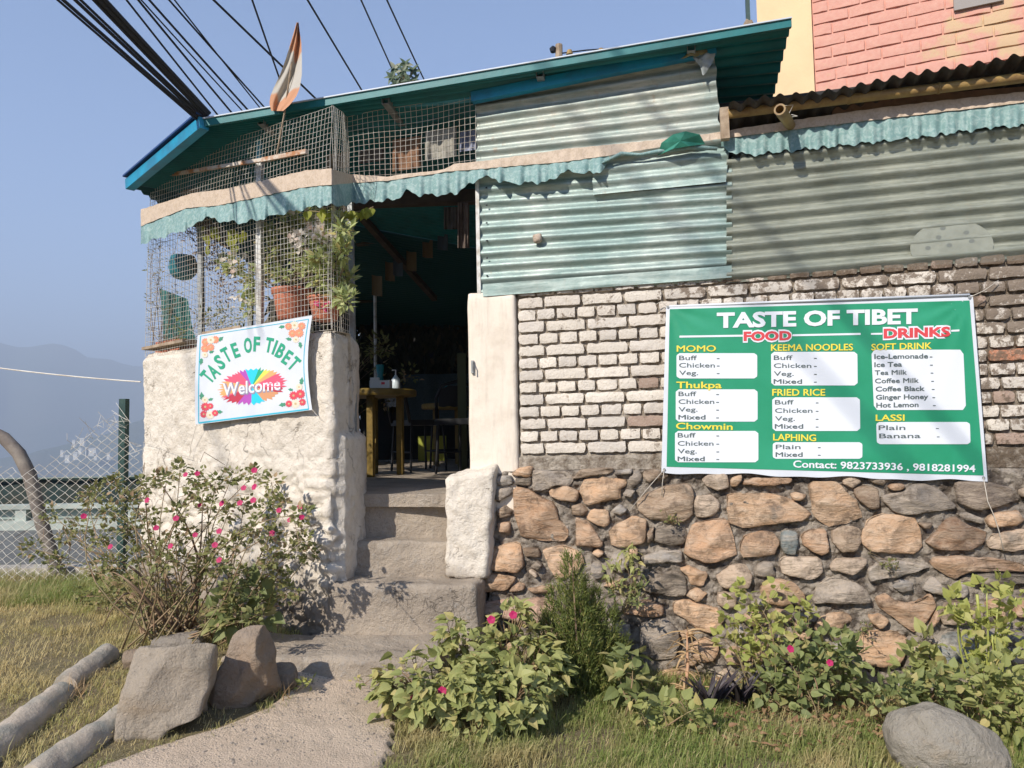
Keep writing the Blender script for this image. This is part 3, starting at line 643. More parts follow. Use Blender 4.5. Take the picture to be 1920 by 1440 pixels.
# ------------------------------------------------------------------ rubble stone wall
swall = thing('stone_wall', 'rubble wall of tan and grey field stones set in rough mortar under the brickwork', 'wall', on(1300, 1270, MAIN, 0.05))
SOFF = 0.040
A = lambda x, y: (860 + x / 3.556, 860 + y / 3.556)
Bq = lambda x, y: (1380 + x / 3.556, 860 + y / 3.556)
TAN, TAN2, PALE, GREY, GRY2, DARK, BROWN, BLUE = (0.60, 0.38, 0.23), (0.50, 0.31, 0.19), (0.56, 0.43, 0.32), (0.29, 0.255, 0.22), (0.36, 0.325, 0.29), (0.15, 0.125, 0.10), (0.27, 0.19, 0.13), (0.27, 0.30, 0.29)
ST = [
 (A, TAN, [(360,85),(400,60),(485,52),(490,118),(440,125),(358,112)]), (A, GRY2, [(225,125),(345,112),(370,165),(290,192),(215,150)]),
 (A, GREY, [(245,205),(360,190),(355,235),(290,275),(240,270)]), (A, DARK, [(380,130),(480,125),(482,180),(378,175)]),
 (A, GREY, [(495,75),(720,85),(760,130),(740,190),(640,180),(600,205),(500,215)]), (A, BROWN, [(755,130),(800,80),(930,60),(1030,62),(1020,100),(900,112),(810,130)]),
 (A, GRY2, [(1030,95),(1110,68),(1160,70),(1155,100),(1050,108)]), (A, GREY, [(1168,74),(1210,75),(1222,140),(1170,205),(1130,150)]),
 (A, BROWN, [(1228,80),(1290,65),(1350,70),(1395,95),(1395,130),(1290,140),(1270,165),(1230,125)]), (A, TAN, [(603,215),(640,178),(720,185),(800,215),(790,285),(690,280),(608,250)]),
 (A, TAN, [(830,140),(960,125),(1120,140),(1110,190),(1080,200),(1075,265),(940,290),(850,315),(805,220)]),
 (A, TAN2, [(365,190),(450,200),(560,270),(640,300),(665,420),(725,470),(720,545),(550,545),(415,518),(370,340)]),
 (A, TAN, [(848,395),(890,335),(1000,350),(1002,440),(960,460),(880,420)]), (A, TAN2, [(785,392),(860,420),(960,560),(955,588),(780,582)]),
 (A, TAN, [(1030,455),(1160,385),(1250,410),(1240,560),(1070,600),(1020,575),(1000,490)]), (A, BROWN, [(1258,490),(1300,455),(1300,540),(1260,568)]),
 (A, DARK, [(1310,480),(1400,455),(1500,462),(1530,520),(1490,575),(1400,580),(1305,545)]),
 (A, (0.33, 0.23, 0.155), [(1185,270),(1350,190),(1540,165),(1565,250),(1560,380),(1480,430),(1380,415),(1260,400),(1190,330)]),
 (A, PALE, [(1572,255),(1690,240),(1745,290),(1740,350),(1690,385),(1590,390),(1572,330)]), (A, PALE, [(1620,140),(1660,105),(1780,98),(1805,190),(1730,215),(1650,180)]),
 (A, TAN, [(1815,130),(1885,105),(1880,150),(1850,190),(1815,190)]), (Bq, TAN, [(-60,245),(0,228),(270,240),(400,290),(510,380),(440,410),(230,440),(60,465),(-40,425)]),
 (A, TAN2, [(1555,440),(1680,410),(1785,398),(1830,520),(1855,640),(1690,700),(1600,675),(1498,625)]), (A, GRY2, [(1215,660),(1340,615),(1480,612),(1490,685),(1350,700),(1240,700)]),
 (A, DARK, [(1175,800),(1280,770),(1440,750),(1510,790),(1520,900),(1440,920),(1250,885),(1180,850)]), (A, TAN, [(1470,735),(1530,722),(1665,765),(1630,855),(1550,845),(1525,790)]),
 (A, TAN, [(160,690),(180,600),(390,560),(415,610),(430,720),(390,758),(280,750),(165,740)]), (A, TAN, [(108,830),(150,775),(270,765),(385,795),(320,880),(200,885),(112,912)]),
 (A, TAN2, [(330,885),(395,822),(440,850),(430,880)]), (A, TAN, [(455,875),(560,850),(610,845),(640,885),(560,897),(490,892)]),
 (A, (0.54,0.345,0.25), [(125,985),(180,960),(560,930),(640,940),(600,1060),(540,1080),(510,1135),(300,1050),(130,1040)]), (A, TAN, [(560,610),(690,580),(810,625),(830,700),(780,770),(650,810),(600,720)]),
 (A, GREY, [(890,690),(960,720),(970,790),(920,815),(880,760)]), (A, PALE, [(465,740),(490,735),(530,780),(515,795)]), (A, TAN, [(960,850),(1100,800),(1130,830),(1120,850),(1000,855)]),
 (A, TAN2, [(1090,1000),(1180,955),(1260,945),(1365,990),(1360,1050),(1250,1055),(1110,1040)]), (A, TAN, [(1430,960),(1500,935),(1620,975),(1720,1000),(1770,1080),(1700,1160),(1600,1150),(1500,1060),(1440,1030)]),
 (A, PALE, [(1730,900),(1860,890),(1855,990),(1780,1000),(1730,970)]), (A, GREY, [(1210,1120),(1280,1075),(1390,1070),(1460,1150),(1480,1230),(1440,1330),(1330,1345),(1220,1300)]),
 (A, TAN, [(1540,1240),(1640,1200),(1740,1250),(1710,1350),(1620,1360),(1550,1310)]), (Bq, PALE, [(-130,780),(0,700),(60,710),(110,770),(90,860),(10,880),(-100,850)]),
 (A, BROWN, [(1160,1340),(1230,1330),(1255,1422),(1180,1430)]), (Bq, TAN, [(358,235),(420,222),(480,245),(440,280),(380,275)]),
 (Bq, TAN2, [(40,150),(120,130),(370,125),(375,160),(240,180),(120,178),(45,170)]), (Bq, TAN, [(485,180),(530,145),(600,160),(680,150),(740,230),(800,280),(845,385),(740,430),(610,445),(520,380),(505,280)]),
 (Bq, BROWN, [(790,200),(860,180),(958,200),(960,320),(930,342),(850,310),(800,260)]), (Bq, GREY, [(970,245),(1100,230),(1180,165),(1270,168),(1400,240),(1470,330),(1300,355),(1170,375),(1080,368),(985,290)]),
 (Bq, (0.19,0.15,0.12), [(1470,150),(1690,150),(1840,200),(1885,280),(1720,330),(1600,345),(1490,300)]), (Bq, PALE, [(1893,210),(1960,180),(1980,260),(1900,255)]),
 (Bq, TAN, [(850,480),(900,400),(1000,370),(1190,390),(1230,480),(1240,600),(1180,635),(900,620),(845,560)]), (Bq, (0.36,0.26,0.18), [(645,490),(720,450),(830,460),(838,560),(800,620),(700,625),(640,550)]),
 (Bq, TAN2, [(440,510),(500,475),(600,470),(612,530),(618,630),(560,645),(450,580)]), (Bq, BLUE, [(300,500),(345,475),(415,490),(410,640),(330,635),(300,580)]),
 (Bq, TAN2, [(22,600),(60,520),(150,490),(250,500),(290,560),(250,640),(150,655),(50,660)]), (Bq, (0.30,0.18,0.11), [(1270,560),(1340,500),(1400,410),(1470,388),(1560,450),(1670,490),(1650,580),(1540,612),(1360,610)]),
 (Bq, GREY, [(1480,370),(1540,358),(1650,400),(1640,430),(1530,405)]), (Bq, TAN, [(1665,420),(1700,370),(1890,350),(1920,400),(1890,440),(1700,458)]),
 (Bq, PALE, [(1678,560),(1720,510),(1850,480),(1960,470),(1980,600),(1850,620),(1700,600)]), (Bq, BROWN, [(1225,440),(1270,420),(1315,435),(1290,465),(1245,470)]),
 (Bq, GREY, [(120,750),(150,700),(230,685),(265,760),(255,790),(130,785)]), (Bq, PALE, [(300,680),(320,655),(560,662),(580,740),(550,790),(480,810),(310,765)]),
 (Bq, PALE, [(630,710),(660,680),(740,670),(875,660),(870,710),(780,775),(640,745)]), (Bq, (0.38,0.33,0.28), [(880,740),(960,690),(1100,680),(1295,720),(1200,760),(1050,800),(900,815)]),
 (Bq, TAN2, [(1305,700),(1320,660),(1500,655),(1700,665),(1920,700),(1960,755),(1700,748),(1550,752),(1460,805),(1330,730)]), (Bq, DARK, [(1490,812),(1560,772),(1700,767),(1950,780),(1950,830),(1700,840),(1560,835)]),
 (Bq, TAN, [(160,870),(200,820),(300,808),(410,840),(460,930),(440,975),(300,978),(190,960)]), (Bq, (0.42,0.36,0.30), [(510,920),(560,840),(650,795),(800,825),(870,880),(900,950),(850,965),(520,965)]),
 (Bq, TAN2, [(935,930),(1010,900),(1060,950),(1180,965),(1300,900),(1335,990),(1280,1080),(1190,1160),(1100,1100),(960,990)]), (Bq, GRY2, [(1240,870),(1300,785),(1340,800),(1410,900),(1400,920),(1300,890)]),
 (Bq, TAN, [(885,1050),(960,1035),(1025,1080),(960,1138),(900,1100)]), (Bq, TAN2, [(1290,1110),(1345,1010),(1360,1060),(1310,1145)]),
 (Bq, BROWN, [(1370,1050),(1400,970),(1500,950),(1640,990),(1650,1070),(1500,1110),(1390,1108)]), (Bq, TAN, [(1670,960),(1740,935),(1790,970),(1795,1095),(1740,1070),(1690,1010)]),
 (Bq, TAN2, [(1850,1030),(1900,930),(1960,940),(1960,1060),(1890,1060)]), (Bq, TAN, [(530,1100),(600,1040),(740,1030),(785,1080),(700,1135),(540,1160)]),
 (Bq, TAN, [(800,1200),(860,1155),(1050,1155),(1140,1200),(1130,1310),(1080,1380),(960,1390),(850,1370),(820,1290)]), (Bq, (0.22,0.255,0.26), [(1310,1290),(1380,1190),(1480,1165),(1580,1200),(1610,1300),(1560,1390),(1380,1420),(1320,1370)]),
 (Bq, TAN2, [(40,1060),(120,1005),(220,1050),(200,1120),(80,1110)]), (Bq, TAN, [(80,1270),(150,1210),(280,1240),(390,1290),(380,1370),(200,1350),(100,1320)]),
 (Bq, PALE, [(1800,1300),(1920,1270),(1980,1290),(1980,1360),(1850,1370)]), (Bq, TAN, [(385,1090),(460,1087),(480,1120),(400,1130)]), (Bq, GREY, [(1680,1150),(1900,1130),(1960,1220),(1800,1260),(1700,1230)]),
]
def wall2(p): return ((p - L0).dot(MAINU), p.z)          # (u, z) on the wall
def unw(u, z, off):
    p = L0 + MAINU * u; return Vector((p.x, p.y, z)) + MAINN * off
polys = []
for fn, c, pts in ST:
    polys.append((c, [wall2(on(*fn(*p), MAIN, SOFF)) for p in pts]))
def inside(pt, poly):
    x, y = pt; r = False; n = len(poly)
    for i in range(n):
        x0, y0 = poly[i]; x1, y1 = poly[(i + 1) % n]
        if (y0 > y) != (y1 > y) and x < (x1 - x0) * (y - y0) / (y1 - y0) + x0: r = not r
    return r
def pdist(pt, poly):
    best = 9
    for i in range(len(poly)):
        a = Vector(poly[i]); b = Vector(poly[(i + 1) % len(poly)]); p = Vector(pt); ab = b - a
        t = max(0, min(1, (p - a).dot(ab) / max(ab.length_squared, 1e-9))); best = min(best, (p - a - ab * t).length)
    return best
rs_ = random.Random(5)
def blob(u, z, r):
    n = rs_.randint(4, 6); ph = rs_.random() * 6; ex = rs_.uniform(1.0, 1.6)
    return [(u + r * ex * math.cos(ph - 2 * PI * i / n) * rs_.uniform(.8, 1.1), z + r / ex * 1.1 * math.sin(ph - 2 * PI * i / n) * rs_.uniform(.8, 1.1)) for i in range(n)]
UL = -0.16
tries = 0
for r, cnt in ((0.10, 900), (0.065, 1200), (0.044, 2500), (0.031, 900)):
    for _ in range(cnt):
        u = rs_.uniform(UL + r, 3.5); z = rs_.uniform(-0.05, 1.06)
        if len(polys) > 285: break
        if all(not inside((u, z), p) and pdist((u, z), p) > r * 0.92 + 0.003 for c, p in polys if abs(p[0][0] - u) < 0.8):
            polys.append((rs_.choice([TAN, TAN2, PALE, GREY, GRY2, DARK, BROWN, TAN]), blob(u, z, r)))
def stone(poly, c, i):
    rd_ = random.Random(i); n = len(poly)
    cx = sum(p[0] for p in poly) / n; cz = sum(p[1] for p in poly) / n
    per = [(Vector(poly[(k + 1) % n]) - Vector(poly[k])).length for k in range(n)]; tot = sum(per); N = 28 if tot > 0.5 else 18 if tot > 0.25 else 12
    ring = []
    for k in range(N):
        s = tot * k / N; j = 0
        while s > per[j]: s -= per[j]; j += 1
        p = Vector(poly[j]).lerp(Vector(poly[(j + 1) % n]), s / per[j]); ring.append(p)
    ring = [(ring[k - 1] + ring[k] * 14 + ring[(k + 1) % N]) / 16 for k in range(N)]; ring = [Vector((cx + (p.x - cx) * 1.035, cz + (p.y - cz) * 1.035)) for p in ring]
    size = math.sqrt(tot) ; bulge = 0.018 + 0.016 * size * rd_.uniform(.6, 1.4); tx, tz = rd_.uniform(-.10, .10), rd_.uniform(-.14, .08); FP = [(rd_.uniform(-.55, .55), rd_.uniform(-.55, .55), rd_.uniform(.0, .016)) for _ in range(4)]
    lev = [(1.0, -0.06), (1.0, -0.004), (0.985, 0.016), (0.93, 0.028), (0.74, 0.033), (0.45, 0.036), (0.2, 0.036)]
    vs = []
    for s, o in lev:
        for p in ring:
            u = cx + (p.x - cx) * s; z = cz + (p.y - cz) * s
            q = Vector((u * 1.0, z, i * 0.37)); e = 0
            if s < 1: e = 0.006 * noise.noise(q * 26) + 0.010 * noise.noise(q * 13) + 0.012 * noise.noise(q * 6) + (u - cx) * tx + (z - cz) * tz + max(-0.016 if s > .9 else -0.03, min(0.0, *[f_[2] + (u - cx) * f_[0] + (z - cz) * f_[1] for f_ in FP]))
            if s > 0.9: u += 0.007 * noise.noise(q * 30); z += 0.007 * noise.noise(q * 30 + Vector((5, 5, 5)))
            oo = o if o < 0 else o * bulge / 0.036
            vs.append(unw(u, z, SOFF - 0.004 + oo + e))
    vs.append(unw(cx, cz, SOFF + bulge + 0.009 * noise.noise(Vector((cx, cz, i * .37)) * 6)))
    L = len(lev); fs = [(a * N + k, a * N + (k + 1) % N, (a + 1) * N + (k + 1) % N, (a + 1) * N + k) for a in range(L - 1) for k in range(N)]
    fs += [((L - 1) * N + k, (L - 1) * N + (k + 1) % N, len(vs) - 1) for k in range(N)]
    kv = rd_.uniform(0.85, 1.12); kr = rd_.uniform(.97, 1.03); v = (min(.8, c[0] * kv * kr), min(.8, c[1] * kv), min(.8, c[2] * kv / kr))
    o = mesh('stone', vs, fs, M['stone'], swall, True, color=v)
    return o
for i, (c, p) in enumerate(polys):
    area = sum(p[k][0] * p[(k + 1) % len(p)][1] - p[(k + 1) % len(p)][0] * p[k][1] for k in range(len(p)))
    if area < 0: p = p[::-1]
    stone(p, c, i)
mb = MB()
def rub(u, v):
    uu = UL - 0.06 + u * (3.66 - UL); z = -0.3 + v * 1.43
    if u < 0.02: uu += 0.02 * noise.noise(Vector((0, z * 9, 0)))
    q = Vector((uu, z, 0))
    a = 0.014 * noise.noise(q * 7) + 0.018 * noise.noise(q * 19) + 0.016 * noise.noise(q * 40) + 0.007 * noise.noise(q * 90) - 0.004
    off = SOFF - 0.022 + a
    if v > 0.985: off = -0.01
    if u < 0.006: off = -0.3
    return unw(uu, z, off)
mb.grid(rub, 520, 190)
mb.build('rubble_mortar', M['rubble'], swall, smooth=True)
# ------------------------------------------------------------------ corrugated sheets
def sheet(name, corners, off, m, label=None, cat='wall sheet', pitch=0.075, amp=0.0115, plane=MAIN, parent=None, nu=26, wav=0.004, seed=0.0, ragged=0.0):
    tl, tr, br, bl = [on(*c, plane, off) if len(c) == 2 else Vector(c) for c in corners]
    nn = (tr - tl).cross(bl - tl).normalized()
    if nn.dot(EYEP - tl) < 0: nn = -nn
    H = ((tl - bl).length + (tr - br).length) / 2; nr = max(4, int(H / pitch * 10))
    def fn(u, v):
        p = tl.lerp(tr, u).lerp(bl.lerp(br, u), v)
        a = amp * math.sin(2 * PI * v * H / pitch + seed) + wav * noise.noise(Vector((u * 3, v * 4, seed + 3))) + 0.0015 * noise.noise(p * 30)
        if ragged and u in (0.0, 1.0): p = p + (tr - tl).normalized() * ragged * noise.noise(Vector((v * 9, u * 5, seed)))
        return p + nn * a
    o = MB().grid(fn, nu, nr).build(name, m, parent, smooth=True)
    if label: tag(o, label, cat, 'corrugated sheets of the upper wall')
    return o
up = sheet('corrugated_sheet', ((893, 180), (1340, 100), (1354, 300), (893, 335)), -0.02, M['sheet_a'], 'upper corrugated sheet under the bright blue beam, streaked with turquoise drips', seed=1, ragged=0.01)
lo = sheet('corrugated_sheet', ((898, 334), (1372, 300), (1372, 526), (898, 556)), 0.0, M['sheet_b'], 'greenish corrugated sheet right of the doorway with a small stone stuck on it', seed=2, nu=40)
ov = sheet('corrugated_sheet', ((1110, 300), (1368, 268), (1361, 342), (1112, 366)), 0.018, M['sheet_b'], 'short overlapping corrugated strip below the rolled up green cloth', seed=2.6, amp=0.008)
rt = sheet('corrugated_sheet', ((1362, 300), (2120, 212), (2150, 462), (1362, 530)), 0.012, M['sheet_c'], 'olive grey corrugated sheet under clear plastic above the menu banner', seed=0.4, pitch=0.078, amp=0.017, nu=50)
# nail heads along the left edge of the lower sheet
for i in range(6):
    p = on(912 + i * 0.3, 352 + i * 33, MAIN, 0.014); q = MB(); q.lathe(p, [(0.0, -0.004), (0.006, -0.003), (0.006, 0.003), (0.001, 0.005)], 8); q.build('nail', M['cable'], lo)
sp_ = lump('stuck_stone', on(1008, 447, MAIN, 0.03), (0.05, 0.045, 0.055), simple('pale_pebble', (0.55, 0.45, 0.36), 0.8, (0.3, 0.22, 0.16), 40), cuts=4, rnd=0.015, amp=0.008, fr=20)
tag(sp_, 'small pale stone stuck on the green corrugated sheet beside the doorway', 'stone')
# flat metal flashings under the sheets
fm = sheet('flashing', ((905, 533), (1372, 498), (1372, 520), (905, 556)), 0.022, M['sheet_b'], pitch=5, amp=0.0, nu=30, wav=0.008)
tag(fm, 'flat dented metal flashing along the foot of the lower corrugated sheet', 'flashing')
# clear plastic film
def film_mat():
    m, t, b = mat_base('clear_plastic_film')
    b.inputs['Base Color'].default_value = (0.40, 0.46, 0.42, 1); b.inputs['Roughness'].default_value = 0.32
    tr = nd(t, 'ShaderNodeBsdfTransparent'); mx = nd(t, 'ShaderNodeMixShader')
    n = ramp(t, noi(t, 4, 6, 0.6), 0.35, 0.7); t.links.new(mth(t, 'ADD', mth(t, 'MULTIPLY', n, 0.10), 0.04), mx.inputs[0])
    t.links.new(tr.outputs[0], mx.inputs[1]); t.links.new(b.outputs[0], mx.inputs[2]); t.links.new(mx.outputs[0], t.nodes['Material Output'].inputs[0]); return m
M['film'] = film_mat()
fl = [on(1372, 288, MAIN, 0.032), on(2100, 214, MAIN, 0.032), on(2120, 476, MAIN, 0.03), on(1372, 520, MAIN, 0.03)]
def filmfn(u, v):
    p = fl[0].lerp(fl[1], u).lerp(fl[3].lerp(fl[2], u), v); return p + MAINN * (0.005 * noise.noise(p * 5) + 0.003 * noise.noise(p * 17))
fo = MB().grid(filmfn, 70, 24).build('plastic_film', M['film'], smooth=True); tag(fo, 'clear plastic film stretched over the right hand corrugated sheet', 'plastic sheet')
q = MB(); cd_ = on(1784, 462, MAIN, 0.026); vs = [cd_]; n = 40
for k in range(n):
    a = 2 * PI * k / n; vs.append(cd_ + MAINU * 0.195 * math.cos(a) + Vector((0, 0, 0.138 * math.sin(a)))); vs[-1].z = max(vs[-1].z, course_pt(uof(vs[-1]), 0).z + 0.004)
q.add(vs, [(0, 1 + k, 1 + (k + 1) % n) for k in range(n)])
vs2 = [v - MAINN * 0.004 for v in vs[1:]]; q.add(vs[1:] + vs2, [(k, (k + 1) % n, n + (k + 1) % n, n + k) for k in range(n)])
dsc = q.build('round_disc', simple('pale_disc', (0.30, 0.31, 0.255), 0.7, (0.24, 0.25, 0.205), 20)); tag(dsc, 'faint pale round disc with dark spots behind the plastic film', 'disc')
for (x, y) in ((1740, 465), (1780, 460), (1822, 452), (1768, 428), (1760, 445), (1812, 436)):
    q = MB(); c = on(x, y, MAIN, 0.0265); vs = [c] + [c + MAINU * 0.014 * math.cos(k) + Vector((0, 0, 0.011 * math.sin(k))) for k in np.linspace(0, 2 * PI, 12, endpoint=False)]
    q.add(vs, [(0, 1 + k, 1 + (k + 1) % 12) for k in range(12)]); q.build('spot', simple('spot_paint', (0.16, 0.17, 0.15)) if 'spot_paint' not in bpy.data.materials else bpy.data.materials['spot_paint'], dsc)

# ------------------------------------------------------------------ door frame
dj = MB(); a = on(895, 338, MAIN, 0.005); b = on(899, 556, MAIN, 0.005); dj.bar(a, b, 0.022, 0.02); o = dj.build('door_jamb', M['whitepost']); tag(o, 'thin bright metal jamb at the right side of the doorway above the pillar', 'door jamb')
dj = MB(); a = on(657, 376, MAIN, 0.0); b = on(664, 812, MAIN, 0.02); dj.bar(a, b, 0.03, 0.028); o = dj.build('door_post', M['greypost']); tag(o, 'square grey steel post at the left side of the doorway', 'door post')

# ------------------------------------------------------------------ the roof
FL = at(385, 231, 4.57); FR = at(1483, 45, 3.82); P1 = at(243, 342, 5.25)
BR = FR + Vector((0.75, 3.9, -0.75)) ; BL = P1.copy()
roof = thing('teal_roof', 'teal corrugated lean-to roof rising to the right over the whole tea house', 'roof', (FL + FR) / 2)
def bil(u, v): return FL.lerp(FR, u).lerp(BL.lerp(BR, u), v)
pn = (FR - FL).cross(BL - FL).normalized()
if pn.z < 0: pn = -pn
def rooffn(u, v):
    p = bil(u, v); L = FL.lerp(BL, .0); w = 4.0
    return p + pn * (0.013 * math.sin(2 * PI * v * 3.4 / 0.085))
MB().grid(rooffn, 24, 400).build('roof_sheet', M['roofteal'], roof, smooth=True)
# second plane over the back of the hall
BL2 = Vector((-2.15, 9.6, 2.72)); BR2 = Vector((3.4, 10.0, 2.5))
MB().grid(lambda u, v: BL.lerp(BR, u).lerp(BL2.lerp(BR2, u), v) + Vector((0, 0, 0.012 * math.sin(v * 300) - 0.01)), 10, 240).build('back_roof_sheet', simple('shade_dark_teal_paint', (0.0, 0.055, 0.06), 0.7), roof, smooth=True)  # teal darkened to paint in the shade under the back roof
# folded front edge and pale upper trim
q = MB()
for a, b in ((FL, FR),):
    dz = Vector((0, 0, 0.062)); f = Vector((-0.004, -0.02, 0))
    q.add([a + f - dz * 0.45, b + f - dz * 0.4, b + f + dz * 0.35, a + f + dz * 0.35, a - dz * 0.45, b - dz * 0.4, b + dz * 0.35 + Vector((0.02, .1, 0)), a + dz * 0.35 + Vector((0.02, .1, 0))],
          [(0, 1, 2, 3), (3, 2, 6, 7), (0, 4, 5, 1), (0, 3, 7, 4), (1, 5, 6, 2)])
q.build('eave_fascia', M['roofteal'], roof)
q = MB(); f = Vector((-0.004, -0.024, 0.021)); q.bar(FL.lerp(FR, 0.0) + f, FR + f, 0.012, 0.007); q.build('eave_trim', M['trim'], roof)
# left rake board
q = MB(); a = FL + Vector((0.0, -0.02, -0.01)); b = P1 + Vector((0, 0, -0.02)); q.bar(a, b, 0.06, 0.075, up=(0, 0, 1)); q.build('rake_board', M['blue'], roof)
q = MB(); up_ = Vector((0, 0, 0.055)); q.bar(a + up_, b + up_, 0.10, 0.012); q.build('rake_cap', simple('navy_cap', (0.015, 0.05, 0.17), 0.5), roof)
for i in range(4):
    p = a.lerp(b, 0.2 + i * 0.22) + Vector((0, 0, 0.082)); q = MB(); q.lathe(p, [(0.0, 0), (0.011, 0.0), (0.011, 0.012), (0.0, 0.018)], 8); q.build('bolt', M['greypost'], roof)
# blue beam under the eave over the sheets and its open ended rafters
q = MB(); q.bar(on(885, 184, MAIN, 0.035), on(1342, 92, MAIN, 0.035), 0.045, 0.06); q.build('front_beam', M['blue'], roof)
q = MB(); q.bar(on(485, 238, LEFT, -0.12), on(664, 207, MAIN, -0.02), 0.035, 0.035); q.bar(on(664, 207, MAIN, -0.02), on(885, 184, MAIN, -0.02), 0.035, 0.035); q.build('inner_beam', M['lightblue'], roof)
q = MB(); q.bar(on(487, 236, LEFT, -0.12), on(487, 300, LEFT, -0.12), 0.035, 0.035); q.bar(on(487, 242, LEFT, -0.12), on(462, 275, LEFT, -0.30), 0.03, 0.03); q.build('post_head', M['lightblue'], roof)
for px, py in ((489, 227), (722, 188), (1012, 137), (1296, 88)):
    e = on(px, py, MAIN, 0.11 if px > 600 else 0.09); q = MB(); d = Vector((0.2, 1, -0.06)).normalized()
    s = 0.02
    for dx, dz, w, h in ((-s, 0, 0.004, 2 * s), (s, 0, 0.004, 2 * s), (0, -s, 2 * s, 0.004), (0, s, 2 * s, 0.004)):
        q.bar(e + MAINU * dx + Vector((0, 0, dz)), e + MAINU * dx + Vector((0, 0, dz)) + d * 1.6, w, h)
    q.build('rafter', M['greypost'], roof)

# interior framing visible through the doorway
hall = thing('interior_frame', 'dark crossed roof braces inside the doorway under the teal ceiling', 'roof frame', (0, 7.5, 2.9))
M['darkwood'] = simple('dark_timber', (0.05, 0.035, 0.025), 0.8, (0.08, 0.06, 0.04), 10)
def ibar(a, b, w, m='darkwood'):
    q = MB(); q.bar(at(*a), at(*b), w, w); q.build('brace', M[m], hall)
ibar((668, 395, 5.6), (815, 560, 7.4), 0.05); ibar((780, 492, 7.2), (655, 548, 8.2), 0.05); ibar((600, 380, 5.3), (1000, 365, 5.3), 0.09); ibar((668, 452, 6.4), (920, 428, 6.4), 0.08)
ibar((640, 560, 8.3), (960, 548, 8.3), 0.10); ibar((730, 470, 6.9), (900, 400, 6.4), 0.045)
# floor, back and side walls of the hall
q = MB(); q.add([(-0.945, 4.50, 0.975), (-0.31, 4.37, 0.975), (3.4, 3.75, 0.975), (3.6, 10, 0.975), (-2.3, 9.7, 0.975), (-2.55, 5.9, 0.975),
                 (-0.945, 4.50, 0.9), (-0.31, 4.37, 0.9), (3.4, 3.75, 0.9), (3.6, 10, 0.9), (-2.3, 9.7, 0.9), (-2.55, 5.9, 0.9)],
                [(0, 1, 2, 3, 4, 5), (6, 11, 10, 9, 8, 7), (0, 6, 7, 1), (4, 10, 11, 5), (3, 9, 10, 4), (2, 8, 9, 3)])
fz_ = q.build('hall_floor', M['concrete']); kind(fz_, 'structure')
M['darkwall'] = simple('shade_dark_boards', (0.035, 0.03, 0.028), 0.9, (0.02, 0.03, 0.03), 3, 0.4, 20)  # near-black colour paints deep shade into these surfaces
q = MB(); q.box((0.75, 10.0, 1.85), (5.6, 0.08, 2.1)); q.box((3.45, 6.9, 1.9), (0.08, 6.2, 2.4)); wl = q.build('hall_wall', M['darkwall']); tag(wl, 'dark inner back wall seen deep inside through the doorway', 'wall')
# added light-blocking lining right behind the street sheets and bricks (keeps the hall dark)
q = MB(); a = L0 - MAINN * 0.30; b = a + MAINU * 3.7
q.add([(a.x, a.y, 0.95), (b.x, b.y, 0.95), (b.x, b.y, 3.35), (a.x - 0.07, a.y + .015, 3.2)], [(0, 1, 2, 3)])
ln = q.build('light_blocking_lining', M['darkwall']); tag(ln, 'added dark lining behind the street front that keeps light out of the hall', 'lining')

# ------------------------------------------------------------------ wire mesh round the left bay
def meshwires(a0, a1, b0, b1, pitch, r, seed):
    # quad a0-a1 bottom, b0-b1 top
    q = MB(); W = (a1 - a0).length; H = ((b0 - a0).length + (b1 - a1).length) / 2; nx = int(W / pitch); nz = int(H / pitch)
    nrm = (a1 - a0).cross(Vector((0, 0, 1))).normalized()
    def P(u, v):
        p = a0.lerp(a1, u).lerp(b0.lerp(b1, u), v)
        return p + nrm * 0.03 * noise.noise(Vector((u * 2.2, v * 2.2, seed))) + Vector((0.006 * noise.noise(p * 2.5), 0, 0.008 * noise.noise(p * 2.5 + Vector((9, 0, 0)))))
    for i in range(nx + 1):
        q.tube([P(i / nx, j / 10) for j in range(11)], r, 4, False)
    for j in range(nz + 1):
        q.tube([P(i / 14, j / nz) for i in range(15)], r, 4, False)
    return q
cage = thing('wire_mesh_cage', 'square wire mesh closing the upper part of the left bay from wall to roof', 'wire mesh', (-1.8, 4.8, 1.95))
p00 = Vector((-2.70, 5.42, 1.93)); p01 = Vector((-1.02, 4.16, 1.93)); t00 = on(284, 308, (0.746, 3.397), 0.0); t01 = on(622, 198, LEFT, 0.0)
PX = on(657, 560, MAIN, 0.0)
m1 = meshwires(p00, p01, t00, t01, 0.0335, 0.0013, 1)
p02 = Vector((PX.x, PX.y, 1.93)); t02 = on(650, 219, MAIN, 0.0)
m2 = meshwires(p01, p02, t01, t02, 0.0335, 0.0013, 2)
a3 = on(657, 345, MAIN, 0.0); b3 = on(893, 325, MAIN, 0.0); t03 = on(893, 174, MAIN, 0.0)
m3 = meshwires(a3, b3, t02, t03, 0.0335, 0.0013, 3)
bl_ = Vector((-2.45, 6.9, 1.93)); m4 = meshwires(bl_, p00, Vector((-2.45, 6.9, 3.05)), t00, 0.05, 0.0013, 4)
m5 = meshwires(Vector((-2.45, 6.9, 1.6)), Vector((-1.85, 7.2, 1.6)), Vector((-2.45, 6.9, 2.9)), Vector((-1.85, 7.2, 2.9)), 0.04, 0.0013, 5)
for m_ in (m1, m2, m3, m4, m5): kind(m_.build('wire_panel', M['wire'], cage), 'stuff')
def post(name, a, b, w, m, label, parent=None, cat='post'):
    q = MB(); q.bar(a, b, w, w); o = q.build(name, m, parent)
    if parent is None: tag(o, label, cat)
    return o
post('mesh_post', on(487, 300, LEFT, -0.04), on(487, 640, LEFT, -0.04), 0.036, M['whitepost'], 'white rusty post standing behind the wire mesh above the welcome sign', cage)
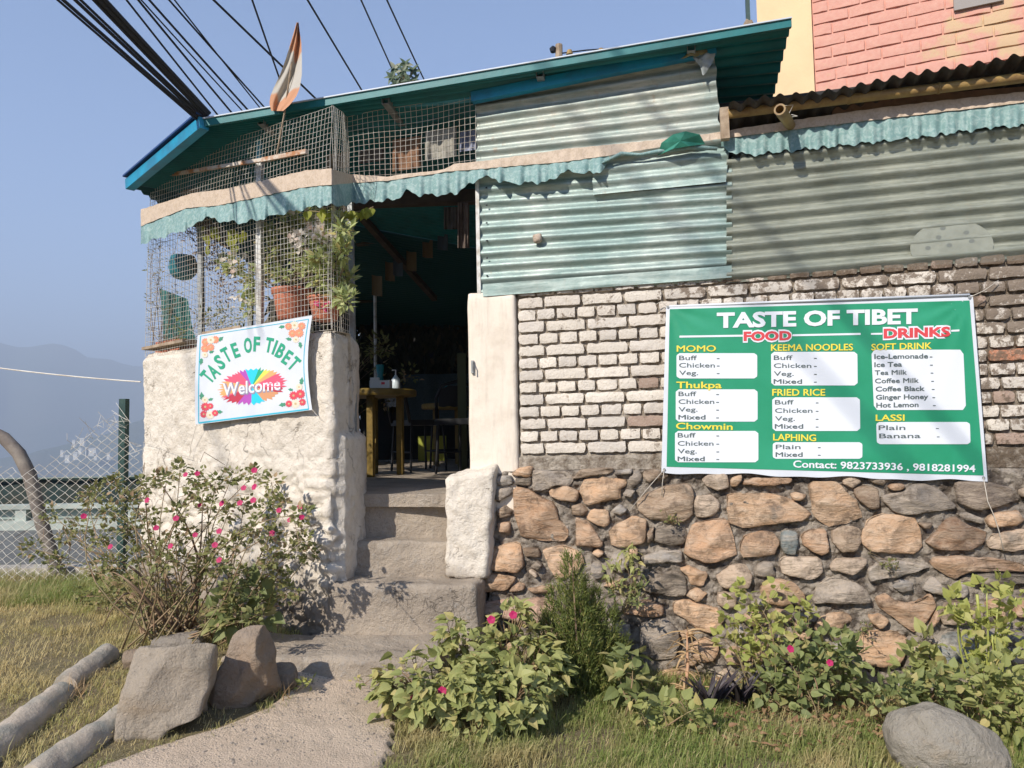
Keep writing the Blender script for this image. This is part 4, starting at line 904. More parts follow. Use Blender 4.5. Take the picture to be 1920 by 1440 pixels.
post('mesh_post', on(376, 425, LEFT, -0.12), on(378, 665, LEFT, -0.12), 0.033, M['greypost'], '', cage)
post('back_post', Vector((-2.44, 6.88, 0.98)), Vector((-2.44, 6.88, 3.0)), 0.04, M['greypost'], '', cage)
q = MB(); q.bar(on(285, 333, LEFT, 0.015), on(492, 300, LEFT, 0.015), 0.018, 0.022); q.bar(on(492, 300, LEFT, 0.015), on(575, 284, LEFT, 0.015), 0.018, 0.026); q.build('rusty_rail', simple('rusty_white_rail', (0.55, 0.48, 0.40), 0.7, (0.38, 0.17, 0.07), 7, lo=0.5, hi=0.6), cage)
for a, b, w, h in ((on(335, 362, LEFT, -0.15), on(372, 355, LEFT, -0.15), 0.02, 0.02), (on(380, 625, LEFT, 0.03), on(452, 612, LEFT, 0.03), 0.010, 0.016), (on(283, 655, LEFT, -0.06), on(360, 640, LEFT, -0.06), 0.14, 0.02)):
    q = MB(); q.bar(a, b, w, h); q.build('shelf_board', M['wood'], cage)

# ------------------------------------------------------------------ cloth valance
TOPL = [(266, 392), (273, 390), (361, 362), (425, 354), (575, 319), (620, 316), (657, 327), (725, 331), (834, 317), (852, 307), (920, 300), (1059, 279), (1205, 265), (1254, 259), (1319, 252), (1470, 228), (1584, 211), (1700, 196), (1920, 172), (2100, 152)]
MIDL = [(266, 424), (273, 420), (350, 390), (410, 385), (575, 350), (620, 347), (661, 343), (725, 339), (837, 322), (920, 315), (1059, 303), (1140, 292), (1237, 276), (1319, 265), (1476, 244), (1638, 225), (1920, 192), (2100, 171)]
BOTL = [(264, 457), (273, 455), (312, 442), (361, 426), (384, 406), (410, 414), (455, 418), (519, 403), (594, 386), (650, 384), (699, 377), (740, 375), (762, 357), (785, 366), (852, 364), (894, 337), (905, 331), (961, 344), (1026, 341), (1059, 321), (1097, 325), (1132, 320), (1142, 301)]
BOTR = [(1352, 276), (1368, 284), (1405, 291), (1476, 283), (1584, 272), (1747, 255), (1855, 239), (1920, 236), (2100, 214)]
def vpt(px, py, off):
    if px < 622: return on(px, py, LEFT, 0.035 + off)
    a = on(px, py, MAIN, 0.045 + off)
    if px < 662:
        b = on(px, py, MAIN, 0.045 + off); c = on(622, py, LEFT, 0.035 + off); f = (px - 622) / 40
        r = ray(px, py); d = c.y + (on(662, py, MAIN, 0.045 + off).y - c.y) * f; return EYEP + r * (d / r.y)
    return a
val = thing('cloth_valance', 'teal ruffled valance with a tan upper band hung across the front above the doorway', 'valance', on(900, 320, MAIN, 0.05))
def band(name, x0, x1, top, bot, m, ruf, off, seed, nr=8, flare=0.0):
    n = int((x1 - x0) / 2)
    def fn(u, v):
        px = x0 + (x1 - x0) * u; yt = interp(px, top); yb = interp(px, bot)
        w = math.sin(px * 2 * PI / 37 + 2.2 * noise.noise(Vector((px / 70, seed, 0)))) + 0.6 * math.sin(px * 2 * PI / 17 + 3 * noise.noise(Vector((px / 40, seed + 5, 0))))
        a = ruf * w * (0.25 + 0.75 * v) * (0.6 + 0.8 * abs(noise.noise(Vector((px / 90, seed + 9, 0))))) + flare * v
        py = yt + (yb - yt) * v + (2.6 * w * v if ruf > 0.004 else 0)
        p = vpt(px, py, off + a)
        return p + Vector((0, 0, 0.003 * noise.noise(p * 25))) + MAINN * 0.004 * noise.noise(p * 18)
    return MB().grid(fn, n, nr).build(name, m, val, smooth=True)
band('ruffle', 264, 1142, MIDL, BOTL, M['teal_cloth'], 0.020, 0.006, 1, flare=0.02)
band('ruffle', 1352, 2060, MIDL, BOTR, M['teal_cloth'], 0.013, 0.0, 2, flare=0.01)
band('tan_band', 264, 1330, TOPL, MIDL, M['tan_cloth'], 0.0025, 0.012, 3)
band('tan_band', 1318, 2060, TOPL, MIDL, M['tan_cloth'], 0.0025, 0.008, 4)
# rolled up part and the lifted dark green corner
q = MB(); pts = [on(x, y, MAIN, 0.06) for x, y in ((1128, 306), (1165, 288), (1200, 290), (1240, 283), (1290, 275), (1345, 279))]
q.tube(pts, [0.006, 0.012, 0.008, 0.013, 0.015, 0.010], 10); q.build('rolled_cloth', M['teal_cloth'], val, smooth=True)
gv = [on(*p, MAIN, o_) for p, o_ in (((1233, 291), .05), ((1240, 268), .09), ((1262, 252), .12), ((1285, 246), .13), ((1312, 252), .11), ((1322, 270), .07), ((1290, 274), .10), ((1262, 279), .10))]
c_ = sum(gv, Vector()) / len(gv) + MAINN * 0.02
q = MB(); q.add([c_] + gv + [c_ - MAINN * .02] + [g - MAINN * .006 for g in gv], [(0, 1 + k, 1 + (k + 1) % 8) for k in range(8)] + [(9, 10 + (k + 1) % 8, 10 + k) for k in range(8)] + [(1 + k, 10 + k, 10 + (k + 1) % 8, 1 + (k + 1) % 8) for k in range(8)])
q.build('lifted_corner', M['green_cloth'], val)

# ------------------------------------------------------------------ lower black roof on the right with bamboo
br = thing('black_iron_roof', 'black corrugated iron roof with a wavy edge over a bamboo rail at the right', 'roof', on(1600, 170, MAIN, 0.1))
EL = [(1368, 192), (1420, 183), (1480, 176), (1540, 168), (1600, 157), (1680, 143), (1760, 128), (1840, 112), (1920, 98), (2150, 60)]
def brf(u, v):
    px = 1368 + (2150 - 1368) * u; py = interp(px, EL) + 3
    front = on(px, py, MAIN, 0.22); back = on(px - 6 * 0, py, MAIN, 0.22) + Vector((0.15, 0.62, -0.10)) * 1.0
    p = front.lerp(back, v); s = (front - on(1368, 192, MAIN, 0.22)).length
    z = 0.013 * math.sin(2 * PI * s / 0.078) + 0.006 * math.sin(s * 9.0)
    return p + Vector((0, 0, z))
MB().grid(brf, 320, 6).build('roof_sheet', M['blacksheet'], br, smooth=True)
q = MB(); q.tube([on(1366, 214, MAIN, 0.12), on(1560, 189, MAIN, 0.12), on(1740, 168, MAIN, 0.12), on(2140, 118, MAIN, 0.12)], 0.026, 12); q.build('bamboo_rail', M['bamboo'], br, smooth=True)
for i, px in enumerate((1592, 1760, 1930)):
    q = MB(); c = on(px, interp(px, [(1366, 214), (1560, 189), (1740, 168), (2140, 118)]), MAIN, 0.12); q.tube([c - MAINU * 0.006, c + MAINU * 0.006], 0.029, 12); q.build('bamboo_joint', M['bamboo'], br, smooth=True)
post('corner_post', on(1357, 204, MAIN, 0.10), on(1360, 262, MAIN, 0.10), 0.045, M['wood'], 'grey post', br)
# hollow bamboo stub sticking out towards the street
sa = on(1462, 205, MAIN, 0.30); sb = on(1482, 235, MAIN, 0.06); d = (sb - sa).normalized(); q = MB()
q.tube([sa, sa.lerp(sb, 0.5), sb], [0.03, 0.028, 0.026], 12, cap=False); q.tube([sa + d * 0.0, sa + d * 0.12], [0.021, 0.02], 12, cap=False)
s1 = d.cross(Vector((0, 0, 1))).normalized(); s2 = s1.cross(d)
n0 = len(q.v); q.add([sa + (s1 * math.cos(a) + s2 * math.sin(a)) * r_ for r_ in (0.03, 0.021) for a in np.linspace(0, 2 * PI, 12, endpoint=False)], [(k, (k + 1) % 12, 12 + (k + 1) % 12, 12 + k) for k in range(12)])
st_ = q.build('bamboo_stub', M['bamboo'], br, smooth=True)
for i in range(7):
    q = MB(); c = sa.lerp(sb, 0.55); a = i * 0.9; q.tube([c + (s1 * math.cos(a) + s2 * math.sin(a)) * 0.03, c + (s1 * math.cos(a) + s2 * math.sin(a)) * 0.05 + Vector((0.01, 0, 0.03 * math.sin(i))), c + Vector((0.03 * math.cos(i * 2), 0, 0.02 + 0.05 * math.sin(i * 1.3)))], 0.0015, 4); 
    if i < 4: q.build('binding_wire', M['wire'], br)
# dark sheet painting the gap's shade, and brown plank, between rail and valance
q = MB(); q.add([on(1340, 195, MAIN, -0.25), on(2150, 95, MAIN, -0.25), on(2150, 330, MAIN, -0.25), on(1340, 330, MAIN, -0.25)], [(0, 1, 2, 3)]); q.build('gap_shade_sheet', M['darkwall'], br)
q = MB(); q.bar(on(1560, 205, MAIN, 0.02), on(2140, 160, MAIN, 0.02), 0.02, 0.075); q.build('brown_plank', simple('brown_plank_wood', (0.24, 0.14, 0.085), 0.85, (0.15, 0.09, 0.06), 12, 0.3, 60), br)

# crumpled bags under the top corner of the upper sheet
def rag(name, pts, m, off=0.05, amp=0.012, parent=None):
    q = MB(); c = sum((Vector((p[0], p[1], 0)) for p in pts), Vector()) / len(pts); N = 24; ring = []
    L = len(pts)
    for k in range(N):
        t = k / N * L; i = int(t); f = t - i; ring.append((pts[i][0] * (1 - f) + pts[(i + 1) % L][0] * f, pts[i][1] * (1 - f) + pts[(i + 1) % L][1] * f))
    vs = []
    for s in (1, 0.75, 0.5, 0.25):
        for (x, y) in ring:
            X = c.x + (x - c.x) * s; Y = c.y + (y - c.y) * s; p = on(X, Y, MAIN, off); vs.append(p + MAINN * (amp * 2 * noise.noise(p * 22) + amp * (1 - s) + amp * 0.8 * noise.noise(p * 50)))
    vs.append(on(c.x, c.y, MAIN, off + amp))
    fs = [(a * N + k, a * N + (k + 1) % N, (a + 1) * N + (k + 1) % N, (a + 1) * N + k) for a in range(3) for k in range(N)] + [(3 * N + k, 3 * N + (k + 1) % N, 4 * N) for k in range(N)]
    q.add(vs, fs); return q.build(name, m, parent, smooth=True)
o = rag('plastic_bag', [(1298, 108), (1318, 100), (1342, 98), (1336, 118), (1318, 142), (1312, 122)], simple('grey_plastic_bag', (0.40, 0.43, 0.42), 0.4, (0.25, 0.28, 0.28), 20)); tag(o, 'crumpled grey plastic bag tucked at the top right corner of the upper sheet', 'bag')
o = rag('leaf_scrap', [(1276, 110), (1296, 93), (1322, 86), (1328, 98), (1302, 106)], simple('dry_olive', (0.22, 0.19, 0.09), 0.7), 0.07); tag(o, 'dry olive scrap wedged beneath the roof end of the blue beam', 'scrap')

# ------------------------------------------------------------------ pink building behind
PB = (0.445, 6.62)
PU = Vector((1, -0.445, 0)).normalized(); PN = Vector((-0.445, -1, 0)).normalized()
pb = thing('pink_building', 'pink painted brick building with a cream corner column behind the roofs at the right', 'building', on(1700, 100, PB))
M['pink'] = None
def pinkmat():
    m, t, b = mat_base('pink_painted_brick'); n = noi(t, 3.2, 6, 0.6); n2 = noi(t, 30, 6, 0.6)
    sp = nd(t, 'ShaderNodeSeparateXYZ'); t.links.new(posv(t), sp.inputs[0])
    k = mth(t, 'ADD', n, mth(t, 'MULTIPLY', ramp(t, sp.outputs[0], 2.9, 4.3), 0.22))
    col = mixc(t, ramp(t, k, 0.60, 0.68), mixc(t, ramp(t, n2, 0.35, 0.7), (0.62, 0.31, 0.245), (0.66, 0.37, 0.29)), (0.60, 0.42, 0.26))
    t.links.new(col, b.inputs['Base Color']); b.inputs['Roughness'].default_value = 0.85; b.inputs['Specular IOR Level'].default_value = 0.2; bump(t, b, n2, 0.3, 0.008); return m
M['pink'] = pinkmat(); M['cream'] = simple('cream_paint', (0.78, 0.57, 0.33), 0.8, (0.70, 0.50, 0.29), 2, 0.15, 40)
o0 = on(1523, 60, PB); zb, zt = 2.6, 5.6
def pu(u, z, off=0.0): return Vector((o0.x, o0.y, 0)) + PU * u + Vector((0, 0, z)) + PN * off
MB().grid(lambda u, v: pu(u * 5.0, zb + v * (zt - zb), -0.008 + 0.007 * noise.noise(Vector((u * 40, v * 30, 0)))), 100, 60).build('wall', M['pink'], pb, smooth=True)
q = MB(); a = pu(-0.42, zb); b = pu(0.0, zb)
q.add([pu(-0.40, zb, .02), pu(0, zb, .02), pu(0, zt, .02), pu(-0.40, zt, .02), pu(-0.40, zb, -0.45), pu(-0.40, zt, -0.45), pu(0, zb, -.05), pu(0, zt, -.05)], [(0, 1, 2, 3), (0, 3, 5, 4), (1, 6, 7, 2)])
q.build('corner_column', M['cream'], pb)
q = MB(); q.bar(pu(-0.47, zb, 0.0), pu(-0.47, zt, 0.0), 0.03, 0.05); q.build('downpipe', M['greenpost'], pb)
nbk = 0; ph = 0.0915; rest = MB()
for k in range(int((zt - zb) / ph)):
    z = zb + k * ph; u = -0.11 if k % 2 else 0.0; rd_ = random.Random(k)
    vis0 = pu(0.0, z)
    while u < 3.3:
        w = 0.245 * rd_.uniform(0.9, 1.08); e = u + w; uu = max(u, 0.006)
        if e > 0.05:
            g = 0.012; zz0, zz1 = z + 0.009, z + ph - 0.006; vs = []
            for j, zc in enumerate((zz0, (zz0 + zz1) / 2, zz1)):
                for i in range(4):
                    x = uu + g / 2 + (e - uu - g) * i / 3; ed = (i in (0, 3)) + (j in (0, 2))
                    vs.append(pu(x, zc + rd_.uniform(-.003, .003), 0.004 + rd_.uniform(-.002, .003) - (0.001 if ed == 1 else 0.004 if ed == 2 else 0)))
            rim = [0, 1, 2, 3, 7, 11, 10, 9, 8, 4]; b_ = len(vs)
            vs += [vs[r].copy() for r in rim] + [vs[r] - PN * 0.02 for r in rim]
            fs = [(j * 4 + i, j * 4 + i + 1, j * 4 + i + 5, j * 4 + i + 4) for j in range(2) for i in range(3)] + [(b_ + (i + 1) % 10, b_ + i, b_ + 10 + i, b_ + 10 + (i + 1) % 10) for i in range(10)]
            if nbk < 290 and 3.55 < z < 5.1 and uu < 3.0: mesh('brick', vs, fs, M['pink'], pb, True); nbk += 1
            else: rest.add(vs, fs)
        u = e
kind(rest.build('outer_bricks', M['pink'], pb, smooth=True), 'stuff')
q = MB(); c = on(1832, -14, PB, 0.0); q.box(c, (0.30, 0.06, 0.22), rz=-0.42); q.build('window_sill', simple('grey_sill', (0.30, 0.27, 0.25)), pb)
# ------------------------------------------------------------------ lettering
TXT = []
def text_jobs(jobs):
    objs = []
    for s, bold in jobs:
        c = bpy.data.curves.new('t', 'FONT'); c.body = s; c.size = 1; c.offset = bold; c.resolution_u = 3; c.fill_mode = 'BOTH'
        o = bpy.data.objects.new('t', c); COL.objects.link(o); objs.append(o)
    dg = bpy.context.evaluated_depsgraph_get(); dg.update(); out = []
    for o in objs:
        me = bpy.data.meshes.new_from_object(o.evaluated_get(dg)); v = [(w.co.x, w.co.y) for w in me.vertices]; f = [tuple(p.vertices) for p in me.polygons]
        out.append((v, f)); cu = o.data; bpy.data.objects.remove(o); bpy.data.curves.remove(cu); bpy.data.meshes.remove(me)
    return out
CAP = 0.73
lines = []          # (string, x0, y0, x1, y1, cap height, material, bold, layer)
def ln_(s, x0, y0, x1, y1, cap, m, bold=0.008, lay=3): lines.append((s, x0, y0, x1, y1, cap, m, bold, lay))
ln_('TASTE OF TIBET', 340, 257, 1374, 235, 76, 'pwhite', 0.04)
for s, a in (('FOOD', (478, 325, 724, 321, 46)), ('DRINKS', (1198, 312, 1541, 301, 48))):
    ln_(s, a[0] - 4, a[1] + 4, a[2] + 4, a[3] + 4, a[4] + 8, 'pwhite', 0.10, 2.4); ln_(s, *a, 'pred', 0.045)
Y = 'pyellow'
ln_('MOMO', 135, 382, 335, 381, 33, Y, .018); ln_('Thukpa', 132, 570, 365, 570, 35, Y, .018); ln_('Chowmin', 130, 780, 422, 784, 34, Y, .018)
ln_('KEEMA NOODLES', 620, 378, 1040, 375, 35, Y, .018); ln_('FRIED RICE', 625, 608, 898, 608, 35, Y, .018); ln_('LAPHING', 630, 838, 851, 842, 35, Y, .018)
ln_('SOFT DRINK', 1135, 375, 1446, 367, 34, Y, .018); ln_('LASSI', 1157, 738, 1306, 737, 33, Y, .018)
W_ = {'Buff': 92, 'Chicken': 184, 'Veg.': 98, 'Mixed': 138, 'Plain': 128, 'Banana': 214}
def rows(x, ys, names, dx, k=1.0, sl=0.0):
    for y, n in zip(ys, names):
        w = W_[n] * k; ln_(n, x, y, x + w, y + sl, 24, 'pdark'); ln_('-', dx, y, dx + 14, y, 24, 'pdark', 0.02)
F4 = ['Buff', 'Chicken', 'Veg.', 'Mixed']
rows(146, (425, 463, 502), F4[:3], 340); rows(143, (610, 650, 690, 730), F4, 337); rows(139, (823, 865, 905, 944), F4, 338)
rows(633, (424, 465, 506, 546), F4, 840, 1.05); rows(639, (653, 696, 737, 777), F4, 849, 1.05); rows(643, (883, 922), ['Plain', 'Mixed'], 860, 1.0)
for s, x0, y0, x1, dx in (('Ice-Lemonade', 1150, 419, 1427, 1435), ('Ice Tea', 1150, 461, 1293, 1437), ('Tea Milk', 1153, 502, 1317, 1440), ('Coffee Milk', 1154, 544, 1378, 1443),
                      ('Coffee Black', 1157, 586, 1410, 1446), ('Ginger Honey', 1158, 628, 1428, 1449), ('Hot Lemon', 1160, 669, 1378, 1452)):
    ln_(s, x0, y0, x1, y0 - 3, 25, 'pdark', 0.025); ln_('-', dx, y0 - 2, dx + 14, y0 - 2, 25, 'pdark', 0.02)
ln_('Plain', 1172, 785, 1310, 784, 25, 'pdark'); ln_('Banana', 1175, 827, 1388, 826, 25, 'pdark'); ln_('-', 1467, 785, 1482, 785, 25, 'pdark'); ln_('-', 1472, 828, 1486, 828, 25, 'pdark')
ln_('Contact: 9823733936 , 9818281994', 733, 977, 1670, 1001, 37, 'pwhite', 0.02)
arc = [('T', 190, 795, 50), ('A', 268, 720, 40), ('S', 350, 605, 33), ('T', 436, 510, 28), ('E', 555, 452, 20), ('O', 717, 388, 3), ('F', 832, 372, -3), ('T', 992, 385, -11), ('I', 1066, 415, -20), ('B', 1142, 462, -27), ('E', 1228, 545, -34), ('T', 1314, 625, -42)]
jobs = [(l[0], 0.0 if 'M' in l[0] else l[7]) for l in lines] + [(a[0], 0.035) for a in arc] + [('Welcome', 0.05), ('Welcome', 0.014)]
GLY = text_jobs(jobs)

# ------------------------------------------------------------------ menu banner
mban = thing('menu_banner', 'large green and white menu banner reading TASTE OF TIBET tied on the brick wall', 'banner', on(1540, 890, MAIN, 0.07))
def C1(x, y): return (1220 + x / 2.743, 520 + y / 2.743)
def bpt(x, y, lay=0):
    px, py = C1(x, y); u = (x - 60) / 1660; v = (y - 100) / 920
    w = 0.004 * math.sin(u * 9 + v * 2.5 + 0.6) * (0.4 + v) + 0.003 * math.sin(u * 21 - v * 5) * v
    # creases pulled from the upper right corner
    dx, dy = (1645 - x) / 1000, (y - 105) / 1000; r = math.hypot(dx, dy) + 1e-3; th = math.atan2(dy, dx)
    w += 0.0035 * math.sin(th * 16) * math.exp(-r * 3.2) * min(1, r * 9)
    dx, dy = (x - 90) / 1000, (y - 150) / 1000; r = math.hypot(dx, dy) + 1e-3; th = math.atan2(dy, dx)
    w += 0.004 * math.sin(th * 13) * math.exp(-r * 4.5) * min(1, r * 9)
    w += 0.010 * sm((u - .6) / .5) * (1 - v)
    return on(px, py, MAIN, 0.058 + w + lay * 0.0018)
def quadgrid(cs, fn, nu, nv, lay, edge=None):
    (x0, y0), (x1, y1), (x2, y2), (x3, y3) = cs
    def g(u, v):
        x = (x0 * (1 - u) + x1 * u) * (1 - v) + (x3 * (1 - u) + x2 * u) * v; y = (y0 * (1 - u) + y1 * u) * (1 - v) + (y3 * (1 - u) + y2 * u) * v
        if edge: x, y = edge(x, y, u, v)
        return fn(x, y, lay)
    return MB().grid(g, nu, nv)
def ed(x, y, u, v):
    if v > 0.97: y += 5 * math.sin(u * 19) + 3 * math.sin(u * 41)
    if v < 0.03: y += 3 * math.sin(u * 13)
    return x, y
quadgrid([(80, 150), (1657, 91), (1733, 1050), (55, 1003)], bpt, 90, 60, 0, ed).build('vinyl_sheet', M['vinyl'], mban, smooth=True)
quadgrid([(98, 164), (1640, 119), (1713, 1019), (82, 974)], bpt, 90, 60, 1).build('green_field', M['vgreen'], mban, smooth=True)
q = MB(); q.tube([on(*C1(95, 150), MAIN, 0.055), on(*C1(700, 125), MAIN, 0.06), on(*C1(1640, 90), MAIN, 0.07)], 0.007, 8); q.build('top_hem', M['vinyl'], mban, smooth=True)
def rrect(x0, y0, x1, y1, r=16, lay=2, fn=bpt, skew=0.0):
    xs = []
    out = []
    for cx, cy, a0 in ((x1 - r, y0 + r, -90), (x1 - r, y1 - r, 0), (x0 + r, y1 - r, 90), (x0 + r, y0 + r, 180)):
        for k in range(6): a = math.radians(a0 + k * 18); out.append((cx + r * math.cos(a), cy + r * math.sin(a)))
    # scan rows so that the panel follows the cloth
    q = MB(); nx, ny = 24, 14
    def g(u, v):
        y = y0 + (y1 - y0) * v; ins = 0.0
        if y < y0 + r: ins = r - math.sqrt(max(0, r * r - (y0 + r - y) ** 2))
        if y > y1 - r: ins = r - math.sqrt(max(0, r * r - (y - y1 + r) ** 2))
        x = x0 + ins + (x1 - x0 - 2 * ins) * u; return fn(x + skew * (y - y0), y + 0.0 * x, lay)
    return q.grid(g, nx, ny)
for x0, y0, x1, y1, sk in ((133, 390, 548, 520, 0), (129, 576, 550, 742, 0), (125, 790, 554, 951, 0), (619, 383, 1063, 556, .01), (625, 617, 1076, 790, .01), (628, 848, 1089, 933, .0), (1135, 372, 1608, 682, .045), (1160, 744, 1642, 858, .03)):
    rrect(x0, y0, x1, y1, skew=sk).build('price_panel', M['pwhite'], mban)
for x0, y0, x1, y1, h in ((148, 305, 474, 300, 10), (730, 298, 1080, 291, 10), (1133, 291, 1192, 290, 9), (1545, 275, 1588, 273, 9)):
    MB().grid(lambda u, v: bpt(x0 + (x1 - x0) * u, y0 + (y1 - y0) * u + (v - .5) * h, 2), 12, 1).build('rule', M['pwhite'], mban)
for i, l in enumerate(lines):
    s, x0, y0, x1, y1, cap, m, bold, lay = l; v, f = GLY[i]
    xa, xb = min(p[0] for p in v), max(p[0] for p in v); W = xb - xa
    if s == '-':
        vs = [bpt(x0 + (x1 - x0) * (p[0] - xa) / W, y0 - cap * (p[1]) / CAP, lay) for p in v]
    else: vs = [bpt(x0 + (x1 - x0) * (p[0] - xa) / W, y0 + (y1 - y0) * (p[0] - xa) / W - cap * p[1] / CAP, lay) for p in v]
    if 'M' in s:
        e = cap * .035; base_ = [(x0 + (x1 - x0) * (p[0] - xa) / W, y0 + (y1 - y0) * (p[0] - xa) / W - cap * p[1] / CAP) for p in v]; n_ = len(v); vs = []; F = []
        for k, (dx, dy) in enumerate(((-e, 0), (e, 0), (0, e * .6), (0, -e * .6))): vs += [bpt(a + dx, b + dy, lay + k * .14) for a, b in base_]; F += [tuple(i + k * n_ for i in q_) for q_ in f]
        f = F
    mesh('lettering', vs, f, M[m], mban)
for x, y in ((88, 152), (1640, 103), (1712, 1030), (70, 988)):
    q = MB(); c = bpt(x, y, 2); q.tube([c, c + MAINN * 0.003], 0.007, 10); q.build('eyelet', M['greypost'], mban)
def cordobj(name, pts, label, r=0.0022, group=None, m=None):
    o = MB().tube(pts, r, 6).build(name, m or M['cord'], smooth=True); tag(o, label, 'cord', group); return o
M['cord'] = simple('pale_cord', (0.50, 0.45, 0.38), 0.8)
cordobj('tie_cord', [bpt(70, 988, 3), on(1215, 915, MAIN, .07), on(1180, 958, MAIN, .055)], 'pale cord from the lower left corner of the menu banner running slantwise to the stones')
cordobj('tie_cord', [bpt(70, 988, 3), on(1242, 905, MAIN, .07), on(1241, 930, MAIN, .06)], 'short cord end hanging straight down from the lower left corner of the menu banner')
cordobj('tie_cord', [bpt(1712, 1030, 3), on(1852, 940, MAIN, .08), on(1863, 965, MAIN, .08), on(1873, 995, MAIN, .08), on(1882, 1033, MAIN, .08)], 'pale knotted cord dangling from the lower right corner of the menu banner')
cordobj('tie_cord', [bpt(1640, 103, 3), on(1845, 545, MAIN, .05), on(1872, 526, MAIN, .03)], 'thin cord tying the upper right corner of the menu banner to the bricks')
cordobj('tie_cord', [bpt(88, 152, 3), on(1240, 565, MAIN, .04), on(1228, 572, MAIN, .03)], 'thin cord tying the upper left corner of the menu banner to the bricks')
cordobj('scrap_wire', [on(1755, 552, MAIN, .06), on(1772, 546, MAIN, .07), on(1784, 538, MAIN, .05), on(1776, 532, MAIN, .03)], 'bent pale wire poking out above the menu banner', 0.002)

# ------------------------------------------------------------------ welcome sign
wsg = thing('welcome_sign', 'white welcome sign with TASTE OF TIBET in a green arch and flowers in its corners', 'sign', on(475, 790, LEFT, 0.08))
def C2(x, y): return (360 + x / 6.858, 590 + y / 6.858)
def spt(x, y, lay=0):
    px, py = C2(x, y); u = (x - 20) / 1530; v = (y - 20) / 1380
    w = 0.012 * sm((u - 0.7) / 0.3) + 0.004 * math.sin(u * 6 + 1) + 0.003 * math.sin(v * 7 + u * 3)
    return on(px, py, LEFT, 0.042 + w + lay * 0.0011)
def sedge(x, y, u, v):
    x += -55 * u * math.sin(PI * v) * (1 if u > 0 else 0) * u; return x - 20 * math.sin(PI * v) * (1 - u), y
quadgrid([(72, 262), (1545, 8), (1545, 1225), (45, 1415)], spt, 50, 40, 0, sedge).build('vinyl_sheet', M['vinyl'], wsg, smooth=True)
def bline(p, q_, h=9):
    n = 24; vs = []
    for k in range(n + 1):
        x = p[0] + (q_[0] - p[0]) * k / n; y = p[1] + (q_[1] - p[1]) * k / n; vert = abs(q_[1] - p[1]) > abs(q_[0] - p[0])
        if vert and p[0] > 800: x -= 62 * math.sin(PI * k / n)
        if vert and p[0] < 800: x -= 10 * math.sin(PI * k / n)
        vs += [spt(x - (h / 2 if vert else 0), y - (0 if vert else h / 2), 1), spt(x + (h / 2 if vert else 0), y + (0 if vert else h / 2), 1)]
    return vs, [(2 * k, 2 * k + 1, 2 * k + 3, 2 * k + 2) for k in range(n)]
for a, b, h in (((108, 275), (1498, 58), 9), ((1498, 58), (1500, 1215), 10), ((85, 1392), (1500, 1215), 20), ((108, 275), (85, 1392), 12)):
    mesh('border_line', *bline(a, b, h), M['pcyan'], wsg)
def poly_on(pts, m, lay, name, fn=spt):
    c = (sum(p[0] for p in pts) / len(pts), sum(p[1] for p in pts) / len(pts)); n = len(pts)
    vs = [fn(*c, lay)] + [fn(*p, lay) for p in pts]; return mesh(name, vs, [(0, 1 + k, 1 + (k + 1) % n) for k in range(n)], m, wsg)
rw_ = random.Random(3)
P_ = lambda n, c: (M.setdefault(n, flat(n, c)))
P_('p_orange', (0.75, 0.38, 0.15)); P_('p_pink', (0.72, 0.10, 0.17)); P_('p_purple', (0.42, 0.08, 0.42)); P_('p_cyan', (0.03, 0.55, 0.72)); P_('p_green', (0.02, 0.38, 0.20)); P_('p_yellow', (0.72, 0.66, 0.10)); P_('p_maroon', (0.48, 0.04, 0.07)); P_('p_brown', (0.62, 0.30, 0.15))
P_('p_coral', (0.78, 0.28, 0.16)); P_('p_red', (0.66, 0.07, 0.10)); P_('p_cream', (0.78, 0.66, 0.52)); P_('p_leaf', (0.07, 0.28, 0.17)); P_('p_gold', (0.55, 0.42, 0.22)); P_('p_shadow', (0.30, 0.27, 0.36))
sect = [('p_orange', 150, 205), ('p_pink', 122, 150), ('p_pink', 112, 124), ('p_purple', 100, 113), ('p_cyan', 78, 101), ('p_green', 66, 79), ('p_yellow', 54, 67), ('p_orange', 38, 55), ('p_pink', -14, 39), ('p_maroon', -32, -13), ('p_brown', -68, -31), ('p_cyan', -92, -67), ('p_purple', -118, -91), ('p_maroon', -150, -117), ('p_pink', -156, -149)]
cx, cy = 770, 925
for nm, a0, a1 in sect:
    pts = [(cx, cy)]; n = max(4, int((a1 - a0) / 4.2)) 
    for k in range(n + 1):
        a = math.radians(a0 + (a1 - a0) * k / n); rr = (1.0 if k % 2 else 0.86) + rw_.uniform(-.05, .05)
        sx, sy = 440 * rr, 235 * rr; x = cx + sx * math.cos(a); y = cy - sy * math.sin(a) - (x - cx) * 0.10; pts.append((x, y))
    vs = [spt(*p, 1 + 0.06 * sect.index((nm, a0, a1)) * 0 ) for p in pts]; mesh('splash', vs, [(0, k, k + 1) for k in range(1, len(pts) - 1)], M[nm], wsg)
def flower(x, y, r, m, n=12):
    pts = []
    for k in range(n * 2): a = PI * k / n; rr = r * (1.0 if k % 2 else 0.76); pts.append((x + rr * math.cos(a), y - rr * math.sin(a)))
    poly_on(pts, M[m], 1.6 + rw_.uniform(0, .8), 'flower'); poly_on([(x + r * .25 * math.cos(a), y + r * .25 * math.sin(a)) for a in np.linspace(0, 2 * PI, 10, endpoint=False)], M['p_gold'], 2.8, 'flower_centre')
def sleaf(x, y, L, ang):
    pts = []
    for t, w in ((0, 0), (.2, .25), (.35, .18), (.55, .3), (.7, .15), (1, 0)): pts.append((t, w))
    pp = pts + [(t, -w) for t, w in reversed(pts[1:-1])]; a = math.radians(ang)
    poly_on([(x + L * (t * math.cos(a) + w * math.sin(a)), y - L * (t * math.sin(a) - w * math.cos(a))) for t, w in pp], M['p_leaf'], 1.2, 'leaf')
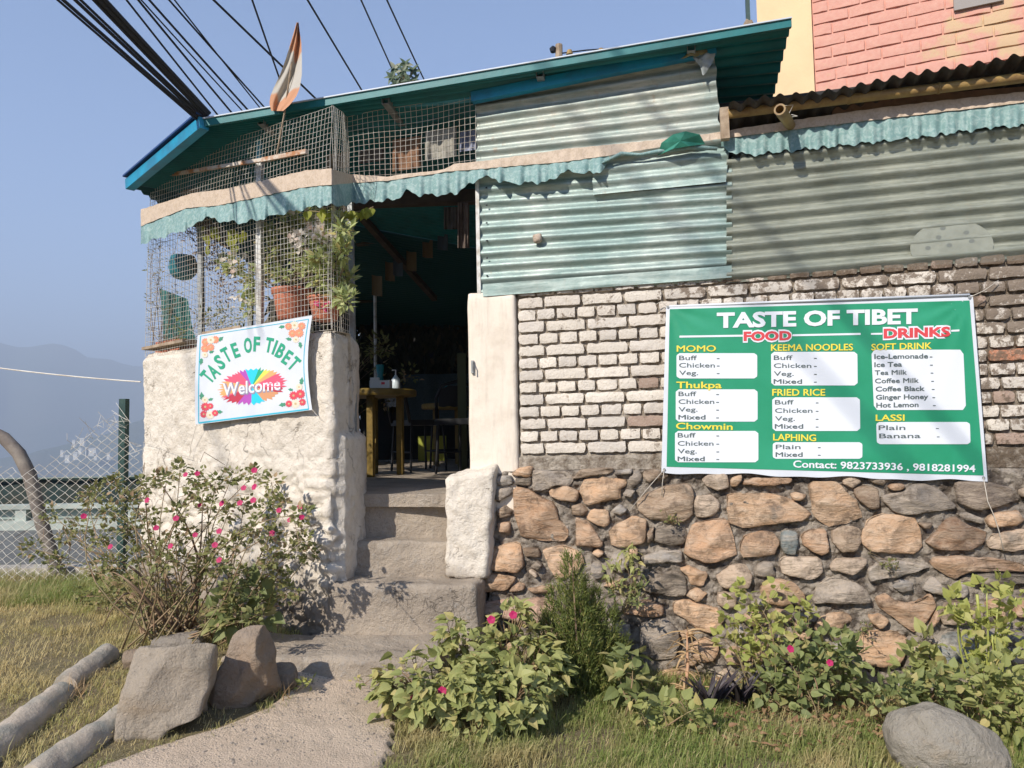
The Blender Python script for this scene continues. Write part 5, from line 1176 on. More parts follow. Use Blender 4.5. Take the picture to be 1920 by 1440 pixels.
for x, y, L, a in ((335, 340, 90, 40), (220, 490, 70, 20), (125, 560, 90, -100), (1190, 150, 80, 190), (1280, 320, 80, 170), (1385, 350, 90, -80), (1400, 900, 100, 80), (1300, 970, 70, 170), (1210, 1150, 100, 190), (130, 1100, 110, 95), (210, 1100, 70, 20), (310, 1250, 90, 0)): sleaf(x, y, L, a)
for x, y, r, m in ((170, 350, 52, 'p_coral'), (300, 320, 52, 'p_coral'), (240, 325, 55, 'p_cream'), (165, 435, 56, 'p_coral'), (240, 420, 50, 'p_coral'), (165, 515, 42, 'p_cream'),
                   (1240, 150, 50, 'p_coral'), (1410, 145, 52, 'p_coral'), (1315, 135, 58, 'p_cream'), (1290, 240, 55, 'p_coral'), (1378, 235, 60, 'p_coral'), (1335, 320, 46, 'p_cream'),
                   (170, 1185, 62, 'p_red'), (235, 1175, 42, 'p_red'), (150, 1280, 50, 'p_red'), (295, 1265, 45, 'p_red'), (230, 1290, 58, 'p_cream'), (165, 1095, 46, 'p_cream'),
                   (1305, 1040, 60, 'p_red'), (1392, 1020, 64, 'p_red'), (1245, 1145, 48, 'p_red'), (1418, 1125, 50, 'p_red'), (1330, 1145, 64, 'p_cream'), (1375, 930, 48, 'p_cream')): flower(x, y, r, m)
nl = len(lines)
for i, (ch, x, y, ang) in enumerate(arc):
    v, f = GLY[nl + i]; xa, xb = min(p[0] for p in v), max(p[0] for p in v); a = math.radians(ang); H = 188; Wd = {'T': 96, 'A': 112, 'S': 94, 'E': 82, 'O': 100, 'F': 82, 'I': 28, 'B': 92}[ch]
    vs = []
    for p in v:
        lx = ((p[0] - xa) / (xb - xa) - 0.5) * Wd; ly = (p[1] / CAP - 0.5) * H; X = x + lx * math.cos(a) - ly * math.sin(a); Y_ = y - (lx * math.sin(a) + ly * math.cos(a)); vs.append(spt(X, Y_ , 1.4))
    mesh('lettering', vs, f, M['pgreen'], wsg)
for j, (m, dx, dy, lay) in enumerate((('p_shadow', 6, 9, 2.0), ('pwhite', 0, 0, 3.0))):
    v, f = GLY[nl + len(arc) + j]; xa, xb = min(p[0] for p in v), max(p[0] for p in v)
    vs = [spt(395 + 740 * (p[0] - xa) / (xb - xa) + dx, 1042 - 82 * (p[0] - xa) / (xb - xa) + dy - 165 * p[1] / CAP, lay) for p in v]
    mesh('lettering', vs, f, M[m], wsg)
cordobj('sign_cord', [spt(60, 1405, 2), on(358, 835, LEFT, .03), on(356, 856, LEFT, .02)], 'thin cord hanging from the lower left corner of the welcome sign', 0.0015)
cordobj('sign_cord', [spt(1540, 1215, 2), on(600, 785, LEFT, .02), on(612, 794, LEFT, .01)], 'thin cord at the lower right corner of the welcome sign', 0.0015)
cordobj('sign_cord', [spt(70, 265, 2), on(362, 622, LEFT, .02), on(352, 616, LEFT, 0.0)], 'thin cord tying the upper left corner of the welcome sign to the mesh', 0.0015)
cordobj('sign_cord', [spt(1550, 25, 2), on(592, 590, LEFT, .02), on(596, 580, LEFT, 0.0)], 'thin cord tying the upper right corner of the welcome sign to the mesh', 0.0015)
cordobj('wall_wire', [on(268, 829, LEFT, .03), on(310, 842, LEFT, .03), on(357, 858, LEFT, .03)], 'faint wire slanting across the whitewashed wall below the welcome sign', 0.0012)
# ------------------------------------------------------------------ leaves
class Leaves:
    def __init__(s, simple=False): s.v = []; s.f = []; s.simple = simple
    def add(s, p, d, n, L, W, fold=0.15, curl=0.12, pointed=True):
        d = d.normalized(); sd = d.cross(n)
        if sd.length < 1e-4: sd = d.cross(Vector((1, 0.3, 0)))
        sd.normalize(); n = sd.cross(d)
        prof = ((0.0, 0.0), (0.07, 0.30), (0.25, 0.50), (0.52, 0.42), (0.80, 0.18), (1.0, 0.0)) if pointed else ((0, 0), (.3, .38), (.62, .5), (.88, .36), (1, 0))
        if s.simple: prof = (prof[0], (.35, .5), prof[-1])
        vs = []; m = len(prof)
        for t, w in prof:
            c = p + d * (t * L) - n * (curl * L * t * t)
            if w == 0: vs.append(c)
            else: vs += [c - sd * (w * W) + n * (fold * W * w * 2), c, c + sd * (w * W) + n * (fold * W * w * 2)]
        b = len(s.v); s.v += [tuple(x) for x in vs]
        F = [(0, 2, 1), (0, 3, 2)]
        for k in range(m - 3):
            i = 1 + 3 * k; F += [(i, i + 1, i + 4, i + 3), (i + 1, i + 2, i + 5, i + 4)]
        i = 1 + 3 * (m - 3); F += [(i, i + 1, i + 3), (i + 1, i + 2, i + 3)]
        s.f += [tuple(i + b for i in q) for q in F]
    def build(s, name, m, parent=None): return mesh(name, s.v, s.f, m, parent)
def rv(r=1.0):
    v = Vector(rng.normal(size=3)); return v * r
LFm = {
 'bush': leafmat('bush_leaf', (0.15, 0.17, 0.055), (0.28, 0.27, 0.10), (0.42, 0.29, 0.17)),
 'mound': leafmat('broad_leaf', (0.26, 0.29, 0.095), (0.42, 0.42, 0.16), (0.52, 0.44, 0.18)),
 'lime': leafmat('young_leaf', (0.34, 0.38, 0.10), (0.50, 0.50, 0.16), (0.56, 0.50, 0.20), 0.45),
 'deep': leafmat('deep_leaf', (0.18, 0.215, 0.08), (0.29, 0.32, 0.12), (0.46, 0.40, 0.17)),
 'thuja': leafmat('scale_leaf', (0.09, 0.125, 0.03), (0.19, 0.215, 0.055), (0.34, 0.31, 0.10), 0.25),
 'pale': leafmat('pot_leaf', (0.34, 0.40, 0.14), (0.52, 0.55, 0.25), (0.58, 0.48, 0.20)),
 'yellow': leafmat('vine_leaf', (0.30, 0.34, 0.04), (0.42, 0.42, 0.06), None, 0.5),
 'bract': leafmat('pale_bract', (0.74, 0.66, 0.56), (0.80, 0.74, 0.66), (0.70, 0.50, 0.40), 0.4),
 'dead': leafmat('dead_leaf', (0.24, 0.13, 0.07), (0.34, 0.21, 0.11), None, 0.2),
 'straw': leafmat('straw', (0.50, 0.34, 0.17), (0.60, 0.42, 0.24), None, 0.3),
 'aga': leafmat('purple_black_leaf', (0.035, 0.028, 0.032), (0.075, 0.06, 0.065), None, 0.05),
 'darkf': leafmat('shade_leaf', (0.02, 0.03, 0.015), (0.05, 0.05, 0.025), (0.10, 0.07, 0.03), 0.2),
 'roofp': leafmat('castor_leaf', (0.07, 0.11, 0.06), (0.14, 0.18, 0.11), (0.30, 0.31, 0.22), 0.2),
 'grass': leafmat('grass_blade', (0.17, 0.24, 0.055), (0.32, 0.36, 0.11), (0.60, 0.49, 0.26), 0.35, dryn=(2.1, 0.48, 0.64, (0.52, 0.43, 0.21))),
 'grassl': leafmat('lawn_blade', (0.24, 0.30, 0.07), (0.40, 0.40, 0.12), (0.62, 0.50, 0.26), 0.35, dryn=(1.1, 0.40, 0.56, (0.64, 0.52, 0.26))),
}
M['stem'] = simple('green_brown_stem', (0.20, 0.17, 0.08), 0.7, (0.28, 0.17, 0.10), 9)
M['bark'] = simple('brown_twig', (0.17, 0.11, 0.07), 0.85, (0.27, 0.19, 0.12), 12)
M['flower'] = leafmat('magenta_petal', (0.50, 0.015, 0.12), (0.62, 0.04, 0.16), None, 0.35)
M['limestem'] = simple('lime_stem', (0.36, 0.38, 0.10), 0.5)
def petal_flower(p, nrm, r, parent):
    q = Leaves(); nrm = nrm.normalized(); a0 = nrm.cross(Vector((0.2, 0.1, 1))).normalized(); b0 = nrm.cross(a0)
    for k in range(5):
        a = 2 * PI * k / 5; d = a0 * math.cos(a) + b0 * math.sin(a); q.add(p, d + nrm * 0.25, nrm, r, r * 1.05, 0.05, 0.15, False)
    return q.build('flower', M['flower'], parent)
def curved(a, b, sag, n=8, wob=0.02):
    a = Vector(a); b = Vector(b); o = rv(wob)
    return [a.lerp(b, t) + Vector((0, 0, sag * math.sin(PI * t))) + o * math.sin(PI * t) for t in np.linspace(0, 1, n)]
def plant(name, label, cat, base, tips, leafm, L, W, per, spread, stemr=0.006, stemm='stem', along=8, flowers=0, group=None, sag=0.0, up=0.4, flist=None, tipsz=None, fr=0.018, leafname='foliage', cam_up=0.5, droop=0.12, vlo=0.55, base_sp=0.05, minz=True, wob=0.04):
    t = thing(name, label, cat, base, group); st = MB(); lv = Leaves(); base = Vector(base)
    for tp in tips:
        tp = Vector(tp); b = base + Vector((rng.uniform(-1, 1) * base_sp, rng.uniform(-1, 1) * base_sp, 0))
        c = curved(b, tp, sag, 8, wob); st.tube(c, list(np.linspace(stemr, stemr * 0.35, 8)), 5)
        for _ in range(along):
            k = rng.uniform(0.3, 1); i = min(6, int(k * 7)); p = c[i].lerp(c[i + 1], k * 7 - i)
            d = rv(); d.z = abs(d.z) * 0.3 + 0.1; d.normalize(); pp = p + d * rng.uniform(0.01, spread * 0.8)
            if pp.z < gz(pp.x, pp.y) + .015: pp.z = gz(pp.x, pp.y) + rng.uniform(.015, .05)
            st.tube([p, pp], 0.0016, 3, False)
            dd = (d + rv(.5)).normalized(); s = rng.uniform(vlo, 1.0); lv.add(pp, dd, Vector((0, -0.4, 1)) + rv(.4), L * s, W * s, 0.12, droop)
        for _ in range(per):
            d = rv(); d.normalize(); pp = tp + d * spread * rng.uniform(0.15, 1) ** 0.6
            if pp.z < gz(pp.x, pp.y) + .015: pp.z = gz(pp.x, pp.y) + rng.uniform(.015, .06)
            dd = (d + Vector((0, -0.3, up)) + rv(.4)); s = rng.uniform(vlo, 1.05)
            lv.add(pp, dd, Vector((0, -cam_up, 1)) + rv(.45), L * s, W * s, 0.12, droop)
    kind(lv.build(leafname, LFm[leafm], t), 'stuff'); st.build('stems', M[stemm], t, smooth=True)
    for fp in (flist or []): petal_flower(Vector(fp), Vector((rng.normal() * .3, -1, 0.5)), fr * rng.uniform(.85, 1.15), t)
    return t

# ------------------------------------------------------------------ flowering bush on the left
tips = []
for (x, y) in [(95,960),(130,1010),(150,980),(185,920),(215,910),(160,940),(215,965),(190,1010),(60,1030),(110,1055),(250,940),(240,985),(275,905),(300,895),(320,900),(290,960),(300,1010),(345,880),(375,890),(400,895),(370,925),(395,950),(330,950),
               (440,890),(480,890),(505,905),(460,935),(430,960),(500,960),(480,985),(530,940),(560,965),(520,1000),(450,1020),(400,1010),(350,1000),(340,1050),(300,1060),(250,1050),(210,1050),(180,1070),(420,1070),(460,1070),(500,1050),(540,1040),(560,1010),(580,1040),(530,1080),(480,1110),(440,1130),(500,1130),(540,1110),(240,1100),(200,1130),(160,1110),(280,1120),(330,1110),(380,1060),(260,1010),(230,1170),(190,1180),(470,1160),(430,1100)]:
    tips.append(at(x + rng.normal() * 6, y + rng.normal() * 6, rng.uniform(3.75, 4.55) + (0.25 if x < 250 else 0) - (0.15 if x > 400 else 0)))
bb = gnd(338, 1195)
FLW = [(157,968),(207,1025),(293,990),(276,938),(330,972),(348,890),(370,888),(375,947),(416,944),(450,943),(475,938),(457,915),(477,913),(477,882),(523,957),(543,975),(563,950),(565,970),(320,1024),(403,1022),(411,996),(411,1050),(366,1003),(510,1000)]
kind_ = plant('flowering_bush', 'straggly four o clock bush dotted with magenta flowers in front of the whitewashed wall', 'bush', bb, tips, 'bush', 0.034, 0.024, 52, 0.058, 0.0055, along=16, flist=[at(x, y, rng.uniform(3.6, 3.9)) for x, y in FLW], fr=0.015, base_sp=0.22, droop=0.25, wob=0.09)
# dry seed heads of the same bush
st = MB()
for _ in range(60):
    k = tips[rng.integers(len(tips))]; a = k + rv(.05); st.tube([a, a + rv(.05), a + rv(.08)], 0.0018, 3, False)
for x0, y0, x1, y1 in ((338,1190,260,1000),(345,1190,420,1010),(350,1185,520,1030),(330,1190,205,1070),(360,1180,300,905),(345,1190,470,1090),(300,1200,190,1180),(340,1195,380,930),(335,1195,150,1030)):
    a = gnd(x0, y0); b = at(x1, y1, 4.0); MB().tube(curved(a, b, 0.04, 9, .06), [0.011, .010, .009, .008, .007, .005, .004, .003, .002], 6).build('branch', M['bark'], kind_, smooth=True)
kind(st.build('seed_stalks', M['bark'], kind_), 'stuff')
# broad dull leaves at its right foot
tp = [at(x, y, rng.uniform(3.75, 4.0)) for x, y in ((430,1120),(455,1135),(480,1110),(410,1150),(500,1145),(440,1165))]
plant('broadleaf_weed', 'broad drooping leaves at the foot of the flowering bush left of the steps', 'plant', gnd(452, 1200), tp, 'deep', 0.10, 0.075, 12, 0.06, 0.004, along=5, droop=.3)

# ------------------------------------------------------------------ mound right of the steps
def mound(name, label, cat, centers, n, leafm, L, W, base, flw=(), fr=.02, up=.5):
    t = thing(name, label, cat, base); lv = Leaves(); st = MB(); b = Vector(base)
    tot = sum(c[2] * c[3] for c in centers)
    for (px, py, rx, ry, dep) in centers:
        k = int(n * rx * ry / tot); c = at(px, py, dep); m_ = dep / FPX; Rx, Rz = rx * m_, ry * m_; Ry = min(Rx, 0.26)
        for i in range(k):
            d = rv().normalized(); d.y = -abs(d.y) if rng.random() < .8 else d.y
            r = rng.uniform(0.72, 1.03); p = c + Vector((d.x * Rx * r, d.y * Ry * r, d.z * Rz * r))
            p += Vector((0, 0, 0.09 * noise.noise(p * 7)))
            if noise.noise(p * 11 + Vector((4, 4, 4))) > .22: continue
            if p.z < gz(p.x, p.y) + .02: continue
            if i % 7 == 0:
                g_ = Vector((c.x + d.x * Rx * .3, c.y, max(gz(c.x, c.y), c.z - Rz))); st.tube(curved(g_, p, 0.02, 5, .02), [.004, .004, .003, .002, .0015], 4)
            s = rng.uniform(.35, 1.15); dd = Vector((d.x, d.y * .8, -0.15 + d.z * .4)) + rv(.35); nn = Vector((d.x * .5, d.y, d.z * .6 + up)) + rv(.25)
            lv.add(p, dd, nn, L * s, W * s, .16, .25)
    kind(lv.build('foliage', LFm[leafm], t), 'stuff'); st.build('stems', M['stem'], t)
    for x, y, d in flw: petal_flower(at(x, y, d), Vector((0.1, -1, .5)), fr, t)
    return t
g1 = gnd(880, 1345)
mound('flowering_mound', 'dense light green leafy mound with a few magenta flowers right of the steps', 'bush',
      [(955, 1222, 90, 48, 3.62), (855, 1195, 36, 30, 3.7), (1010, 1260, 55, 60, 3.55), (820, 1275, 110, 48, 3.38), (930, 1290, 90, 50, 3.36), (900, 1335, 70, 40, 3.28), (760, 1300, 60, 40, 3.35), (955, 1170, 40, 28, 3.7)], 3000, 'mound', 0.060, 0.042, g1,
      ((829, 1296, 3.2), (776, 1311, 3.25), (921, 1162, 3.5), (962, 1153, 3.5)), .02)
plant('small_weed', 'pair of small leafy shoots rising from the grass below the mound', 'plant', gnd(890, 1392), [gnd(890, 1385) + Vector((0, 0, .10)), gnd(925, 1340) + Vector((0.03, 0, .1)), gnd(960, 1370) + Vector((0.03, 0, .08))], 'mound', .07, .045, 7, .03, .003, along=3)
# thuja
tb = gnd(1092, 1300); t = thing('thuja_shrub', 'feathery dark green conifer shrub with pointed tops against the stone wall', 'shrub', tb); lv = Leaves(True); st = MB()
tops = [(1072, 1045, 30, 1.0), (1045, 1105, 34, .8), (1110, 1110, 34, .8), (1140, 1150, 34, .6), (1030, 1160, 38, .6), (1090, 1130, 45, 1), (1160, 1200, 34, .6), (1010, 1215, 34, .6), (1090, 1200, 60, 1), (1135, 1235, 45, .8), (1050, 1245, 45, .8), (1085, 1085, 24, 1), (1098, 1150, 40, 1)]
for (x, y, w, k) in tops:
    dep = 3.82 - 0.12 * k + rng.uniform(-.05, .05); tip = at(x, y, dep + .06); b = Vector((tb.x + (tip.x - tb.x) * .45, dep + .04, tb.z + .03)); st.tube([b, b.lerp(tip, .5), tip], [.008, .005, .002], 5)
    for i in range(400):
        s = rng.uniform(0.03, 1); c = b.lerp(tip, s); rad = w * 1.35 / FPX * 3.8 * (1.05 - s) ** .55 * rng.uniform(.4, 1) + .008; a = rng.uniform(0, 2 * PI)
        p = c + Vector((math.cos(a) * rad, math.sin(a) * rad, 0)); d = Vector((math.cos(a) * .5, math.sin(a) * .5, 1.0)) + rv(.22)
        d.normalize(); sl_ = rng.uniform(.035, .07)
        lv.add(p, d, rv(), sl_, .006, 0, .05); sd = d.cross(rv()).normalized()
        for j in range(5):
            q_ = p + d * sl_ * (0.15 + .17 * j); s_ = 1 if j % 2 else -1; dd = d + sd * s_ * .8; lv.add(q_, dd, rv(), sl_ * .42, .0045, 0, .1)
kind(lv.build('foliage', LFm['thuja'], t), 'stuff'); st.build('trunk', M['bark'], t)
# dead brown tuft at its foot
def tuft(name, label, cat, base, n, H, m, sp, w=.003, lean=.6, parent=None, group=None):
    q = Leaves(); b = Vector(base)
    for _ in range(n):
        p = b + Vector((rng.normal() * sp, rng.normal() * sp, 0)); d = Vector((rng.normal() * lean, rng.normal() * lean, 1)); q.add(p, d, rv(), H * rng.uniform(.5, 1.1), w * 2, .2, rng.uniform(.1, .6))
    o = q.build(name, LFm[m], parent)
    if parent is None: tag(o, label, cat, group)
    return o
tuft('dead_tuft', 'tuft of dead brown twigs at the foot of the conifer shrub', 'dry grass', gnd(1062, 1262) + Vector((0, .04, .02)), 90, .09, 'dead', .04)
# vine hanging over the stones right of the thuja
def leafy(name, label, tipsxy, dep, base, leafm, L, W, per, sp, **k):
    return plant(name, label, 'plant', base, [at(x, y, dep + rng.uniform(-.06, .06)) for x, y in tipsxy], leafm, L, W, per, sp, **k)
leafy('hanging_vine', 'curling leafy vine arching over the stones right of the conifer shrub', ((1140, 1075), (1150, 1050), (1180, 1035), (1190, 1060), (1185, 1030), (1195, 1080), (1150, 1095), (1170, 1045)), 3.98, at(1185, 1120, 4.05), 'mound', .055, .022, 9, .035, stemr=.003, along=3, up=-.3, droop=.4, stemm='bark', base_sp=.01)
leafy('dark_sprig', 'dark green narrow leaved sprig on the wall just right of the conifer shrub', ((1160, 1110), (1180, 1115), (1195, 1105), (1175, 1130), (1195, 1125)), 3.93, at(1165, 1150, 4.0), 'deep', .05, .016, 14, .04, stemr=.003, along=3, base_sp=.01)
leafy('broadleaf_weed', 'broad bluish green leaves between the conifer shrub and the dark spiky plants', ((1160, 1240), (1170, 1260), (1185, 1225), (1200, 1275), (1165, 1285), (1195, 1300), (1225, 1310), (1180, 1270)), 3.6, gnd(1185, 1345), 'deep', .09, .06, 7, .05, stemr=.004, along=4, droop=.25)
leafy('broadleaf_weed', 'pale green broad leaves in the grass below the conifer shrub', ((1190, 1310), (1215, 1325), (1240, 1315), (1270, 1350), (1250, 1345), (1210, 1350), (1290, 1345), (1320, 1335)), 3.3, gnd(1235, 1385), 'mound', .070, .050, 6, .04, stemr=.004, along=3)
# dark spiky plants and the dry stalk
for (x, y, n, H, lab) in ((1335, 1335, 26, .26, 'larger purple black spiky plant at the foot of the stone wall'), (1395, 1330, 18, .25, 'smaller purple black spiky plant right of the bigger one at the wall foot'), (1450, 1328, 9, .20, 'rightmost tuft of purple black spiky leaves half hidden by leaves')):
    b = gnd(x, y); b.y += .03; q = Leaves()
    for i in range(n):
        a = rng.uniform(0, 2 * PI); ln = rng.uniform(.3, 1.0); d = Vector((math.cos(a) * ln, math.sin(a) * ln * .5 - .12, rng.uniform(.5, 1.1)))
        q.add(b + Vector((rng.normal() * .02, rng.normal() * .01, 0.0)), d, Vector((-math.cos(a), -.4, .9)), H * rng.uniform(.55, 1.05), .032, .35, rng.uniform(.0, .25))
    tag(q.build('spiky_plant', LFm['aga']), lab, 'plant', 'purple black spiky plants at the wall foot')
t = thing('dry_stalk', 'tall dry straw coloured stalk with curled dead leaves on the stone wall', 'dead plant', gnd(1290, 1325)); q = MB(); a = gnd(1288, 1325) + Vector((0, .05, 0)); b = at(1288, 1185, 3.93)
q.tube([a, a.lerp(b, .5) + Vector((.01, 0, 0)), b], [.010, .008, .004], 7); q.build('stalk', simple('straw_stalk', (0.48, 0.28, 0.16), .7, (0.36, .2, .11), 20), t); q = Leaves()
for i in range(46):
    s = rng.uniform(.1, 1.05); p = a.lerp(b, s); an = rng.uniform(0, 2 * PI); d = Vector((math.cos(an), math.sin(an) * .5, rng.uniform(-.3, .8))); q.add(p, d, Vector((0, 0, 1)) + rv(.3), rng.uniform(.07, .17), .014, .3, rng.uniform(.3, 1.1))
kind(q.build('foliage', LFm['straw'], t), 'stuff')
# right side plants
leafy('wall_weed', 'light green climber on the stones below the middle of the menu banner', ((1395, 1105), (1375, 1120), (1420, 1130), (1400, 1150), (1445, 1165), (1385, 1180), (1370, 1160), (1425, 1190), (1400, 1210), (1460, 1100), (1500, 1140), (1475, 1175), (1520, 1145), (1360, 1200), (1430, 1225)), 3.75, gnd(1430, 1320), 'lime', .050, .042, 12, .055, stemr=.004, along=7, stemm='stem')
leafy('flowering_mound', 'dark green leafy mound with one magenta flower by the wall foot', ((1500, 1190), (1530, 1215), (1560, 1205), (1585, 1215), (1510, 1240), (1545, 1255), (1480, 1240), (1575, 1250), (1600, 1235), (1460, 1265), (1520, 1285), (1560, 1290), (1600, 1280), (1490, 1300), (1440, 1290)), 3.55, gnd(1520, 1345), 'deep', .058, .045, 26, .075, stemr=.004, along=8, flist=[at(1482, 1217, 3.4), at(1556, 1243, 3.42)], fr=.018)
leafy('wall_weed', 'upright light green weed between the two big stones at right', ((1715, 1220), (1740, 1205), (1700, 1250), (1735, 1240), (1755, 1260), (1720, 1270)), 3.55, gnd(1725, 1320), 'mound', .08, .06, 9, .05, stemr=.004, along=4)
leafy('creeping_weed', 'low dark creeping leaves behind the big boulder at lower right', ((1640, 1290), (1680, 1285), (1720, 1290), (1760, 1275), (1800, 1280), (1770, 1300), (1830, 1290), (1700, 1300), (1660, 1310)), 3.3, gnd(1740, 1330), 'deep', .052, .038, 22, .07, stemr=.003, along=4)
leafy('tall_weed', 'tall light green weed with a bare yellow stalk at the right edge', ((1850, 1110), (1880, 1100), (1905, 1120), (1870, 1140), (1900, 1150), (1795, 1140), (1810, 1160), (1790, 1130), (1830, 1170), (1860, 1190), (1890, 1180), (1850, 1230), (1900, 1220), (1915, 1260), (1835, 1210)), 3.35, gnd(1855, 1345), 'lime', .055, .045, 10, .06, stemr=.007, along=7, stemm='limestem')
leafy('leafy_weed', 'dense leafy weeds to the right of the big boulder at the right edge', ((1850, 1290), (1885, 1280), (1915, 1300), (1860, 1320), (1900, 1340), (1940, 1320), (1880, 1360), (1925, 1370), (1905, 1390), (1960, 1300), (1840, 1260), (1900, 1250)), 3.1, gnd(1895, 1400), 'mound', .058, .040, 24, .08, stemr=.004, along=7)
q = MB(); q.tube(curved(gnd(1862, 1340), at(1832, 1115, 3.35), 0, 6, .01), .006, 6); o = q.build('bare_stalk', M['limestem'], smooth=True); tag(o, 'bare yellow green stalk rising through the tall weed at right', 'stalk')
leafy('shoot', 'tiny green shoot at the left end of the landing step', ((575, 1275), (580, 1280), (568, 1283)), 3.5, gnd(572, 1292), 'lime', .035, .02, 6, .02, stemr=.002, along=1)
leafy('shoot', 'tiny green shoot against the front of the landing step', ((666, 1272), (672, 1278)), 3.45, gnd(668, 1288), 'mound', .03, .016, 6, .02, stemr=.002, along=1)
# small mosses / weeds growing from the joints
for i, (x, y, lab) in enumerate(((1735, 1190, 'small bushy weed growing from the joint above the blue grey stone'), (1620, 1180, 'dry weed on the joint at the right middle of the stone wall'), (1668, 1062, 'tiny weed under the large pale rounded stone'), (1262, 977, 'sparse moss below the big brown stone'))):
    leafy('joint_weed', lab, ((x, y - 6), (x + 8, y - 3), (x - 8, y)), on(x, y, MAIN, .07).y - .02, on(x, y + 8, MAIN, .05), 'bush', .022, .010, 18, .022, stemr=.0015, along=2, base_sp=.01)

# ------------------------------------------------------------------ grass
path_poly = [(p.x, p.y) for p in [curve(pl_, t) for t in np.linspace(0, 1, 30)]] + [(p.x, p.y) for p in [curve(pr_, t) for t in np.linspace(1, 0, 30)]]
path_small = path_poly
def grass(name, n, xr, yr, H, keep, m, w=.0032):
    P = rng.uniform((xr[0], yr[0]), (xr[1], yr[1]), size=(n, 2)); vs = []; fs = []
    for x, y in P:
        k = keep(x, y)
        if k <= 0 or rng.random() > k: continue
        c = noise.noise(Vector((x * 5, y * 5, 3.3))); h = H * rng.uniform(.45, 1.1) * (1 + .5 * c) * min(1, .5 + k); a = rng.uniform(0, 2 * PI); l = rng.uniform(.15, 1.3); h *= 1.7 if rng.random() < .06 else 1.0; fl_ = 2.5 * noise.noise(Vector((x * 2, y * 2, 8)))
        dx, dy = math.cos(a) * l * h * .7 + .15 * h * math.cos(fl_), math.sin(a) * l * h * .7 + .15 * h * math.sin(fl_); z = gz(x, y) + .03 * noise.noise(Vector((x * 1.3, y * 1.3, 0))) - .004
        sx, sy = -math.sin(a + .6) * w / 2, math.cos(a + .6) * w / 2; b = len(vs)
        vs += [(x - sx, y - sy, z), (x + sx, y + sy, z), (x + dx * .35 - sx * .8, y + dy * .35 - sy * .8, z + h * .55), (x + dx * .35 + sx * .8, y + dy * .35 + sy * .8, z + h * .55), (x + dx, y + dy, z + h * max(.35, 1 - .5 * l))]
        fs += [(b, b + 1, b + 3, b + 2), (b + 2, b + 3, b + 4)]
    o = mesh(name, vs, fs, LFm[m], origin=(0, 0, 0)); kind(o, 'stuff'); return o
logs = [((0, 1405), (195, 1242)), ((95, 1445), (250, 1335))]
def keep_r(x, y):
    if y + .22 * x > 4.27: return 0
    if inside((x, y), path_small): return 0
    d = pdist((x, y), path_small[:]) if x < .2 else 1
    k = 1.0
    if x > 1.0 and y > 3.35: k = .45 + .5 * noise.noise(Vector((x * 4, y * 4, 0)))
    if noise.noise(Vector((x * 2.6, y * 2.6, 5))) > .24: k *= .35
    return k * min(1, .3 + d * 6)
tag(grass('grass', 100000, (-0.62, 3.3), (2.2, 4.2), .095, keep_r, 'grass'), 'green and straw grass on the ground below the stone wall', 'grass')
def keep_l(x, y):
    if .746 * x + y > 3.36 and x > -2.75: return 0
    if y > 5.75 + 0.0 * x: return 0
    if inside((x, y), path_small): return 0
    if x > -1.2: return 0
    k = .9
    if noise.noise(Vector((x * 1.9, y * 1.9, 1))) > .15: k = .45
    if noise.noise(Vector((x * 3.1, y * 3.1, 6))) > .22: k *= .22
    d = pdist((x, y), path_small)
    if d < .35: k *= .15 + d * 1.5
    return k
tag(grass('grass', 110000, (-4.6, -1.15), (2.3, 5.75), .055, keep_l, 'grassl', .003), 'dry yellow green lawn at the left in front of the wire fence', 'grass')
def keep_f(x, y): return 1 if (y < 5.72 and not (.746 * x + y > 3.36 and x > -2.75)) else 0
tag(grass('tall_grass', 14000, (-4.8, -2.6), (4.75, 5.72), .13, keep_f, 'grass', .0035), 'longer green grass along the foot of the wire fence', 'grass')
def keep_e(x, y):
    d = pdist((x, y), path_small); return (1 if not inside((x, y), path_small) else .6) if d < .05 and noise.noise(Vector((x * 6, y * 6, 2))) > .0 else 0
tag(grass('path_edge_grass', 22000, (-2.4, .1), (2.5, 3.9), .05, keep_e, 'grass', .003), 'sparse dry tufts creeping over the edges of the grit path', 'grass')
for x, y, n_, lab in ((455, 1310, 70, 'dry tuft of straw between the two boulders'), (395, 1280, 26, 'green blades sprouting in the gap between the boulders'), (250, 1365, 60, 'green tuft at the foot of the big square boulder'), (520, 1305, 50, 'wispy dry grass right of the pointed boulder'), (130, 1310, 60, 'brown straw tuft between the two kerb logs')):
    tuft('grass_tuft', lab, 'grass tuft', gnd(x, y), n_, .10, 'grass' if 'green' in lab else 'straw', .04, .002, .7)
# litter of dead leaves below the wall
q = Leaves()
for _ in range(900):
    x = rng.uniform(.75, 2.7); y = rng.uniform(3.1, 4.2 - .22 * x); q.add(Vector((x, y, gz(x, y) + rng.uniform(.01, .05))), rv() * .5 + Vector((1, 0, .1)), Vector((0, 0, 1)) + rv(.4), rng.uniform(.02, .05), rng.uniform(.01, .025), .3, .4)
o = q.build('leaf_litter', LFm['dead']); kind(o, 'stuff'); tag(o, 'brown dead leaves lying at the foot of the stone wall', 'leaf litter')
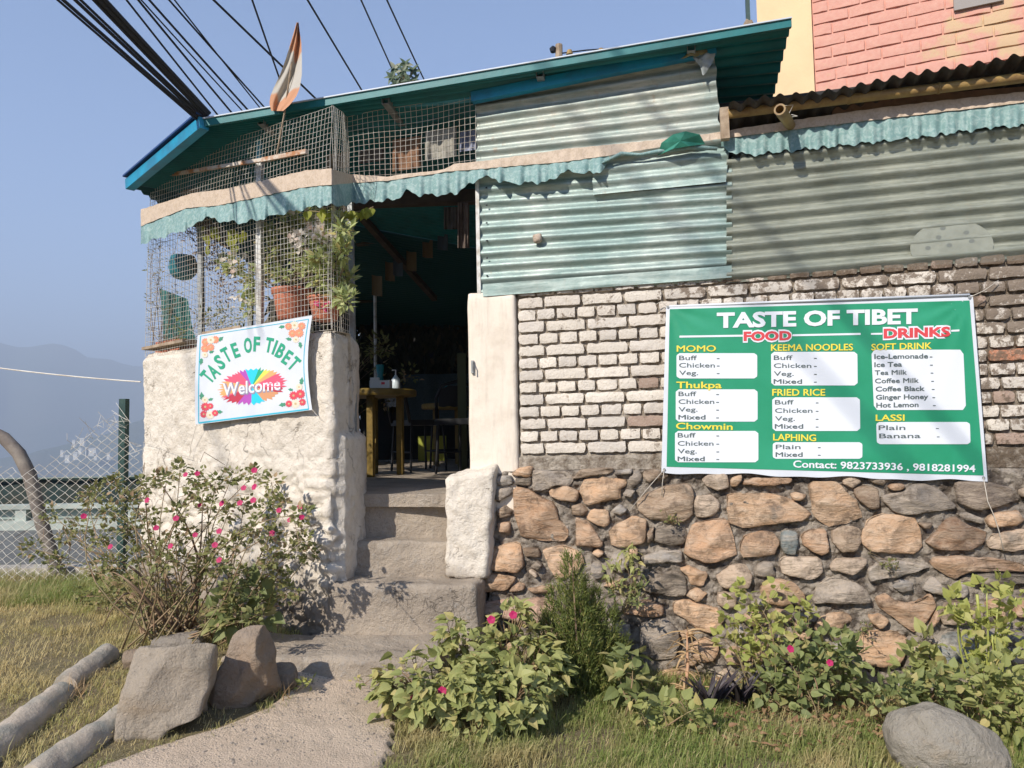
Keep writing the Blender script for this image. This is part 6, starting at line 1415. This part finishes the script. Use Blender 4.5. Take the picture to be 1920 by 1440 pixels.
# pebbles on the path
pm_ = MB(); 
for _ in range(1500):
    t_ = rng.uniform(.02, .62); a = curve(pl_, t_); b = curve(pr_, t_); p = a.lerp(b, rng.uniform(.02, .98)); r = rng.uniform(.0015, .006) * (1.0 if rng.random() < .97 else 2.2)
    z = gz(p.x, p.y) + .03 * noise.noise(Vector((p.x * 1.3, p.y * 1.3, 0))) + .016; pm_.lathe((p.x, p.y, z - r * .3), [(0, -r * .4), (r, 0), (r * .7, r * .6), (0.0002, r * .8)], 5)
o = pm_.build('pebbles', simple('path_grit', (0.36, .30, .24), .9, (.2, .17, .14), 60)); kind(o, 'stuff'); tag(o, 'small grit stones scattered on the path', 'gravel')

# ------------------------------------------------------------------ boulders and kerb logs
def rock(name, label, px, py, size, rz, seed, tilt, col, dep=None, rnd=.06, amp=.02, sink=.25, color=None, shape=None, cuts=22, planes=6):
    b = gnd(px, py); c = b + Vector((0, size[1] * .35, size[2] * (0.5 - sink)))
    o = lump(name, c, size, M['boulder'], rz=rz, cuts=cuts, rnd=rnd, amp=amp, fr=5, seed=seed, tilt=tilt, color=col, shape=shape, planes=planes); tag(o, label, 'boulder'); return o
def bouldermat():
    m, t, b = mat_base('boulder_rock'); oi = nd(t, 'ShaderNodeObjectInfo'); n = noi(t, 8, 8, .7); n2 = noi(t, 34, 8, .75); st_ = noi(t, 4, 6, .6, vec=stretch(t, 1, 1, 2.5, .4))
    col = mixc(t, ramp(t, n, .40, .68), oi.outputs['Color'], mixc(t, .5, oi.outputs['Color'], (0.42, .36, .29))); col = mixc(t, ramp(t, n2, .56, .75), col, (0.20, .17, .14)); col = mixc(t, mth(t, 'MULTIPLY', ramp(t, st_, .55, .7), .6), col, (0.40, .30, .20))
    t.links.new(col, b.inputs['Base Color']); b.inputs['Roughness'].default_value = .9; b.inputs['Specular IOR Level'].default_value = .15; n5 = noi(t, 3.2, 4, .6); col = mixc(t, mth(t, 'MULTIPLY', ramp(t, n5, .54, .64), .4), col, (0.22, .20, .16)); t.links.new(col, b.inputs['Base Color']); n6 = noi(t, 120, 4, .7); bump(t, b, mth(t, 'ADD', mth(t, 'ADD', mth(t, 'MULTIPLY', n, 2.5), n2), mth(t, 'ADD', mth(t, 'MULTIPLY', st_, 1.5), mth(t, 'MULTIPLY', n6, .3))), 1.0, .02); return m
M['boulder'] = bouldermat()
GB = (0.46, 0.385, 0.30)
def slab(q, h): 
    t = (q.z + h.z) / (2 * h.z); q.x += .045 * t - 0.03; q.y += .02 * t; return q
rock('square_boulder', 'big square edged grey boulder left of the path, its flat face leaning back', 300, 1368, (.33, .30, .37), .30, 3, (-.22, .0), GB, rnd=.03, amp=.022, sink=.14, shape=slab, planes=5)
def point(q, h):
    t = (q.z + h.z) / (2 * h.z); k = 1 - .55 * t ** 2; q.x = q.x * k + .03 * t; q.y *= k; return q
rock('pointed_boulder', 'upright pointed tan and grey boulder beside the square one', 450, 1328, (.25, .22, .37), -.2, 5, (-.12, .05), (0.38, .28, .20), rnd=.04, amp=.024, sink=.08, shape=point, planes=9)
rock('flat_rock', 'flat grey rock lying behind the square boulder under the bush', 325, 1225, (.26, .20, .10), .1, 8, (-.1, 0), (0.31, .27, .23), sink=.2)
rock('small_rock', 'small dark rock between the pointed boulder and the landing', 522, 1300, (.13, .12, .13), .4, 9, (0, 0), (0.24, .19, .15), sink=.15, rnd=.04, cuts=12)
rock('small_rock', 'small brown rock behind the kerb log left of the square boulder', 245, 1255, (.12, .10, .09), .9, 12, (0, 0), (0.30, .22, .16), sink=.15, rnd=.04, cuts=12)
def oval(q, h):
    r = math.sqrt((q.x / h.x) ** 2 + (q.y / h.y) ** 2 + (q.z / h.z) ** 2); f = max(abs(q.x / h.x), abs(q.y / h.y), abs(q.z / h.z)) / max(r, 1e-6); return q * (f * .9 + .1)
ro = on(1775, 1400, (0.0, 2.95)); 
o = lump('oval_boulder', (ro.x, 2.95, ro.z - .02), (.46, .36, .30), M['boulder'], rz=0, cuts=26, rnd=.02, amp=.018, fr=6, seed=21, planes=9, tilt=(-.45, .42), color=(0.40, .36, .30), shape=oval); tag(o, 'large smooth oval boulder with darker patches at the lower right', 'boulder')  # boulder material scatters darker patches at random
def log(name, label, a, b, r, hollow=False):
    A_ = gnd(*a); B_ = gnd(*b); A_.z += r * .12; B_.z += r * .12; n = 26; q = MB(); pts = [A_.lerp(B_, k / n) for k in range(n + 1)]; d = (B_ - A_).normalized()
    q.tube(pts, [r * (1 + .10 * noise.noise(p * 7)) for p in pts], 20, False)
    for e_, sg in ((0, -1), (n, 1)):
        rg = [Vector(q.v[e_ * 20 + k]) for k in range(20)]; c_ = sum(rg, Vector()) / 20; q.add(rg + [c_.lerp(x, .5) + d * sg * .006 for x in rg] + [c_ + d * sg * .008], [(k, (k + 1) % 20, 20 + (k + 1) % 20, 20 + k) for k in range(20)] + [(20 + k, 20 + (k + 1) % 20, 40) for k in range(20)])
    v2 = []
    for v in q.v: w = Vector(v); v2.append(tuple(w + noise.noise_vector(w * 12) * .012 + noise.noise_vector(w * 35) * .004))
    q.v = v2; o = q.build(name, M['concretelog'], smooth=True); tag(o, label, 'kerb log', 'round concrete kerb logs beside the lawn'); return o
M['concretelog'] = simple('log_concrete', (0.42, .35, .275), .9, (0.24, .235, .20), 7, .9, 34)
log('kerb_log', 'farthest short round concrete kerb log ending at the bush', (122, 1292), (200, 1232), .058); log('kerb_log', 'left round concrete kerb log lying along the lawn edge at bottom left', (-60, 1450), (116, 1308), .064); log('kerb_log', 'long round kerb log in front, touching the square boulder', (60, 1470), (250, 1340), .060)

# ------------------------------------------------------------------ wire fence on the left
fen = thing('chain_link_fence', 'sagging chain link fence with a dark green post left of the whitewashed wall', 'fence', (-2.95, 5.55, .27))
fp = at(228, 1075, 5.55); ft = at(233, 748, 5.55); q = MB(); q.bar(Vector((ft.x, 5.55, .1)), Vector((ft.x, 5.55, ft.z)), .055, .045); q.build('fence_post', M['greenpost'], fen)
q = MB(); TOPF = [(-3.9, 1.16), (-3.55, 1.17), (-3.2, 1.33), (-3.0, 1.42), (-2.9, 1.45), (-2.70, 1.05)]
x0, x1 = -4.6, -2.72; pit = .062; H0 = .24
def ftop(x): return interp(x, TOPF) if x > -3.9 else 1.16 + .03 * math.sin(x * 7)
def fpnt(x, z): return Vector((x, 5.50 + .06 * noise.noise(Vector((x * 1.6, z * 1.6, 4))), z - 0.02 * math.sin(x * 5)))
for s in (1, -1):
    k0 = x0 - 1.6; 
    while k0 < x1 + 1.6:
        pts = []; z = H0; x = k0; i = 0
        while z < 1.5:
            if x0 < x < x1 and z < ftop(x) + .03 * rng.normal():
                zz = fpnt(x, z); zz.y += .006 * (1 if i % 2 else -1); pts.append(zz)
            elif len(pts) > 1: break
            else: pts = []
            z += pit / 2; x += s * pit * .62; i += 1
        if len(pts) > 1: q.tube(pts, .0016, 4, False)
        k0 += pit * 1.24
for _ in range(26):
    x = rng.uniform(-3.3, -2.75); p = fpnt(x, ftop(x)); q.tube([p, p + rv(.04) + Vector((0, 0, .03)), p + rv(.06) + Vector((0, 0, .05))], .0014, 4, False)
kind(q.build('wire_netting', M['wire'], fen), 'stuff')
pts = [at(x, y, 5.75) for x, y in ((-60, 800), (-20, 806), (8, 822), (35, 850), (55, 890), (68, 940), (80, 985), (98, 1040), (108, 1075))]; pts.append(Vector((pts[-1].x, 5.75, .15)))
q = MB().tube(pts, [.042, .044, .047, .05, .05, .05, .05, .048, .048, .048], 14); v2 = [tuple(Vector(v) + noise.noise_vector(Vector(v) * 9) * .007) for v in q.v]; q.v = v2
o = q.build('bent_pole', simple('grey_brown_bark', (0.17, .14, .12), .8, (0.28, .24, .20), 7, .4, 40), smooth=True); tag(o, 'thick bent grey brown pole arching behind the wire fence', 'pole')
def cable(label, a, b, r, sag=0.0, name='cable', group='overhead cables crossing the sky', m='cable', n=16):
    q = MB().tube([a.lerp(b, t) - Vector((0, 0, sag * 4 * t * (1 - t))) for t in np.linspace(0, 1, n)], r, 6, False); o = q.build(name, M[m]); tag(o, label, 'cable', group); return o
cable('single pale line sagging from the left edge to the whitewashed wall', at(-300, 640, 5.6), on(264, 716, LEFT, .0), .0055, .04, group=None, m='wire')
# bundle tied to the roof corner, seven cables
E0 = FL + Vector((-.01, .0, .03))
def ext(px, py, dep, e, far=1.7):
    s = at(px, py, dep); return s + (s - e) * far
for i, (px, w, nm) in enumerate(((118, .007, 'lowest thin cable of the bundle tied to the roof corner'), (128, .010, 'second cable from below in the roof corner bundle'), (150, .010, 'third cable from below in the roof corner bundle'), (160, .008, 'middle cable of the roof corner bundle'), (185, .012, 'upper middle thick cable of the roof corner bundle'), (196, .016, 'thickest twisted black cable of the roof corner bundle'), (205, .012, 'topmost cable of the roof corner bundle'))):
    e = E0 + Vector((-.03 + i * .012, -.01, -.02 + .008 * i)); cable(nm, e, ext(px, 0, 3.9, e, 6), w, .05)
# cables passing behind the roof
for i, (tx, ty, bx, by, r) in enumerate(((240, 0, 415, 222, .011), (262, 0, 440, 216, .012), (268, 0, 460, 212, .008), (283, 0, 470, 210, .012), (320, 0, 500, 204, .010), (330, 0, 492, 206, .008), (403, 0, 598, 190, .012), (474, 0, 545, 205, .010), (578, 0, 684, 178, .011), (678, 0, 738, 135, .009), (727, 0, 800, 158, .009))):
    e = at(bx + (bx - tx) * .35, by + (by - ty) * .35, 15.0); s = at(tx, ty, 10.9)
    cable(['first', 'second', 'third', 'fourth', 'fifth', 'sixth', 'seventh', 'eighth', 'ninth', 'tenth', 'eleventh'][i] + ' free cable counted from the bundle, running down behind the roof', e, s + (s - e) * (4.2 if i in (6, 8, 9) else 0.6), r * 1.6, .03)

# flag on its stick
fl_ = thing('flag', 'faded orange and white pennant rolled round a stick above the wire mesh', 'flag', on(520, 285, LEFT, .02))
q = MB().tube([on(519, 290, LEFT, .02), on(533, 215, LEFT, .04), on(557, 45, LEFT, .05)], .0055, 6); q.build('stick', M['wood'], fl_)
prof = [(42, 556, 560), (60, 551, 562), (80, 545, 565), (110, 536, 566), (140, 525, 566), (165, 513, 562), (180, 507, 556), (195, 505, 545), (208, 509, 531)]
def flagm():
    m, t, b = mat_base('faded_flag'); sp = nd(t, 'ShaderNodeSeparateXYZ'); t.links.new(posv(t), sp.inputs[0]); w = nd(t, 'ShaderNodeTexWave'); w.wave_type = 'BANDS'; w.bands_direction = 'DIAGONAL'; w.inputs['Scale'].default_value = 1.35; w.inputs['Distortion'].default_value = .6; t.links.new(posv(t), w.inputs['Vector'])
    c = mixc(t, ramp(t, w.outputs['Fac'], .42, .52), (0.46, .43, .38), (0.50, .25, .14)); t.links.new(c, b.inputs['Base Color']); b.inputs['Roughness'].default_value = .8; return m
def ff(u, v):
    y = 42 + v * 166; a = interp(y, [(p[0], p[1]) for p in prof]); b = interp(y, [(p[0], p[2]) for p in prof]); return on(a + (b - a) * u, y, LEFT, .045 + .02 * math.sin(u * 5 + v * 3) + .01 * math.sin(u * 13 + v * 6))
MB().grid(ff, 14, 30).build('cloth', flagm(), fl_, smooth=True)
# leafy plant growing behind the roof edge
base = at(757, 175, 5.2); t = thing('rooftop_plant', 'star leaved green plant poking above the teal roof edge', 'plant', base); q = MB(); q.tube([base, at(757, 140, 5.2)], .006, 5); lv = Leaves()
for x, y in ((740, 128), (760, 120), (775, 132), (735, 145), (757, 140), (778, 150), (750, 155), (768, 150), (765, 160), (745, 160), (755, 132), (742, 158)):
    c = at(x, y, 5.2 + rng.uniform(-.08, .08)); q.tube([at(757, 158, 5.2), c], .003, 4)
    for k in range(6):
        a = 2 * PI * k / 6 + rng.uniform(-.2, .2); lv.add(c, Vector((math.cos(a), -.2, math.sin(a) - .15)), Vector((0, -1, .5)) + rv(.3), .062, .03, .1, .2)
kind(lv.build('foliage', LFm['roofp'], t), 'stuff'); q.build('stems', M['stem'], t)
# pole top with crossbar beyond the roof
t = thing('rooftop_pole', 'short weathered pole top with insulators and a wire beyond the roof', 'pole', at(1046, 130, 6)); q = MB(); q.tube([at(1048, 135, 6), at(1048, 84, 6)], .03, 8); q.build('pole', M['wood'], t)
q = MB(); q.tube([at(1052, 100, 6), at(1100, 94, 6), at(1130, 92, 6), at(1230, 84, 6)], .006, 5); q.build('wire', M['cable'], t); 
q = MB(); q.lathe(at(1037, 100, 6), [(0, 0), (.022, .01), (.03, .04), (.012, .06), (0.001, .065)], 10); q.build('insulator', M['cable'], t); q = MB(); q.lathe(at(1068, 103, 6), [(0, 0), (.03, .0), (.02, .04), (0.001, .045)], 10); q.lathe(at(1127, 98, 6), [(0, 0), (.03, .0), (.02, .03), (0.001, .035)], 10); q.build('clamp', M['bamboo'], t)
q = MB(); a = at(1394, 58, 5.2); q.bar(a, at(1404, 40, 5.2), .03, .05); q.bar(at(1404, 40, 5.2), at(1412, 55, 5.2), .02, .04); o = q.build('timber_scrap', M['wood']); tag(o, 'pale wood scrap lying on the roof near the pink building', 'wood scrap')

# ------------------------------------------------------------------ pots and plants in the cage
def pot(name, label, px, py, r, h, col='terracotta', dep=.18, rim=True):
    b = on(px, py, LEFT, -dep); t = thing(name, label, 'flower pot', b)
    q = MB(); q.lathe(b, [(r * .66, 0), (r * .72, .01), (r * .92, h * .72), (r * .93, h * .78), (r * .80, h * .78), (r * .6, .03)], 28); q.build('body', M[col], t, smooth=True)
    q = MB(); q.lathe(b + Vector((0, 0, h * .76)), [(r * .95, 0), (r * 1.02, .01), (r, h * .1), (r * 1.06, h * .13), (r * 1.05, h * .2), (r * .9, h * .2), (r * .88, 0)], 28); q.build('rim', M[col], t, smooth=True)
    q = MB(); q.lathe(b + Vector((0, 0, h * .82)), [(0.001, .008), (r * .9, 0), (r * .9, -.01)], 20); q.build('soil', M['soil'], t); return t, b
p1_, c1_ = pot('flower_pot', 'larger terracotta pot on the whitewashed wall behind the welcome sign corner', 548, 602, .125, .21)
p2_, c2_ = pot('flower_pot', 'smaller terracotta pot with pink pattern beside the grey door post', 610, 602, .10, .15, dep=.13)
q = Leaves(); 
for i in range(16): q.add(c2_ + Vector((rng.uniform(-.04, .04), -.098, rng.uniform(.03, .11))), rv(), Vector((0, -1, 0)), .03, .014, 0, 0)
q.build('pink_pattern', leafmat('pink_glaze', (0.62, .06, .18), (.55, .04, .14), None, 0), p2_)
def lp(pts, dep): return [on(x, y, LEFT, -dep + rng.uniform(-.1, .1)) for x, y in pts]
T1 = lp([(530, 520), (560, 480), (540, 440), (580, 500), (520, 470), (600, 460), (560, 430), (510, 500), (590, 430), (610, 410), (570, 400), (540, 410), (500, 440), (620, 440), (600, 500), (480, 520), (465, 540), (470, 570), (440, 500), (425, 490)], .14)
T2 = lp([(600, 520), (630, 500), (640, 470), (645, 430), (625, 480), (640, 530), (610, 545), (635, 555), (650, 520), (600, 480), (630, 410), (650, 560), (615, 450)], .10)
plant('bougainvillea', 'pale flowered bougainvillea crowding the mesh above the larger pot', 'plant', c1_ + Vector((0, 0, .17)), T1, 'pale', .055, .036, 50, .066, .005, along=10, stemm='bark', minz=False)
plant('potted_shrub', 'whorled green shrub in the smaller pot beside the door post', 'plant', c2_ + Vector((0, 0, .12)), T2, 'pale', .060, .028, 46, .058, .005, along=8, stemm='bark')
q = Leaves()
for (x, y, k) in ((600, 430, 26), (585, 425, 20), (605, 445, 20), (560, 455, 22), (430, 488, 12), (560, 398, 8), (435, 505, 10), (555, 445, 12), (448, 560, 10), (590, 440, 12)):
    for _ in range(k): p = on(x + rng.normal() * 9, y + rng.normal() * 9, LEFT, -.01 + rng.uniform(-.02, .015)); q.add(p, rv(), Vector((0, -1, .3)) + rv(.5), .034, .030, .1, .1)
o = q.build('bracts', LFm['bract'], [x for x in COL.objects if x.name == 'bougainvillea'][0]); kind(o, 'stuff')
t = thing('yellow_vine', 'lime yellow vine reaching over the door post beneath the valance', 'vine', on(600, 400, LEFT, .02)); lv = Leaves(); q = MB()
vp = [(575, 395), (610, 398), (625, 400), (645, 402), (660, 398), (675, 396), (690, 392), (700, 388)]; V = [on(x, y, LEFT, .03) if x < 622 else on(x, y, MAIN, .10) for x, y in vp]; q.tube(V, .003, 5)
for i in range(44):
    k = rng.uniform(0, 6.99); a = V[int(k)].lerp(V[int(k) + 1], k % 1); lv.add(a + rv(.006), Vector((rng.normal() * .5, -.2, -1)), Vector((.2, -1, .2)) + rv(.3), rng.uniform(.04, .07), .042, .1, .1)
for c in ((390, 415, 470), (404, 425, 440), (435, 425, 445), (440, 445, 470), (452, 430, 450)):
    for j in range(9): p = on(c[0] + rng.normal() * 4, rng.uniform(c[1], c[2]), LEFT, -.03); lv.add(p, Vector((rng.normal() * .4, 0, -1)), Vector((0, -1, .2)) + rv(.3), .05, .03, .1, .1)
kind(lv.build('foliage', LFm['yellow'], t), 'stuff'); q.build('stems', M['stem'], t)
# hanging teal pot
b = on(343, 525, LEFT, -.30); t = thing('hanging_pot', 'round teal plastic pot hanging inside the left end of the mesh', 'flower pot', b); q = MB(); q.lathe(b, [(.02, 0), (.06, .012), (.092, .045), (.105, .09), (.10, .14), (.085, .185), (.078, .185), (.09, .14)], 24); q.build('body', M['tealplastic'], t, smooth=True)
q = MB(); [q.tube([b + Vector((.08 * math.cos(a), .08 * math.sin(a), .19)), b + Vector((0, 0, .5))], .002, 4) for a in (0, 2.1, 4.2)]; q.build('hanger', M['wire'], t)
plant('dry_hanging_plant', 'brown dry foliage hanging behind the mesh near the teal pot', 'plant', on(400, 420, LEFT, -.35), lp([(360, 440), (380, 460), (400, 480), (370, 420), (410, 500), (390, 510), (430, 520), (420, 550), (370, 500), (395, 430), (410, 450)], .35), 'dead', .04, .012, 60, .09, .003, along=20, stemm='bark')
plant('cage_shrub', 'sparse grey green twigs at the left corner inside the wire mesh', 'plant', on(300, 655, LEFT, -.10), lp([(290, 560), (300, 520), (320, 480), (285, 500), (310, 580), (340, 560), (370, 590), (330, 610), (290, 620), (400, 600), (420, 580), (300, 450), (285, 470)], .12), 'bush', .030, .011, 16, .06, .003, along=14, stemm='bark')
plant('trellis_vine', 'dusty climber on the inner trellis at the back of the left bay', 'plant', Vector((-2.2, 6.7, 1.0)), [Vector((-2.3 + rng.uniform(0, 1.6), 6.75, 1.6 + rng.uniform(0, .55))) for _ in range(22)], 'bush', .06, .03, 26, .12, .005, along=10, stemm='bark')
plant('sill_herb', 'small lime green herb standing on the low shelf behind the mesh', 'plant', on(338, 650, LEFT, -.06), lp([(335, 600), (340, 620), (336, 635)], .06), 'yellow', .03, .012, 14, .02, .002, along=3)
plant('sill_herb', 'dark bushy herbs along the sill inside the mesh left of the sign', 'plant', on(420, 640, LEFT, -.25), lp([(395, 590), (420, 585), (440, 600), (460, 595), (410, 610), (380, 600)], .25), 'deep', .035, .018, 26, .05, .003, along=4)
q = MB(); b = on(325, 668, LEFT, -.22); q.box(b + Vector((0.02, 0.0, .07)), (.34, .14, .09), rz=-.64); o = q.build('plant_trough', M['terracotta']); tag(o, 'terracotta trough on the sill inside the left end of the mesh', 'trough')
q = MB(); cs = [on(298, 540, LEFT, -.25), on(350, 560, LEFT, -.35), on(372, 650, LEFT, -.30), on(306, 652, LEFT, -.22)]
q.grid(lambda u, v: cs[0].lerp(cs[1], u).lerp(cs[3].lerp(cs[2], u), v) + Vector((0, .02 * math.sin(u * 15 + v * 3), .01 * math.sin(v * 9))), 24, 24); o = q.build('shade_net', cloth('dark_teal_net', (0.015, .10, .09), (.03, .16, .14), 60, transl=.2), smooth=True); tag(o, 'dark teal shade net hung low inside the left end of the mesh', 'net')
# cloths hanging inside the mesh
def hang(name, label, xs, y0, y1, col, dep, cat='cloth', pl=MAIN, sl=-.15, amp=.012):
    m = simple(name + '_fabric_%d' % len(bpy.data.materials), col, .9, tuple(c * .7 for c in col), 20, .2, 90)
    q = MB().grid(lambda u, v: on(xs[0] + (xs[1] - xs[0]) * u, y0 + (y1 - y0) * v + sl * (xs[1] - xs[0]) * u, pl, dep + amp * math.sin(u * 9 + v * 2) + amp * .6 * math.sin(u * 23)), 20, 10); o = q.build(name, m, smooth=True); tag(o, label, cat, 'cloths hung up inside the wire mesh'); return o
hang('hanging_cloth', 'brown checked cloth hanging behind the mesh left of the pale grey one', (736, 790), 262, 322, (0.26, .14, .08), -.12); hang('hanging_cloth', 'pale grey striped cloth hanging behind the mesh above the doorway', (797, 856), 247, 302, (0.34, .32, .27), -.10)
hang('hanging_cloth', 'bluish cloth half hidden by the upper corrugated sheet', (862, 897), 248, 285, (0.27, .29, .38), -.14); hang('hanging_cloth', 'leftmost dull brown cloth behind the bend of the mesh', (612, 655), 290, 320, (0.25, .20, .13), -.15); hang('hanging_cloth', 'small dark checked rag between the two brown cloths', (672, 720), 283, 308, (0.15, .12, .10), -.20)
hang('towel', 'dingy knotted towel hanging at the top right of the doorway', (858, 880), 380, 465, (0.16, .12, .10), -.55, 'towel', sl=0, amp=.02); hang('towel', 'dark square cloth hanging near the top of the doorway', (832, 858), 388, 430, (0.08, .07, .06), -.7, 'towel', sl=0)
for i, (x, y) in enumerate(((730, 500), (745, 490), (770, 480), (800, 455), (828, 440), (705, 525))):
    a = at(x - 8, y - 10, 6.6 - i * .1); q = MB().grid(lambda u, v: a + Vector((u * .09, .02 * math.sin(u * 5), -v * .17 - u * .02)), 6, 6); o = q.build('prayer_flag', simple('dim_flag_cloth_%d' % i, [(0.12, .08, .04), (.06, .08, .10), (.14, .10, .05)][i % 3], .9), smooth=True); tag(o, 'dim little ' + ['ochre', 'blue grey', 'mustard'][i % 3] + ' flag, number ' + ['two', 'three', 'four', 'five', 'rightmost', 'leftmost'][i] + ' along the braces inside the doorway', 'flag', 'small flags strung under the ceiling inside the doorway')

# ------------------------------------------------------------------ furniture inside the doorway
M['yellowwood'] = simple('yellow_varnish', (0.24, .155, .03), .45, (0.15, .10, .02), 12); M['black'] = simple('black_paint', (0.012, .012, .013), .5); M['blackp'] = simple('black_plastic_wrap', (0.03, .03, .032), .18, bmp=.5, bs=14)
FZ = .976
def rtable(name, label, x, y, r, h):
    t = thing(name, label, 'table', (x, y, FZ)); q = MB(); q.lathe((x, y, FZ + h - .055), [(r * .99, 0), (r, .012), (r, .045), (r * .98, .055)], 40); q.build('tabletop', M['yellowwood'], t)
    for a in (-1.45, .1, 1.7, 3.2): q = MB(); q.bar((x + r * .62 * math.cos(a), y + r * .62 * math.sin(a), FZ), (x + r * .62 * math.cos(a), y + r * .62 * math.sin(a), FZ + h - .056), .052, .052); q.build('leg', M['yellowwood'], t)
    return t
rtable('round_table', 'round yellow varnished table just inside the doorway at left', -1.21, 6.4, .38, .73); rtable('side_table', 'darker round table deeper inside at the right of the doorway', -.58, 8.0, .40, .66)
def chair(label, x, y, rz, wrap=False):
    t = thing('chair', label, 'chair', (x, y, FZ), 'black chairs around the tables'); R = Matrix.Rotation(rz, 3, 'Z'); P = lambda a, b, c: Vector((x, y, FZ + c)) + R @ Vector((a, b, 0))
    q = MB(); q.box(P(0, 0, .45), (.40, .38, .05), rz=rz); q.build('seat', M['black'], t)
    q = MB(); q.tube([P(-.18, .19, .45), P(-.19, .24, .68), P(-.14, .26, .80), P(0, .27, .84), P(.14, .26, .80), P(.19, .24, .68), P(.18, .19, .45)], .016, 8); q.build('back_frame', M['black'], t, smooth=True)
    q = MB(); q.grid(lambda u, v: P(-.17 + .34 * u, .24 + .02 * v, .60 + .20 * v - .04 * (2 * u - 1) ** 2 * v) + Vector((0, 0, .006 * math.sin(u * 20))), 12, 8); q.build('backrest', M['blackp'] if wrap else M['black'], t, smooth=True)
    for a, b in ((-.17, -.16), (.17, -.16), (-.17, .17), (.17, .17)): q = MB(); q.tube([P(a, b, .43), P(a * 1.12, b * 1.12, 0)], .012, 6); q.build('leg', M['black'], t)
    for b in (-.17, .18): MB().tube([P(-.19, b, .18), P(.19, b, .18)], .009, 6).build('stretcher', M['black'], t)
chair('black chair wrapped in shiny plastic in the middle of the doorway view', -.88, 6.95, 2.2, True); chair('black chair tucked under the left of the yellow table', -1.52, 6.2, 2.0); chair('dark chair in front of the deeper table', -.60, 7.3, 3.4); chair('dark chair at the right edge of the doorway view', -.42, 6.5, 4.2)
q = MB(); q.box((-.98, 9.0, FZ + .16), (.34, .04, .30)); o = q.build('lime_panel', simple('lime_paint', (0.30, .33, .04), .6)); tag(o, 'lime yellow low panel glowing behind the chair legs', 'panel')
q = MB(); q.box((-.475, 7.0, FZ + .55), (.08, .08, 1.1)); o = q.build('green_pillar', simple('olive_paint', (0.07, .075, .02), .6)); tag(o, 'olive green square pillar inside the right of the doorway', 'pillar')
q = MB(); q.tube([(-1.33, 7.2, FZ), (-1.33, 7.2, FZ + 1.75)], .016, 8); o = q.build('thin_pole', M['whitepost']); tag(o, 'thin pale pole standing inside the left of the doorway', 'pole')
tz = FZ + .73
q = MB(); b = Vector((-1.17, 6.55, tz)); q.lathe(b, [(.035, 0), (.04, .02), (.026, .14), (.038, .23), (.04, .235)], 14); o = q.build('teal_vase', M['tealplastic'], smooth=True); tag(o, 'tall teal plastic container on the yellow table', 'container')
t = thing('pump_bottle', 'clear pump bottle of sanitiser on the yellow table', 'bottle', (-1.0, 6.35, tz)); q = MB(); q.lathe((-1.0, 6.35, tz), [(.035, 0), (.037, .01), (.036, .09), (.014, .115), (.012, .125)], 16); q.build('bottle_body', simple('milky_plastic', (0.6, .68, .7), .3), t, smooth=True)
q = MB(); q.tube([(-1.0, 6.35, tz + .12), (-1.0, 6.35, tz + .17), (-1.03, 6.34, tz + .168)], .006, 6); q.build('pump', simple('white_plastic', (.75, .75, .75), .4), t)
t = thing('tissue_box', 'white tissue box with small print on the yellow table', 'box', (-1.10, 6.2, tz)); q = MB(); q.box((-1.10, 6.2, tz + .035), (.17, .09, .07), rz=-.1); q.build('carton', simple('white_card', (.62, .62, .60), .6), t); q = MB(); q.box((-1.15, 6.19, tz + .08), (.07, .05, .03)); q.build('tissue', bpy.data.materials['white_card'], t); q = MB(); q.box((-1.075, 6.152, tz + .045), (.03, .002, .02), rz=-.1); q.build('printed_mark', M['pred'], t)
q = MB(); q.lathe((-.70, 7.85, FZ + .66), [(.03, 0), (.03, .12), (.012, .17), (.012, .2)], 12); o = q.build('blue_bottle', M['tealplastic'], smooth=True); tag(o, 'blue bottle on the deeper table', 'bottle')
q = MB(); q.box((-.58, 7.8, FZ + .69), (.14, .09, .05)); o = q.build('white_box', bpy.data.materials['white_card']); tag(o, 'flat white box on the deeper table', 'box')
lv = Leaves()
for i in range(2600):  # added leaves along the open left side to cut light into the hall
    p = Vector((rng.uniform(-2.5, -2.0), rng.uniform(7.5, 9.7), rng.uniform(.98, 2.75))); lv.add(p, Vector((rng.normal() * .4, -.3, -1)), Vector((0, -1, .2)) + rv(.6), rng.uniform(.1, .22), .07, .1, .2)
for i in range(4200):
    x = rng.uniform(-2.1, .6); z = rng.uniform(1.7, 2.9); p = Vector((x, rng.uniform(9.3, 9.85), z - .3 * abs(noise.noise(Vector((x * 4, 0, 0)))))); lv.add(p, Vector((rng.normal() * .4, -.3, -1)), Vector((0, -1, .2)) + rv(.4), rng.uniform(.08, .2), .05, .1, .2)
o = lv.build('creeper_and_light_screen', LFm['darkf']); kind(o, 'stuff'); tag(o, 'dark hanging leaves at the far back of the hall, with more added at its left to block light', 'creeper')
q = MB(); q.grid(lambda u, v: Vector((-1.35 + u * 1.2, 9.15 + .04 * math.sin(u * 20), 2.05 - v * .62)), 30, 10); o = q.build('blue_netting', cloth('blue_grey_net', (0.05, .09, .11), (.10, .14, .16), 90, transl=.3), smooth=True); tag(o, 'bluish grey netting hung low at the far end of the hall', 'net')

# ------------------------------------------------------------------ haze in the valley air
hm = bpy.data.materials.new('valley_haze'); hm.use_nodes = True; t = hm.node_tree; t.nodes.remove(t.nodes['Principled BSDF'])
pv = t.nodes.new('ShaderNodeVolumePrincipled'); pv.inputs['Color'].default_value = (0.66, 0.79, 1.0, 1); pv.inputs['Density'].default_value = 6.3e-4; pv.inputs['Anisotropy'].default_value = 0.0
t.links.new(pv.outputs[0], t.nodes['Material Output'].inputs['Volume'])
q = MB(); q.box((0, 0, 245), (17000, 17000, 790)); hz = q.build('haze', hm, origin=(0, 0, 245)); kind(hz, 'stuff')
